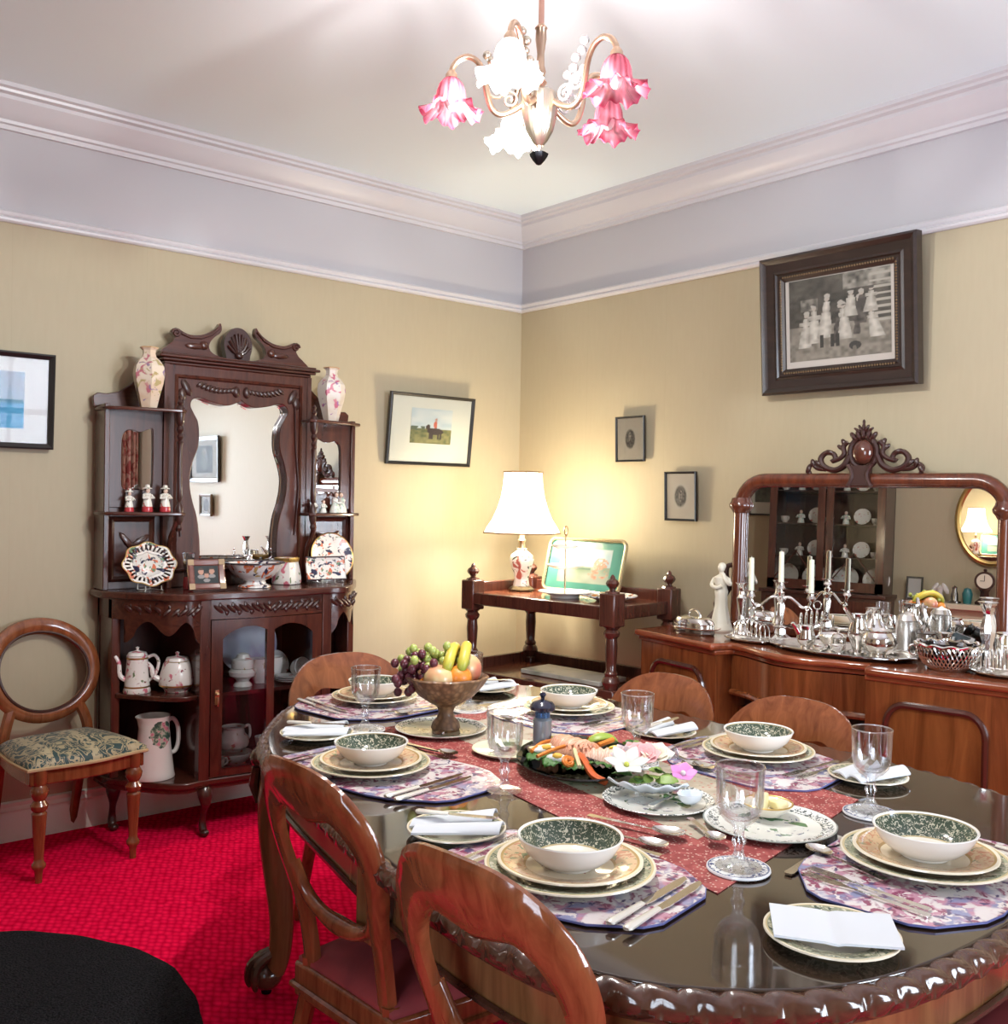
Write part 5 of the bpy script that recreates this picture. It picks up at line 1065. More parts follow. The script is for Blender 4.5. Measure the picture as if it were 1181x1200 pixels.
for z, zn in ((.83, 'bottom'), (1.12, 'second'), (1.40, 'third'), (1.68, 'top')):
    for i in range(7):
        y = -.85-.38+.76*i/6
        side = ('far left', 'left', 'centre left', 'centre', 'centre right', 'right', 'far right')[6-i]
        if z == .83:
            if i % 2: continue
            saucer_up('flowered plate standing at the %s of the china cabinet\'s bottom shelf' % side, cx0+.14, y, z+.001, .11, 74, radians(90), TEACH, 'plates in the china cabinet')
        elif i % 3 == 0: cup('white cup at the %s of the china cabinet\'s %s shelf' % (side, zn), cx0+.24, y, z+.001, i*.9, TEACH, False, 'china in the china cabinet')
        elif i % 3 == 1: saucer_up('small plate standing at the %s of the china cabinet\'s %s shelf' % (side, zn), cx0+.16, y, z+.001, .07, 74, radians(90), TEACH, 'china in the china cabinet')
        else: figurine('white figurine at the %s of the china cabinet\'s %s shelf' % (side, zn), cx0+.2, y, z+.001, radians(90), .15, False, DRESSG if z > 1.2 else WHITE, 'china in the china cabinet', False)
# chimneypiece with clock, oval mirror
MAN = mat('cream_marble', (.66, .56, .42), .3, 0, .2)
fp = thing('chimneypiece', 'cream chimneypiece reflected at the right of the sideboard mirror', 'fireplace', (XW+.012, -2.28, -.245), 0)
part('mantel_shelf', B().box(0, .26, -.80, .80, 1.00, 1.045), MAN, fp, bevel=.006)
part('jamb', B().box(0, .18, -.72, -.50, 0, 1.0), MAN, fp, bevel=.005); part('jamb', B().box(0, .18, .50, .72, 0, 1.0), MAN, fp, bevel=.005)
part('lintel', B().box(0, .17, -.50, .50, .80, 1.0), MAN, fp); part('firebox', B().box(0, .02, -.50, .50, 0, .80), mat('soot', (.015, .013, .012), .8), fp)
part('grate', B().box(.03, .15, -.3, .3, .05, .12).tube([(.15, -.3, .2), (.15, .3, .2)], .01, 6), IRONB, fp)
om = thing('oval_mirror', 'gilt oval wall mirror above the chimneypiece, seen in the sideboard mirror', 'mirror', (XW+.055, -2.08, 1.48), 0); om.rotation_euler = (0, radians(1.5), radians(5))
part('glass', B().add([(0, .25*cos(a), .34*sin(a)) for a in [2*pi*i/64 for i in range(64)]], [tuple(range(64))]), MIRROR, om, smooth=0, fix=False)
part('gilt_frame', B().tube([(.004, .262*cos(a), .352*sin(a)) for a in [2*pi*i/64 for i in range(64)]], .022, 8, True), GOLD, om)
MZ = .801
t = thing('mantel_clock', 'round dark mantel clock on a waisted stand', 'clock', (XW+.14, -2.05, MZ), radians(90))
part('stand', B().lathe([(0, 0), (.07, 0), (.07, .02), (.035, .05), (.03, .10), (.045, .13), (0, .13)], 4), MAHOG_D, t, smooth=0)
part('case', B().tube([(.0, .028, .19), (0, -.028, .19)], .075, 28), MAHOG_D, t); part('dial', B().tube([(0, -.028, .19), (0, -.031, .19)], .058, 28), CREAM, t)
part('hands', B().box(-.002, .002, -.034, -.032, .19, .235).box(0, .032, -.034, -.032, .188, .192), IRONB, t); part('knop', B().ell((0, 0, .275), .014), MAHOG_D, t)
t = thing('angel_vase', 'frosted white winged ornament on the mantel shelf', 'ornament', (XW+.13, -1.72, MZ), radians(90))
part('body', B().lathe([(0, 0), (.045, 0), (.03, .04), (.02, .07), (.028, .11), (0, .14)], 16), FIL, t); part('wing', B().at((-.04, 0, .11), ry=.5).ell((0, 0, 0), (.02, .008, .05)), FIL, t); part('wing', B().at((.04, 0, .11), ry=-.5).ell((0, 0, 0), (.02, .008, .05)), FIL, t)
tag(part('dark_ornament', B().lathe([(0, 0), (.05, 0), (.05, .015), (.03, .02), (.028, .07), (.018, .10), (.02, .125), (0, .14)], 12), PEWTER, loc=(XW+.13, -1.83, MZ)), 'small dark seated ornament next to the winged one on the mantel', 'ornament')
tag(part('green_ornament', B().lathe([(0, 0), (.03, 0), (.035, .03), (.04, .08), (.025, .12), (0, .13)], 12), mat('teal_glaze', (.02, .16, .17), .3, 0, .4), loc=(XW+.13, -1.925, MZ)), 'teal green ornament beside the mantel clock', 'ornament')
t = thing('small_photo_frame', 'narrow dark photo frame at the left of the mantel', 'photo frame', (XW+.10, -1.52, MZ), radians(90))
part('moulding', B().frame(.13, .19, [(0, .01), (0, -.01), (.015, -.008), (.015, .01)]), BLACKF, t, (0, 0, .096), (radians(-8), 0, 0)); part('photograph', B().box(-.05, .05, -.002, .002, -.085, .085), mat('grey_photograph', (.35, .34, .32), .5), t, (0, 0, .096), (radians(-8), 0, 0))
def portrait(u, v):
    c = (.04, .045, .035)
    if ((u-.5)/.2)**2+((v-.42)/.32)**2 < 1: c = (.22, .21, .18)
    if ((u-.5)/.16)**2+((v-.78)/.13)**2 < 1: c = (.50, .46, .38)
    if ((u-.5)/.08)**2+((v-.72)/.08)**2 < 1: c = (.30, .24, .19)
    return c
picture('black-framed wide-mounted portrait reflected in the chiffonier mirror', .60, .40, -.024, -4.35, 1.68, 'right', 1, .035, .02, M0(.035), BLACKF, (.72, .68, .56), portrait, .34, .24, 0, 24, 24)
picture('small framed picture below the portrait, reflected in the chiffonier mirror', .24, .19, -.024, -4.30, 1.28, 'right', 1, .022, .02, M0(.022), wood('small_frame_wood', (.10, .06, .03), (.18, .11, .05), .4, .2, 8, 'x'), (.45, .42, .28), vign(1), .15, .13, 0, 20, 20)
o = picture('black-framed picture beside the china cabinet, reflected at the sideboard mirror\'s left edge', .27, .42, XW+.024, -.205, 1.67, 'left', 1, .016, .02, M0(.016), BLACKF, (.66, .66, .58), lambda u, v: mixc((.04, .045, .04), (.16, .17, .14), vnoise(u*9, v*9)), .17, .22, .02, 16, 16)
o.rotation_euler = (radians(1), 0, radians(90))
# ================================================================ dining table
TCX, TCY = -2.07, -2.55
EDGE = [(-2.208, -1.501), (-2.425, -1.742), (-2.565, -1.985), (-2.678, -2.457), (-2.771, -2.922), (-2.785, -3.189), (-2.758, -3.345), (-2.653, -3.475), (-2.521, -3.566), (-2.349, -3.605), (-2.141, -3.615), (-1.9, -3.60), (-1.65, -3.54), (-1.48, -3.42),
        (-1.40, -3.25), (-1.37, -3.08), (-1.355, -2.8), (-1.355, -2.4), (-1.365, -2.05), (-1.405, -1.77), (-1.50, -1.57), (-1.68, -1.46), (-1.95, -1.44)]
def resample(P, N):
    L = [0]
    for i in range(len(P)): p, q = P[i], P[(i+1) % len(P)]; L.append(L[-1]+sqrt((p[0]-q[0])**2+(p[1]-q[1])**2))
    out = []; j = 0
    for i in range(N):
        d = L[-1]*i/N
        while L[j+1] < d: j += 1
        w = (d-L[j])/max(1e-9, L[j+1]-L[j]); p, q = P[j], P[(j+1) % len(P)]; out.append((p[0]+(q[0]-p[0])*w, p[1]+(q[1]-p[1])*w))
    return out
BASE = resample(smooth_poly([(x-TCX, y-TCY) for x, y in EDGE], 8), 480)
for _ in range(60): BASE = [tuple(.25*BASE[i-1][k]+.5*BASE[i][k]+.25*BASE[(i+1) % 480][k] for k in (0, 1)) for i in range(480)]
def perim(k, N=240):
    out = []
    for i, (x, y) in enumerate(BASE):
        p, q = BASE[i-1], BASE[(i+1) % 480]; tx, ty = q[0]-p[0], q[1]-p[1]; l = sqrt(tx*tx+ty*ty); out.append((x+ty/l*k, y-tx/l*k))
    return resample(out, N)
TZ0 = .75
tb = thing('dining_table', 'long polished mahogany dining table with rope-carved edge and claw-foot legs', 'dining table', (TCX, TCY, 0), 0)
part('table_top', B().prism(perim(-.020), .722, TZ0, 'xy'), TABLET, tb, smooth=30, bevel=.003)
NG = 2400; pr_ = perim(-.014, NG); vs = []; fs = []; nr = 12; GT = 108
for i, (x, y) in enumerate(pr_):
    p, q = pr_[i-1], pr_[(i+1) % NG]; tx, ty = q[0]-p[0], q[1]-p[1]; l = sqrt(tx*tx+ty*ty); nx, ny = ty/l, -tx/l
    for k in range(nr):
        w = 2*pi*k/nr; r = .0205*(.80+.36*abs(sin(pi*GT*i/NG+w*1.3))**.7); vs.append((x+nx*r*cos(w), y+ny*r*cos(w), .727+r*1.0*sin(w)))
fs = [(i*nr+k, ((i+1) % NG)*nr+k, ((i+1) % NG)*nr+(k+1) % nr, i*nr+(k+1) % nr) for i in range(NG) for k in range(nr)]
part('gadrooned_edge', B().add(vs, fs), TABLEG, tb, smooth=60)
part('edge_fillet', B().ring(perim(-.012), perim(-.05), .700, .712, 'xy'), TABLEG, tb)
ap_o, ap_i = perim(-.045), perim(-.07)
part('apron', B().ring(ap_o, ap_i, .612, .712, 'xy'), TABLEA, tb, smooth=30)
part('apron_bead', B().tube([(x, y, .615) for x, y in perim(-.042, 200)], .007, 6, True), TABLEG, tb)
for (x, y) in ((-.58, -.10), (.66, .0)): part('apron_block', B().box(x-.035, x+.035, y-.028, y+.028, .54, .712), TABLEA, tb, bevel=.004)
for s, v, lx, ly in ((-1, 1, -.315, .80), (-1, -1, -.60, -.80), (1, 1, .58, .84), (1, -1, .56, -.84)):
    if 1:
        pth = smooth_poly([(0, 0, .64), (.008, .008, .54), (.012, .012, .46), (.004, .004, .34), (-.006, -.006, .22), (-.004, -.004, .12), (.006, .006, .06)], 5, False)
        rad = [.052-.0*i for i in range(6)]+[.050-.022*(i/24)**.7 for i in range(25)]
        legb = B().at((lx, ly, 0), rz=atan2(v, s)-pi/4).tube(pth, rad[:len(pth)], 14)
        L_ = part('leg', legb, TABLEA, tb)
        b = B().at((lx, ly, 0), rz=atan2(v, s)-pi/4)
        for k in range(5): a = -.9+.45*k; b.tube([(.02+.04*cos(a), .02+.04*sin(a), .63), (.022+.044*cos(a), .022+.044*sin(a), .58), (.02+.036*cos(a), .02+.036*sin(a), .53)], [.012, .014, .006], 7)
        b.ell((.04, .04, .655), (.03, .03, .03))
        part('carved_knee', b, TABLEG, L_)
        b = B().at((lx, ly, 0), rz=atan2(v, s)-pi/4).ell((.022, .022, .050), (.045, .045, .040), 14, 10)
        for k in range(4):
            a = pi/4+(-1.2+.8*k); b.tube(smooth_poly([(.0+.012*cos(a), .012*sin(a), .12), (.022+.036*cos(a), .022+.036*sin(a), .088), (.022+.050*cos(a), .022+.050*sin(a), .05), (.022+.046*cos(a), .022+.046*sin(a), .022)], 4, False), [.013, .013, .013, .014, .014, .014, .013, .013, .012, .011, .009, .007, .005], 8)
        part('claw_foot', b, TABLEG, L_)
        part('castor', B().at((lx, ly, 0), rz=atan2(v, s)-pi/4).lathe([(0, 0), (.014, 0), (.016, .01), (.012, .02), (0, .02)], 12, loc=(.022, .022, 0)), IRONB, L_)
# ---- runner
RUNR = pattern('runner_red_border', (.25, .035, .032), [((.36, .08, .07), 34, .52, .06, 'n'), ((.60, .42, .34), 120, .24, .06, 'v')], .8, 0)
RUNB = pattern('runner_beige_centre', (.47, .40, .31), [((.36, .30, .22), 20, .52, .1, 'n'), ((.42, .10, .09), 70, .22, .05, 'v'), ((.12, .16, .11), 45, .68, .03, 'n')], .8, 0)
RQ = ((-2.395, -3.25), (-1.735, -3.115), (-1.63, -1.93), (-2.205, -1.96))
def rq(u, v):
    a, b_, c, d = RQ; return tuple((a[i]*(1-u)+b_[i]*u)*(1-v)+(d[i]*(1-u)+c[i]*u)*v for i in (0, 1))
rn = thing('table_runner', 'red-bordered beige patterned runner down the middle of the table', 'table runner', (0, 0, TZ0+.0006))
part('border', B().grid(lambda u, v: (*rq(u, v), .0012), 8, 14, .0012), RUNR, rn, fix=False)
part('centre_panel', B().grid(lambda u, v: (*rq(.24+.52*u, .12+.80*v), .0019), 8, 12, .0007), RUNB, rn, fix=False)
# ---- place mats
TOILE = pattern('purple_toile_mat', (.70, .64, .64), [((.50, .25, .33), 15, .49, .03, 'n'), ((.27, .07, .13), 30, .55, .03, 'n'), ((.25, .26, .42), 13, .58, .05, 'n'), ((.70, .64, .62), 55, .55, .03, 'n'), ((.11, .08, .17), 42, .62, .03, 'n')], .22, .3)
MATEDGE = mat('mat_blue_edge', (.12, .13, .32), .4)
def place_mat(label, c, u, v):
    K = [(-1, -.42), (-.93, -.62), (-.62, -.93), (-.42, -1), (.42, -1), (.62, -.93), (.93, -.62), (1, -.42), (1, .42), (.93, .62), (.62, .93), (.42, 1), (-.42, 1), (-.62, .93), (-.93, .62), (-1, .42)]
    P = [(a*u[0]+b_*v[0], a*u[1]+b_*v[1]) for a, b_ in K]
    t = thing('place_mat', label, 'place mat', (c[0], c[1], TZ0+.0030), 0, 'purple toile place mats')
    part('board', B().prism(inset(P, -.0015), 0, .0032, 'xy'), MATEDGE, t, smooth=0); part('printed_face', B().add([(x, y, .0034) for x, y in inset(P, -.003)], [tuple(range(16))]), TOILE, t, smooth=0)
place_mat('purple toile mat at the front left place, nearest the gadrooned edge', (-2.53, -3.045), (.035, -.222), (.158, .03))
place_mat('purple toile mat at the middle left place', (-2.425, -2.335), (.055, -.265), (.165, .02))
place_mat('purple toile mat at the far end behind the folded-napkin plate', (-2.02, -1.68), (.235, .03), (.03, -.20))
place_mat('purple toile mat at the far right place beyond the salmon platter', (-1.67, -2.13), (.0, .235), (-.195, -.02))
place_mat('purple toile mat at the middle right place beside the second chair', (-1.665, -2.79), (.0, .225), (-.19, -.03))
place_mat('purple toile mat at the near end right of the open napkin', (-2.035, -3.405), (.245, .035), (-.02, .165))
MT_Z = TZ0+.0066
# ---- crockery of a place setting
GRN = [(.0, (.80, .74, .58)), (.62, (.55, .47, .30)), (.645, (.30, .32, .22)), (.94, (.60, .50, .28)), (.965, (.78, .71, .56))]
DIN = plate_mat('green_scroll_dinner_plate', .137, GRN, [(.089, .128, (.56, .53, .40), 75, .54, 'n'), (.089, .128, (.07, .11, .08), 60, .6, 'n')])
DES = plate_mat('peach_dessert_plate', .117, [(0, (.78, .68, .52)), (.60, (.42, .27, .12)), (.63, (.66, .47, .29)), (.91, (.45, .30, .12)), (.945, (.80, .72, .56))], [(.074, .106, (.55, .27, .16), 55, .56, 'n'), (.074, .106, (.28, .30, .17), 48, .61, 'n'), (.02, .05, (.45, .2, .18), 60, .66, 'n')])
BOWLI = plate_mat('green_scroll_bowl', .085, [(0, (.84, .80, .70)), (.64, (.50, .40, .20)), (.665, (.055, .080, .055)), (.95, (.55, .46, .26)), (.97, (.82, .76, .62))], [(.0565, .081, (.52, .50, .38), 150, .56, 'n'), (.0, .026, (.55, .15, .14), 80, .62, 'n'), (.0, .028, (.2, .28, .15), 90, .64, 'n')])
BREAD = plate_mat('green_scroll_bread_plate', .094, [(0, (.80, .74, .60)), (.60, (.50, .42, .25)), (.63, (.26, .27, .18)), (.93, (.58, .48, .28)), (.96, (.78, .70, .54))], [(.059, .087, (.55, .52, .38), 85, .54, 'n'), (.059, .087, (.08, .10, .07), 70, .6, 'n')])
def dish(R, h, well=.62): return [(0, 0), (R*well*.9, 0), (R*well, .002), (R*(well+.06), h*.45), (R*.97, h), (R, h+.0005), (R*.995, h+.003), (R*.96, h+.0028), (R*(well+.04), h*.5+.004), (R*(well-.04), .005), (0, .005)]
dinner0 = None
def setting(where, x, y, sc=1.0):
    global dinner0
    if dinner0 is None:
        d = thing('dinner_plate', '', 'plate', (0, 0, 0), 0, 'dinner plates'); part('plate_body', B().shell(dish(.137, .018), 56), DIN, d)
        e = thing('dessert_plate', '', 'plate', (0, 0, 0), 0, 'dessert plates'); part('plate_body', B().shell(dish(.117, .016), 56), DES, e)
        w = thing('soup_bowl', '', 'bowl', (0, 0, 0), 0, 'soup bowls')
        part('bowl_body', B().shell([(0, 0), (.038, 0), (.040, .004), (.057, .011), (.072, .025), (.081, .040), (.085, .049), (.084, .0505), (.080, .0485)], 56), WHITE, w)
        part('bowl_lining', B().shell([(.0835, .0507), (.079, .0415), (.070, .027), (.055, .0140), (.040, .009), (0, .008)], 56), BOWLI, w)
        dinner0 = (d, e, w); q = dinner0
    else: q = tuple(copy_tree(o) for o in dinner0)
    for o, nm, dz in zip(q, ('large green-rimmed dinner plate under the dessert plate at the %s', 'peach-rimmed dessert plate between bowl and dinner plate at the %s', 'white soup bowl with green scroll lining at the %s'), (0, .0105, .0165)):
        o['label'] = nm % where; o.location = (x, y, MT_Z+dz); o.scale = (sc,)*3; o.rotation_euler = (0, 0, random.uniform(0, 6))
FL, ML, FE, FR, MR, NE = 'front left place', 'middle left place', 'far end place', 'far right place', 'middle right place', 'near end place'
setting(FL, -2.5395, -3.0551, 1.05); setting(ML, -2.4523, -2.3093); setting(FE, -2.0186, -1.6573, .97); setting(FR, -1.6433, -2.1242); setting(MR, -1.6173, -2.7735); setting(NE, -2.0131, -3.4024, 1.03)
# ---- bread plates and napkins
bread0 = None
def bread(label, x, y, sc=1):
    global bread0
    if bread0 is None: bread0 = o = thing('bread_plate', label, 'plate', (x, y, TZ0+.001), 0, 'bread plates'); part('plate_body', B().shell(dish(.094, .013, .60), 48), BREAD, o)
    else: o = dup(bread0, label, (x, y, TZ0+.001))
    o.scale = (sc,)*3
bread('green-rimmed bread plate between the two near-left chairs', -2.555, -2.765, 1.0)
bread('green-rimmed bread plate at the far left corner of the table', -2.385, -1.945, 1.02)
bread('green-rimmed bread plate at the far end left of the pepper mill\'s top', -1.62, -1.72, .95)
bread('green-rimmed bread plate between the two right-hand chairs', -1.625, -2.475, .93)
bread('green-rimmed bread plate at the right, beyond the tall goblet', -1.575, -3.045, .95)
bread('green-rimmed bread plate with open napkin at the front edge', -2.405, -3.462, 1.03)
def napkin(label, x, y, rz, kind='wings'):
    t = thing('napkin', label, 'napkin', (x, y, TZ0+.0175), rz, 'white folded napkins')
    if kind == 'open':
        part('cloth', B().grid(lambda u, v: ((u-.5)*.175, (v-.5)*.115, .004+.006*abs(u-.48)-.003*math.exp(-((u-.48)/.03)**2)), 20, 6, .0035), LINEN, t, fix=False, smooth=60)
    else:
        for s in (-1, 1):
            part('fold', B().at((0, 0, 0)).grid(lambda u, v: ((u-.5)*.16+.02*s*(v-.5), s*.004+s*.05*v+s*.02*(u-.5), .004+.012*sin(v*pi)*(.5+.5*u)), 10, 8, .004), LINEN, t, fix=False, smooth=60)
    return t
napkin('white napkin folded in two wings on the bread plate of the front left place', -2.555, -2.765, radians(-30))
napkin('white napkin rolled over the bread plate at the far left corner', -2.385, -1.945, radians(-25))
napkin('white napkin at the far end, glimpsed left of the far right place', -1.62, -1.72, radians(10))
napkin('white napkin on the bread plate between the right-hand chairs', -1.625, -2.475, radians(5))
napkin('white napkin on the bread plate beyond the tall right goblet', -1.575, -3.045, radians(-5))
napkin('white napkin opened flat on the front edge bread plate', -2.40, -3.462, radians(-52), 'open')
# ---- cutlery: local x runs from handle end to tip
KH = mat('pearl_handle', (.72, .68, .60), .2, .3, .3)
def hand(b, L0, L1, w0, w1, t=.0016): b.prism([(L0, -w0*.7), (L0+.006, -w0), (L0+.03, -w0*.8), (L1, -w1), (L1, w1), (L0+.03, w0*.8), (L0+.006, w0), (L0, w0*.7)], 0, t*2, 'xy'); return b
def fork_mesh(L):
    b = hand(B(), 0, L*.62, .0075, .0028); h = L*.62
    b.prism([(h, -.0028), (h+.02, -.0095), (h+.032, -.0105), (h+.032, .0105), (h+.02, .0095), (h, .0028)], 0, .003, 'xy')
    for k in range(4): y = -.0088+.00587*k; b.prism([(h+.032, y-.0016), (L, y-.0010), (L, y+.0010), (h+.032, y+.0016)], .0002, .0026, 'xy')
    return b
def spoon_mesh(L, w=.019):
    b = hand(B(), 0, L*.68, .0085, .003); vs = []; fs = []; n = 18; c = L*.68+L*.155
    for k in range(5):
        q = k/4
        for i in range(n): a = 2*pi*i/n; vs.append((c+L*.16*q*cos(a), w*q*sin(a)*(1+.12*cos(a)), -.001+.007*q*q))
    for k in range(4):
        for i in range(n): j = (i+1) % n; fs.append((k*n+i, k*n+j, (k+1)*n+j, (k+1)*n+i))
    vs2 = [(x, y, z+.0018) for x, y, z in vs]; b.add(vs, fs); b.add(vs2, [tuple(reversed(f)) for f in fs]); return b
cut = {}
def cutlery(kind, label, p0, p1, z=None, group=None):
    L = sqrt((p1[0]-p0[0])**2+(p1[1]-p0[1])**2); z = MT_Z+.0004 if z is None else z
    base = {'fork': .205, 'knife': .235, 'spoon': .20, 'butter_knife': .165, 'tablespoon': .225}[kind]
    if kind not in cut:
        o = thing(kind, label, kind.replace('_', ' '), (0, 0, 0), 0)
        if kind == 'fork': part('fork_body', fork_mesh(base), SILVER, o)
        elif 'spoon' in kind: part('spoon_body', spoon_mesh(base, .019 if kind == 'spoon' else .023), SILVER, o)
        else:
            h = base*.40
            part('handle', B().tube([(0, 0, .0045), (.005, 0, .0045), (h*.5, 0, .0045), (h, 0, .0045)], [.005, .0085, .0075, .006], 10, flat=.55), KH, o, label='pearly handle')
            part('blade', B().prism([(h, -.006), (h+.02, -.009), (base*.85, -.0095), (base*.97, -.005), (base, .004), (base*.9, .0065), (h, .006)], .003, .0045, 'xy'), SILVER, o)
        cut[kind] = o
    else: o = copy_tree(cut[kind]); o['label'] = label
    o['group'] = group or {'fork': 'silver forks', 'knife': 'pearl-handled knives', 'spoon': 'silver dessert spoons', 'butter_knife': 'butter knives', 'tablespoon': 'serving spoons'}[kind]
    s = L/base; o.location = (p0[0], p0[1], z); o.scale = (s, (s+1)/2, 1); o.rotation_euler = (0, 0, atan2(p1[1]-p0[1], p1[0]-p0[0])); return o
def place_cutlery(where, x, y, dx, dy, fo, ko, top, rim=TZ0):
    """dx, dy: unit vector from the sitter to the table's middle; fo/ko sideways offsets of forks and knives"""
    rx, ry = dy, -dx
    P = lambda a, b_: (x+rx*a+dx*b_, y+ry*a+dy*b_)
    for k, nm in enumerate(('inner', 'outer')):
        cutlery('fork', '%s silver fork left of the plates at the %s' % (nm, where), P(-fo-.022*k, -.115-.012*k), P(-fo-.004-.028*k, .105-.012*k))
        cutlery('knife', '%s pearl-handled knife right of the plates at the %s' % (nm, where), P(ko+.03*k, -.125), P(ko-.006+.028*k, .115))
    if top:
        cutlery('fork', 'dessert fork lying crosswise above the plates at the %s' % where, P(.07, top), P(-.12, top+.004))
        cutlery('spoon', 'dessert spoon lying crosswise above the plates at the %s' % where, P(-.13, top+.036), P(.06, top+.042), TZ0+.0075)
place_cutlery(FL, -2.5395, -3.0551, .985, .172, .152, .162, .178)
place_cutlery(ML, -2.4523, -2.3093, .99, .14, .165, .190, .180)
place_cutlery(FE, -2.0186, -1.6573, -.04, -1.0, .155, .165, .172)
place_cutlery(FR, -1.6433, -2.1242, -1.0, -.02, .150, .155, .172)
place_cutlery(MR, -1.6173, -2.7735, -1.0, .02, .150, .155, .172)
place_cutlery(NE, -2.0131, -3.4024, .06, 1.0, .180, .165, None)
cutlery('spoon', 'dessert spoon on the toile mat left of the near end plates', (-2.14, -3.40), (-2.10, -3.225), MT_Z+.0004)
cutlery('tablespoon', 'large serving spoon lying on bare table before the near end plates', (-2.235, -3.275), (-2.0, -3.225), TZ0+.002)
BZ = TZ0+.034
for lab, x, y, a in (('front left place', -2.555, -2.765, -52), ('far left corner', -2.385, -1.945, -45), ('far end', -1.62, -1.72, -30), ('right side between two chairs', -1.625, -2.475, 10), ('right side beyond the goblet', -1.575, -3.045, 20)):
    c, s = cos(radians(a)), sin(radians(a)); cutlery('butter_knife', 'butter knife lying on the folded napkin at the %s' % lab, (x-.08*c, y-.08*s), (x+.08*c, y+.08*s), BZ)
# ---- goblets on coasters
COAST = plate_mat('blue_sprig_coaster', .055, [(0, (.72, .74, .72)), (.6, (.75, .77, .76)), (.9, (.20, .24, .34)), (.95, (.80, .80, .80))], [(.006, .034, (.06, .08, .18), 70, .56, 'n'), (.038, .052, (.10, .12, .24), 110, .54, 'n'), (.01, .03, (.16, .28, .14), 80, .62, 'n')])
GPRO = [(0, .003), (.037, .002), (.037, .0), (.038, .003), (.030, .006), (.014, .014), (.0085, .024), (.008, .034), (.012, .042), (.012, .046), (.008, .053), (.0095, .064), (.014, .071), (.024, .077), (.033, .088), (.0375, .102), (.0385, .125), (.040, .166), (.0385, .166), (.037, .125), (.036, .104), (.031, .090), (.020, .081), (0, .079)]
gob0 = coast0 = None
def goblet(where, x, y, coaster=True, sc=1.0):
    global gob0, coast0
    lab = 'clear heavy-stemmed glass goblet ' + where
    z = TZ0+(.0062 if coaster else .004)
    if gob0 is None: gob0 = o = thing('goblet', lab, 'goblet', (x, y, z), 0, 'clear glass goblets'); part('glass_body', B().shell(GPRO, 40), GLASS, o, fix=True); part('rim', B().tube([(.0392*cos(2*pi*i/40), .0392*sin(2*pi*i/40), .1662) for i in range(40)], .0013, 6, True), GRIM, o)
    else: o = dup(gob0, lab, (x, y, z))
    o.scale = (sc,)*3
    if coaster:
        cl = 'round blue-sprigged coaster under the goblet ' + where
        if coast0 is None: coast0 = c = thing('coaster', cl, 'coaster', (x, y, TZ0+.0006), 0, 'blue-sprigged coasters'); part('coaster_disc', B().lathe([(0, 0), (.054, 0), (.055, .002), (.054, .005), (0, .005)], 40), COAST, c)
        else: c = dup(coast0, cl, (x, y, TZ0+.0006))
        c.location.z += .0022 if where[:2] in ('in', 'be') else 0
goblet('in front of the butter plate near the front', -2.283, -3.208, sc=1.06)
goblet('beside the far left bread plate', -2.246, -1.959)
goblet('on the right by the second bread plate', -1.803, -3.181, sc=1.02)
goblet('beyond the salmon platter by the right-hand chairs', -1.908, -2.633-.0)
goblet('before the pepper mill, standing on the red runner', -2.309, -2.614, False, 1.02)
goblet('half hidden behind the fruit bowl', -1.854, -1.916)
# ---- white plates with vine leaves down the middle
VINE = plate_mat('vine_border_plate', .128, [(0, (.76, .76, .70)), (.82, (.78, .78, .74)), (.975, (.25, .28, .25)), (1, (.8, .8, .76))], [(.0, .072, (.10, .22, .10), 16, .60, 'n'), (.0, .075, (.10, .13, .24), 42, .64, 'n'), (.098, .120, (.10, .12, .12), 120, .53, 'n')])
VINEY = plate_mat('vine_border_plate_lit', .128, [(0, (.72, .72, .52)), (.82, (.78, .78, .70)), (.975, (.25, .28, .25)), (1, (.8, .8, .76))], [(.0, .08, (.16, .24, .10), 13, .58, 'n'), (.098, .120, (.12, .15, .12), 120, .53, 'n')])  # lit copy of the vine plate: yellowish light put into its colour
RZ = TZ0+.0028
def vplate(label, x, y, R, m):
    t = thing('vine_plate', label, 'plate', (x, y, RZ), 0, 'leaf-painted plates on the runner'); k = R/.128
    part('plate_body', B().shell([(0, 0), (.10*k, 0), (.108*k, .003), (.127*k, .010), (.128*k, .0115), (.126*k, .0125), (.106*k, .006), (0, .004)], 56), m, t); t.rotation_euler = (0, 0, x*9); return t
vplate('flat leaf-painted plate under the wooden fruit bowl', -2.085, -2.085, .124, VINEY)
vplate('leaf-painted plate with a spoon between fruit bowl and salmon', -2.085, -2.37, .094, VINEY)
vplate('leaf-painted plate under the shell dish of flowers', -2.105, -2.872, .117, VINE)
vplate('leaf-painted plate with the small butter dish near the front', -2.045, -3.105, .128, VINE)
cutlery('spoon', 'spoon resting on the leaf-painted plate under the fruit bowl', (-2.085, -2.10), (-2.17, -2.185), RZ+.014)
cutlery('spoon', 'spoon standing tilted on the plate beyond the near goblet', (-2.065, -2.30), (-2.135, -2.42), RZ+.014)
cutlery('tablespoon', 'serving spoon lying on the runner right of the flowers', (-1.775, -2.60), (-1.835, -2.80), TZ0+.009)
cutlery('tablespoon', 'serving spoon crossing the runner\'s red border before the flower plate', (-2.30, -2.86), (-2.245, -3.06), TZ0+.010)
cutlery('tablespoon', 'second serving spoon by the butter plate\'s edge on the runner', (-2.16, -3.00), (-2.225, -3.125), TZ0+.013)
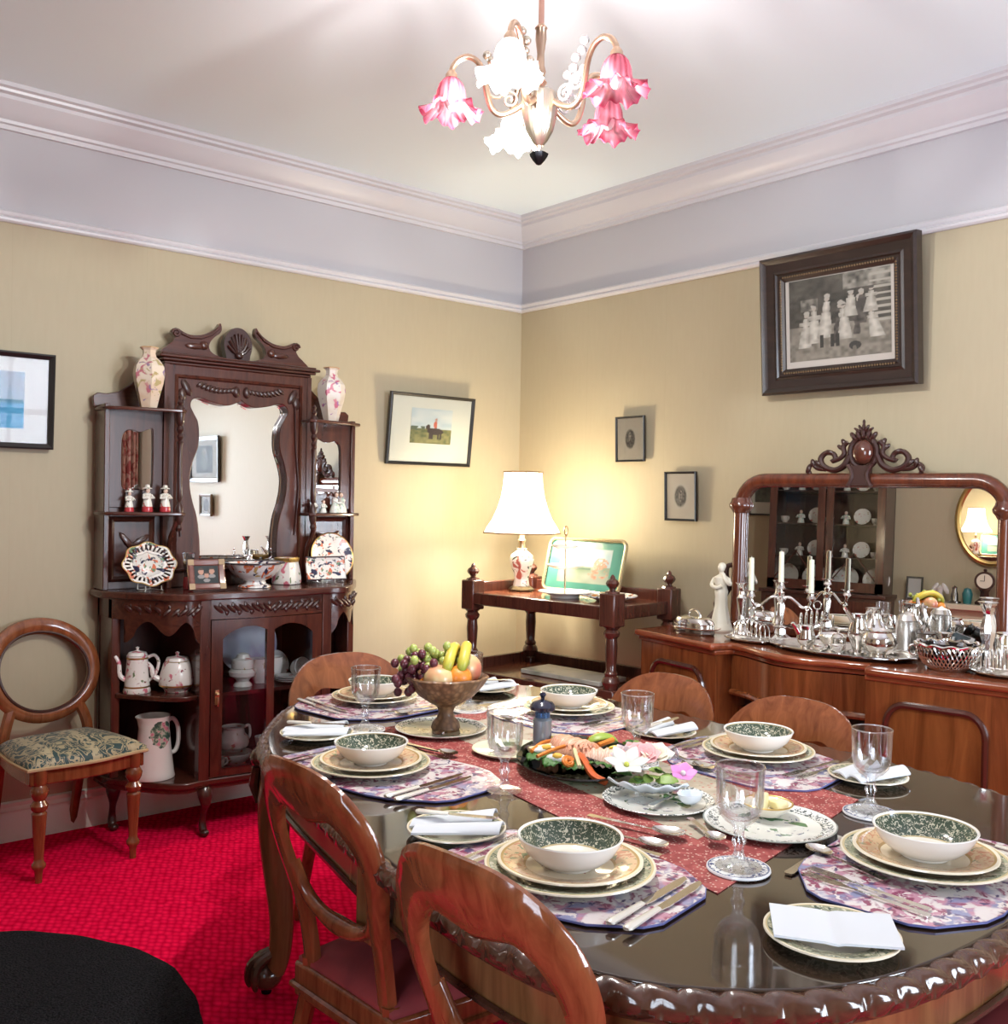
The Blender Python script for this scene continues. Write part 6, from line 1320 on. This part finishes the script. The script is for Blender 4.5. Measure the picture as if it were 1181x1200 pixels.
# ---- fruit bowl
BOWLW = MT('carved_bowl_wood'); _n = BOWLW.n('TexVoronoi', {'Vector': BOWLW.co((1, 1, .7)), 'Scale': 70.0}).outputs[0]; BOWLW = BOWLW.set(col=BOWLW.ramp(_n, [(.15, (.34, .19, .095)), (.6, (.15, .075, .035))]), rough=.45, coat=.15).bump(_n, .5, .004).m
fb = thing('fruit_bowl', 'footed carved wooden bowl piled with fruit', 'fruit bowl', (-2.08, -2.10, RZ+.0045), 0)
wav = lambda a, z: 1+max(0, z-.10)/.05*.035*cos(9*a)
part('bowl', B().shell([(.0, .064), (.026, .066), (.045, .076), (.075, .096), (.098, .122), (.112, .146), (.108, .150), (.092, .126), (.068, .102), (.03, .084), (0, .082)], 54, wav), BOWLW, fb)
part('stem', B().lathe([(0, 0), (.036, 0), (.040, .008), (.036, .022), (.024, .036), (.020, .05), (.024, .062), (.030, .07), (0, .072)], 28), BOWLW, fb)
FX, FY, FZ = -2.08, -2.10, RZ+.0045
er = Vector((cyw, -syw, 0)); ed = Vector((syw, cyw, 0))
def fpos(r, d, z): p = Vector((FX, FY, FZ+z))+er*r+ed*d; return tuple(p)
def fruit_mat(name, c1, c2, sc=6, rough=.35, bsc=0):
    t = MT(name); n = t.n('TexNoise', {'Vector': t.co(), 'Scale': sc*2.5, 'Detail': 2.0}).outputs[0]; t.set(col=t.ramp(n, [(.38, c1), (.62, c2)]), rough=rough, coat=.2, sss=0.0)
    if bsc: t.bump(t.n('TexVoronoi', {'Vector': t.co(), 'Scale': float(bsc)}).outputs[0], .25, .002)
    return t.m
APM = fruit_mat('blushed_apple', (.62, .46, .22), (.62, .20, .12), 6); ORM = fruit_mat('orange_peel', (.75, .22, .02), (.80, .27, .03), 6, .4, 300)
def round_fruit(name, label, cat, p, r, m, dent=.16, group='fruit in the bowl', rx=0.0, stalk=True):
    t = thing(name, label, cat, p, 0, group); t.rotation_euler = (rx, rx*.5, 0); n = 14; pf = []
    for k in range(n+1):
        b_ = -pi/2+pi*k/n; q = 1-dent*(math.exp(-((b_-pi/2)/.35)**2)+.6*math.exp(-((b_+pi/2)/.35)**2)); pf.append((r*cos(b_)*(1+.04*sin(b_)) if 0 < k < n else 0, r*sin(b_)*q*.95+r*.9))
    part('flesh', B().lathe(pf, 24), m, t)
    if stalk: part('stalk', B().tube([(0, 0, r*1.6), (.002, 0, r*1.85)], .0018, 6), mat('fruit_stalk', (.10, .07, .03), .8), t)
    return t
round_fruit('apple', 'blushed apple at the front left of the fruit bowl', 'apple', fpos(-.028, -.055, .112), .042, APM, rx=.3)
round_fruit('apple', 'large blushed apple at the right rim of the fruit bowl', 'apple', fpos(.066, .01, .125), .045, APM, rx=-.4)
round_fruit('orange', 'bright orange at the front of the fruit bowl', 'orange', fpos(.034, -.047, .117), .036, ORM, .05, stalk=False)
round_fruit('orange', 'orange peeping out below the dark grapes', 'orange', fpos(-.050, -.035, .108), .026, ORM, .05, stalk=False)
round_fruit('orange', 'orange at the back of the fruit bowl, seen in the mirror', 'orange', fpos(.02, .065, .118), .038, ORM, .05, stalk=False)
round_fruit('apple', 'apple at the back left of the fruit bowl, seen in the mirror', 'apple', fpos(-.04, .06, .115), .036, APM, rx=.2)
def grapes(label, cx, cz, d0, m, n, spread, r, seed):
    rnd = random.Random(seed); t = thing('grape_bunch', label, 'grapes', fpos(cx, d0, cz), 0, 'fruit in the bowl'); me = None; pts = []
    k = 0
    while len(pts) < n and k < 3000:
        k += 1; p = Vector((rnd.gauss(0, spread[0]), rnd.gauss(0, spread[1]), rnd.gauss(0, spread[2])))
        if all((p-q).length > r*1.55 for q in pts): pts.append(p)
    for p in pts:
        w = er*p.x+ed*p.y+Vector((0, 0, p.z))
        if me is None: o = part('grape', B().ell((0, 0, 0), (r, r, r*1.12), 10, 8), m, t, tuple(w), smooth=180); me = o.data
        else: o = part('grape', me, None, t, tuple(w), fix=False)
    part('stalk', B().tube([(0, 0, spread[2]*2), (0, 0, 0), (.01, 0, -.01)], .002, 5), mat('vine_stalk', (.16, .12, .05), .8), t)
grapes('dark red grape bunch hanging over the left rim of the fruit bowl', -.078, .155, -.02, mat('red_grape', (.11, .022, .035), .3, 0, .2), 34, (.026, .02, .024), .0115, 3)
grapes('green grape bunch on top of the fruit at the left', -.036, .196, -.005, mat('green_grape', (.36, .42, .10), .3, 0, .2), 36, (.036, .020, .014), .0115, 5)
BAN = MT('banana_skin'); _g = BAN.n('TexNoise', {'Vector': BAN.co(), 'Scale': 14.0}).outputs[0]; _z = BAN.n('SeparateXYZ', {0: BAN.co()}).outputs[2]
BAN = BAN.set(col=BAN.mix(BAN.ramp(_z, [(.0, (1, 1, 1)), (.06, (0, 0, 0))]), BAN.ramp(_g, [(.35, (.72, .50, .05)), (.65, (.62, .48, .08))]), (.30, .40, .05)), rough=.4).m
def banana(label, pts, r=.0175):
    t = thing('banana', label, 'banana', pts[0], 0, 'fruit in the bowl'); o = Vector(pts[0]); q = smooth_poly([tuple(Vector(p)-o) for p in pts], 5, False); n = len(q)
    part('skin', B().tube(q, [r*min(1, .45+i*.22, .35+(n-1-i)*.2) for i in range(n)], 6), BAN, t, smooth=80, sub=1)
    part('tip', B().tube([q[0], tuple(Vector(q[0])-(Vector(q[2])-Vector(q[0])).normalized()*.008)], .005, 6), mat('banana_tip', (.04, .03, .02), .7), t)
banana('banana lying over the apples, left one of the pair', [fpos(.002, -.068, .165), fpos(.01, -.052, .20), fpos(.018, -.005, .222), fpos(.022, .05, .212), fpos(.024, .10, .175)])
banana('banana lying over the apples, right one of the pair', [fpos(.040, -.066, .168), fpos(.048, -.048, .203), fpos(.052, .0, .226), fpos(.05, .055, .214), fpos(.042, .105, .175)])
# ---- pepper mill
pm = thing('pepper_mill', 'pepper mill with dark domed top standing behind the middle goblet', 'pepper mill', (-2.035, -2.435, RZ), 0)
part('mill_body', B().lathe([(0, 0), (.027, 0), (.028, .006), (.024, .02), (.023, .06), (.024, .088), (.018, .094), (0, .094)], 24), mat('smoky_acrylic', (.24, .28, .32), .1, .3, .5), pm)
part('collar', B().lathe([(0, .094), (.019, .094), (.019, .108), (0, .108)], 20), mat('blue_steel_collar', (.10, .20, .42), .2, .9), pm)
part('dome_top', B().lathe([(0, .107), (.020, .107), (.031, .113), (.032, .121), (.025, .131), (.010, .136), (.005, .138), (.005, .143), (.009, .149), (.006, .155), (0, .156)], 24), mat('black_gloss_knob', (.012, .013, .03), .15, 0, .5), pm)
# ---- crystal name-card holders
for lab, x, y in (('small crystal place-card holder beside the middle left bowl', -2.305, -2.075), ('crystal bird-shaped holder near the middle right cutlery', -1.80, -2.66)):
    t = thing('crystal_holder', lab, 'card holder', (x, y, TZ0+.004), x, 'crystal card holders'); m = clear_glass('crystal_facets', (.9, .92, .95), 1, .25) if x < -2 else bpy.data.materials['crystal_facets']
    part('foot', B().lathe([(0, 0), (.014, 0), (.008, .008), (0, .01)], 6), m, t, smooth=0); part('wing', B().at((-.008, 0, .016), ry=.6).ell((0, 0, 0), (.006, .005, .016), 6, 4), m, t, smooth=0); part('wing', B().at((.008, 0, .016), ry=-.6).ell((0, 0, 0), (.006, .005, .016), 6, 4), m, t, smooth=0)
# ---- salmon platter
PLX, PLY = -2.045, -2.575
PLM = clear_glass('green_glass_platter', (.22, .27, .22), .7, .14)
pt = thing('salmon_platter', 'oval dark glass platter of salmon salad in the table centre', 'platter', (PLX, PLY, RZ), radians(48))
part('platter_dish', B().at(sc=(1, .72, 1)).shell([(0, 0), (.12, 0), (.14, .003), (.19, .020), (.205, .026), (.203, .029), (.185, .024), (.13, .007), (0, .005)], 56), PLM, pt)
def fp2(px, py, z=.028):                # offsets read off in camera-aligned directions on the table
    p = Vector((PLX, PLY, RZ+z))+er*((px-672)*.0020)+ed*((898-py)*.0052); return tuple(p)
YAW = atan2(er.y, er.x)
SALM = pattern('grilled_salmon', (.68, .30, .18), [((.76, .44, .30), 60, .5, .08, 'w'), ((.55, .22, .10), 30, .62, .05, 'n')], .45, .1)
SALP = pattern('pale_salmon', (.70, .42, .30), [((.78, .56, .44), 50, .5, .1, 'w')], .45, .1)
def food(name, label, cat, b, m, p, rz=0, rot=None, **kw):
    o = part(name, b, m, loc=p, rot=rot or (0, 0, rz), **kw); tag(o, label, cat, 'food on the salmon platter'); return o
def fillet(L, w, h):
    return B().grid(lambda u, v: ((u-.5)*L*(1-.12*(v-.5)**2), (v-.5)*w*(1-.3*abs(u-.5)), h*(1-abs(2*v-1)**3)*(1-abs(2*u-1)**6)+.003*sin(u*40)), 26, 12, .004)
food('salmon_fillet', 'large grilled salmon fillet in the middle of the platter', 'salmon', fillet(.17, .088, .034), SALM, fp2(668, 886, .020), YAW+radians(-48), smooth=60, fix=False)
food('salmon_piece', 'second pale salmon piece right of the large fillet', 'salmon', fillet(.105, .07, .030), SALP, fp2(704, 900, .018), YAW+radians(-8), smooth=60, fix=False)
CAR = mat('carrot', (.75, .22, .03), .45); EGG = mat('egg_white', (.84, .83, .80), .35); YOLK = mat('egg_yolk', (.78, .45, .06), .6)
LEM = mat('lemon_peel', (.78, .58, .06), .4); LEMF = mat('lemon_flesh', (.78, .70, .30), .35); LIMP = mat('lime_peel', (.30, .42, .06), .4); LIMF = mat('lime_flesh', (.66, .70, .34), .35)
def wedge(label, name, cat, p, r, rz, m1, m2, tilt=.3):
    t = thing(name, label, cat, p, 0, 'food on the salmon platter'); t.rotation_euler = (tilt, 0, rz); n = 12
    vs = [(-r*1.15, 0, 0), (r*1.15, 0, 0)]; N = 10; M = 6; vs = []
    for i in range(N+1):
        a = -pi/2+pi*i/N
        for k in range(M+1): b_ = radians(20)+radians(70)*k/M; q = r*cos(a)*.8; vs.append((r*1.15*sin(a), q*cos(b_), q*sin(b_)))
    part('rind', B().add(vs, [(i*(M+1)+k, i*(M+1)+k+1, (i+1)*(M+1)+k+1, (i+1)*(M+1)+k) for i in range(N) for k in range(M)]), m1, t, fix=False, solid=.003)
    f1 = [vs[i*(M+1)] for i in range(N+1)]; f2 = [vs[i*(M+1)+M] for i in range(N+1)]
    part('flesh', B().add(f1, [tuple(range(N+1))]).add(f2, [tuple(range(N, -1, -1))]), m2, t, fix=False, smooth=0); return t
wedge('pale lime wedge at the back right of the salmon platter', 'lime_wedge', 'lime', fp2(706, 872, .022), .036, YAW+.3, LIMP, LIMF, .9)
wedge('lemon wedge at the back left of the salmon platter', 'lemon_wedge', 'lemon', fp2(640, 876, .022), .030, YAW+.2, LEM, LEMF, .4)
wedge('bright yellow lemon wedge at the right of the salmon platter', 'lemon_wedge', 'lemon', fp2(720, 890, .022), .026, YAW-.5, LEM, LEMF, .5)
def eggw(label, p, rz):
    t = thing('egg_wedge', label, 'egg', p, rz, 'food on the salmon platter')
    part('white', B().ell((0, 0, 0), (.030, .013, .011), 14, 8), EGG, t); part('yolk', B().ell((0, -.004, .006), (.014, .009, .0085), 10, 6), YOLK, t)
eggw('egg wedge at the left of the platter', fp2(633, 893, .034), YAW+.35); eggw('egg wedge at the front left of the platter', fp2(646, 908, .034), YAW-.4)
def stick(label, pts, m, r=.0048, name='carrot_stick', cat='carrot'):
    food(name, label, cat, B().tube(smooth_poly([tuple(Vector(p)-Vector(pts[0])) for p in pts], 4, False), r, 6), m, pts[0], smooth=30)
stick('long carrot stick between the two egg wedges', [fp2(622, 905, .034), fp2(640, 899, .042), fp2(656, 893, .044)], CAR)
stick('carrot stick at the left back of the platter', [fp2(616, 896, .034), fp2(630, 884, .040), fp2(650, 880, .042)], CAR)
stick('carrot stick behind the lime wedge', [fp2(690, 868, .03), fp2(704, 862, .036)], CAR, .007)
stick('carrot stick at the right under the lime wedge', [fp2(698, 884, .036), fp2(718, 876, .040)], CAR, .007)
stick('pale parsnip stick upright at the front of the platter', [fp2(666, 900, .046), fp2(668, 912, .036), fp2(669, 918, .03)], mat('parsnip', (.74, .62, .36), .5), .005, 'parsnip_stick', 'parsnip')
stick('pale parsnip stick at the left end of the platter', [fp2(613, 892, .034), fp2(640, 886, .036)], bpy.data.materials['parsnip'], .006, 'parsnip_stick', 'parsnip')
food('carrot_curl', 'curled carrot ribbon at the front of the platter', 'carrot', B().tube([(.016*(1-i/26)*cos(i*.7), .010*sin(i*.7)*(1-i/26), .008+.010*sin(i*.7)*(1-i/26)) for i in range(18)], .005, 6), CAR, fp2(657, 913, .026))
stick('thick red pepper strip drooping over the platter\'s front rim', [fp2(672, 906, .040), fp2(676, 913, .034), fp2(684, 920, .014), fp2(697, 925, .007)], mat('red_pepper', (.70, .13, .03), .3, 0, .3), .0085, 'pepper_strip', 'pepper')
food('salmon_flakes', 'shredded orange salmon strips over the large fillet', 'salmon', (lambda b: [b.tube([(x, -.02+.004*k, .0), (x+.006*sin(k), .0, .008), (x+.004, .022, .0)], .0035, 5) for k, x in enumerate([-.03, -.018, -.004, .010, .024, .034])] and b)(B()), SALM, fp2(674, 897, .046), YAW+.2)
LEAFG = mat('salad_green', (.06, .16, .03), .45); LEAFD = mat('dark_red_lettuce', (.045, .018, .018), .45); LEAFL = mat('pale_salad_green', (.22, .34, .07), .45)
def leaf(name, label, cat, p, L, w, rz, rx, m, curl=.3, group='food on the salmon platter', ruff=.004):
    b = B().grid(lambda u, v: (L*u, w*(v-.5)*2*(sin(pi*min(1, u*.95+.04)))**.7*.5, curl*L*u*(1-u)*1.2+ruff*sin(u*22+v*9)), 10, 6)
    o = part(name, b, m, loc=p, rot=(rx, random.uniform(-.2, .1), rz), solid=.0008, fix=False, smooth=60); tag(o, label, cat, group); return o
LF = [('dark red lettuce leaf at the back of the salmon', 656, 872, LEAFD, .06), ('dark red lettuce leaf at the platter\'s front right', 694, 908, LEAFD, .06), ('dark lettuce leaf at the far left of the platter', 616, 882, LEAFD, .05),
      ('green salad leaf under the left egg wedge', 612, 902, LEAFG, .07), ('green salad leaf at the front of the platter', 678, 914, LEAFG, .06), ('green salad leaf at the platter\'s right tip', 728, 884, LEAFG, .06),
      ('green salad leaf behind the lime wedge', 690, 870, LEAFG, .05), ('green salad leaf drooping at the front right rim', 706, 914, LEAFG, .07), ('pale green leaf between the salmon pieces', 690, 892, LEAFL, .05), ('green leaf at the left front rim', 630, 912, LEAFG, .06), ('green leaf between the left eggs', 640, 900, LEAFG, .05)]
for k, (lab, px, py, m, L) in enumerate(LF): leaf('lettuce_leaf' if m is LEAFD else 'salad_leaf', lab, 'salad leaf', fp2(px, py, .022+.003*(k % 3)), L, L*.8, k*2.1, .3*sin(k), m)
t = thing('parsley_sprig', 'curly parsley sprig at the right end of the platter', 'parsley', fp2(735, 893, .026), 0, 'food on the salmon platter')
rnd = random.Random(4)
for k in range(16):
    a, q = rnd.uniform(0, 6.28), rnd.uniform(0, .022); part('leaflet', B().at((q*cos(a), q*sin(a), .008+rnd.uniform(0, .024)), rz=a, rx=rnd.uniform(-1, 1)).ell((0, 0, 0), (.009, .008, .0025), 7, 4), LEAFG if k % 3 else LEAFL, t)
# ---- shell dish of flowers
sx_, sy_ = -2.105, -2.872; er2 = lambda px, py, z=.02: tuple(Vector((sx_, sy_, RZ+z))+er*((px-770)*.0018)+ed*((936-py)*.0044))
SHW = mat('pale_blue_shell', (.70, .75, .80), .2, 0, .4)
def shellfn(u, v):
    a = (u-.5)*2.2; r = .015+.085*v; rb = 1+.03*cos(a*14); return (r*sin(a)*rb, -.03+r*cos(a)*rb*.85, .030*v*v+.004*cos(a*14)*v)
t = thing('shell_dish', 'pale blue scallop-shell dish holding flower heads', 'dish', er2(760, 931, .014), YAW+2.9)
part('shell', B().grid(shellfn, 48, 10), SHW, t, solid=.002, fix=False, smooth=60)
PW_ = mat('white_petal', (.62, .62, .57), .5); PP_ = mat('pink_petal', (.72, .36, .36), .5); PM_ = mat('mauve_petal', (.62, .22, .50), .5); PC_ = mat('cream_petal', (.78, .70, .56), .5); PL_ = mat('lilac_petal', (.62, .50, .52), .5)
def flower(label, p, n, L, w, m, cm, open_=.5, layers=1, group='flower heads in the shell dish'):
    t = thing('flower', label, 'flower', (p[0], p[1], p[2]+.022), YAW, group); t.rotation_euler = (radians(24), 0, YAW)
    for ly in range(layers):
        for k in range(n):
            sc = 1-.26*ly; b = B().grid(lambda u, v: (L*sc*u, w*sc*(v-.5)*sin(pi*min(1, u*.93+.06)), L*sc*(open_+.35*ly)*u*(1.1-u*.35)), 7, 4)
            part('petal', b, m, t, rot=(0, 0, 2*pi*(k+.5*ly)/n), solid=.0006, fix=False, smooth=60)
    part('centre', B().ell((0, 0, .006), (.006, .006, .006), 8, 6), cm, t); return t
YC = mat('flower_centre', (.50, .52, .08), .6)
flower('white lily-like flower with yellow-green centre at the left of the shell', er2(737, 921, .036), 6, .050, .032, PW_, YC, .55)
flower('pink rose at the back of the shell dish', er2(760, 912, .040), 6, .038, .046, PP_, PC_, .8, 3)
flower('lilac flower beside the white one in the shell', er2(741, 909, .034), 6, .038, .034, PL_, PC_, .7, 2)
flower('cream rose at the right back of the shell', er2(776, 909, .040), 6, .036, .042, PC_, PC_, .8, 2)
flower('small mauve-pink orchid at the shell\'s right', er2(801, 930, .030), 5, .030, .032, PM_, PW_, .5, 1)
flower('dusty pink rose in the middle of the shell dish', er2(752, 905, .040), 6, .030, .036, PP_, PC_, .9, 3)
flower('small white blossom at the shell\'s right back', er2(788, 906, .042), 5, .024, .026, PW_, YC, .6, 1)
flower('pink petalled bloom above the mauve orchid', er2(806, 923, .034), 5, .018, .022, PP_, PW_, .5, 1)
for k, (px, py, L) in enumerate(((782, 918, .05), (790, 912, .05), (764, 922, .045), (752, 919, .04), (772, 922, .05), (796, 918, .045), (785, 908, .04), (746, 914, .05), (768, 915, .05), (792, 912, .055), (758, 926, .04))):
    leaf('foliage_leaf', 'green leaf among the flowers, %s' % ('right of the cream rose', 'at the shell\'s upper right tip', 'under the pink rose', 'behind the white flower', 'at the middle of the shell', 'above the mauve orchid', 'at the very back', 'left of the pink rose', 'right of the pink rose', 'left of the pink bloom', 'over the shell\'s lip')[k], 'leaf', er2(px, py, .030), L, L*.6, k*1.3, .5*sin(k*2), LEAFG if k % 2 else LEAFL, .3, 'leaves in the shell dish', .001)
cutlery('spoon', 'spoon lying on the flower plate beside the shell', er2(755, 952, .010)[:2], er2(800, 930, .010)[:2], RZ+.014)
tag(part('white_sauce_shell', B().at(sc=(1, .8, 1)).shell([(0, 0), (.014, .001), (.026, .010), (.030, .022), (.028, .022), (.014, .005), (0, .004)], 24), SHW, loc=er2(803, 945, .012)), 'small white shell-like cup at the right of the flower plate', 'cup')
# ---- butter dish
bx_, by_ = -2.01, -3.075
t = thing('butter_bowl', 'small gold-rimmed dish of butter on the front leaf-painted plate', 'dish', (bx_, by_, RZ+.011), 0)
part('dish_body', B().shell([(0, 0), (.028, 0), (.03, .003), (.046, .014), (.050, .022), (.047, .022), (.03, .007), (0, .005)], 32), CREAM, t); part('gilt_rim', B().tube([(.0495*cos(2*pi*i/40), .0495*sin(2*pi*i/40), .0225) for i in range(40)], .0018, 6, True), GOLD, t)
BUT = mat('butter', (.82, .72, .40), .45)
for lab, dx, dy, a in (('tall wedge of butter in the small dish', -.012, .008, .4), ('low slice of butter in the small dish', .022, -.012, 1.2)):
    tag(part('butter_piece', B().prism([(-.022, 0), (.022, 0), (.018, .032 if a < 1 else .016), (-.010, .036 if a < 1 else .018)], -.013, .013), BUT, loc=(bx_+dx, by_+dy, RZ+.019), rot=(0, 0, a), bevel=.003), lab, 'butter')

# ================================================================ dining chairs
SEATR = pattern('rose_red_seat_velvet', (.33, .045, .05), [((.22, .028, .036), 9, .5, .15, 'n')], .7, 0)
def dining_chair(label, loc, rz):
    t = thing('dining_chair', label, 'chair', loc, rz, 'mahogany balloon-back dining chairs'); so = seat_outline(.46, .38, -.22, .19, .006)
    so = [(x, -y) for x, y in so]              # local: sitter faces +y
    part('seat_rail', B().prism(inset(so, -.002), .375, .445, 'xy'), CHAIRW, t, bevel=.006)
    part('seat_moulding', B().tube([(x, y, .40) for x, y in inset(so, .002)], .007, 6, True), CHAIRW, t)
    part('seat_cushion', cushion(B(), inset(so, -.012), .44, .462, .026), SEATR, t, smooth=70)
    for s in (-1, 1):
        part('front_leg', B().lathe([(0, 0), (.014, 0), (.015, .03), (.012, .05), (.020, .20), (.024, .27), (.018, .285), (.027, .30), (.024, .315), (.027, .33), (.027, .38), (0, .38)], 16), CHAIRW, t, (s*.19, .185, 0))
    # back: one carved board bent backwards, crest swelling in the middle
    def yb(z, x=0): return -.165-.30*max(0, z-.44)**1.35-.11*(1-(x/.23)**2)*max(0, (z-.55)/.35)*.35
    outer = smooth_poly([(0, .905), (.085, .898), (.152, .868), (.200, .812), (.216, .745), (.205, .68), (.184, .62), (.172, .56), (.168, .50), (.168, .43)], 5, False)
    inner = smooth_poly([(0, .782), (.045, .790), (.085, .796), (.120, .780), (.146, .748), (.156, .71), (.150, .67), (.135, .62), (.126, .56), (.122, .50), (.122, .43)], 5, False)
    def ribbon(poly_o, poly_i, th):
        N = 61; rs = lambda P: [P[min(len(P)-1, int(round(i*(len(P)-1)/(N-1))))] for i in range(N)]
        O, I = rs(poly_o), rs(poly_i); vs = []; fs = []
        full = [((-o[0], o[1]), (-i[0], i[1])) for o, i in reversed(list(zip(O, I)))]+[(o, i) for o, i in list(zip(O, I))[1:]]
        for o, i in full:
            sec = []
            for (u, d) in ((0, -.2), (.10, -.75), (.5, -.95), (.90, -.75), (1, -.2), (1, .3), (.5, .7), (0, .3)):
                x, z = o[0]+(i[0]-o[0])*u, o[1]+(i[1]-o[1])*u; sec.append((x, yb(z, x)+th*d, z))
            vs += sec
        M = len(full)
        fs = [(a*8+k, (a+1)*8+k, (a+1)*8+(k+1) % 8, a*8+(k+1) % 8) for a in range(M-1) for k in range(8)]+[tuple(range(7, -1, -1)), tuple((M-1)*8+k for k in range(8))]
        return B().add(vs, fs)
    part('back_frame', ribbon(outer, inner, .017), CHAIRW, t, smooth=50)
    rail = smooth_poly([(-.155, .66), (-.125, .60), (-.07, .572), (0, .564), (.07, .572), (.125, .60), (.155, .66)], 6, False)
    part('cross_rail', B().tube([(x, yb(z, x), z) for x, z in rail], [.013+.006*math.exp(-(x/.06)**2) for x, z in rail], 10), CHAIRW, t)
    for s in (-1, 1):
        part('rear_leg', B().tube(smooth_poly([(s*.150, -.275, .003), (s*.152, -.245, .12), (s*.154, -.200, .28), (s*.155, -.168, .40), (s*.155, -.165, .46)], 5, False), [.017+.005*i/20 for i in range(21)], 8), CHAIRW, t)
    return t
c0 = dining_chair('mahogany balloon-back chair with rose seat at the table\'s middle left', (-2.525, -2.605, 0), radians(-87))
c0.scale = (.86, 1, 1.0)
dup(c0, 'nearest mahogany balloon-back chair, its crest rising into the photo\'s bottom edge', (-2.61, -3.195, 0), radians(-85), scale=(.87, 1, 1.02))
dup(c0, 'mahogany balloon-back chair at the table\'s far end before the chiffonier', (-1.915, -1.61, 0), radians(184), scale=(1.12, 1, .94))
dup(c0, 'mahogany balloon-back chair on the right side, farther from the viewer', (-1.545, -2.195, 0), radians(92), scale=(.97, 1, .925))
dup(c0, 'mahogany balloon-back chair on the right side, nearer to the viewer', (-1.545, -2.665, 0), radians(92), scale=(1, 1, .925))
dup(c0, 'mahogany balloon-back chair at the near end, only its seat corner showing', (-1.87, -3.635, 0), radians(2), scale=(1, 1, 1))
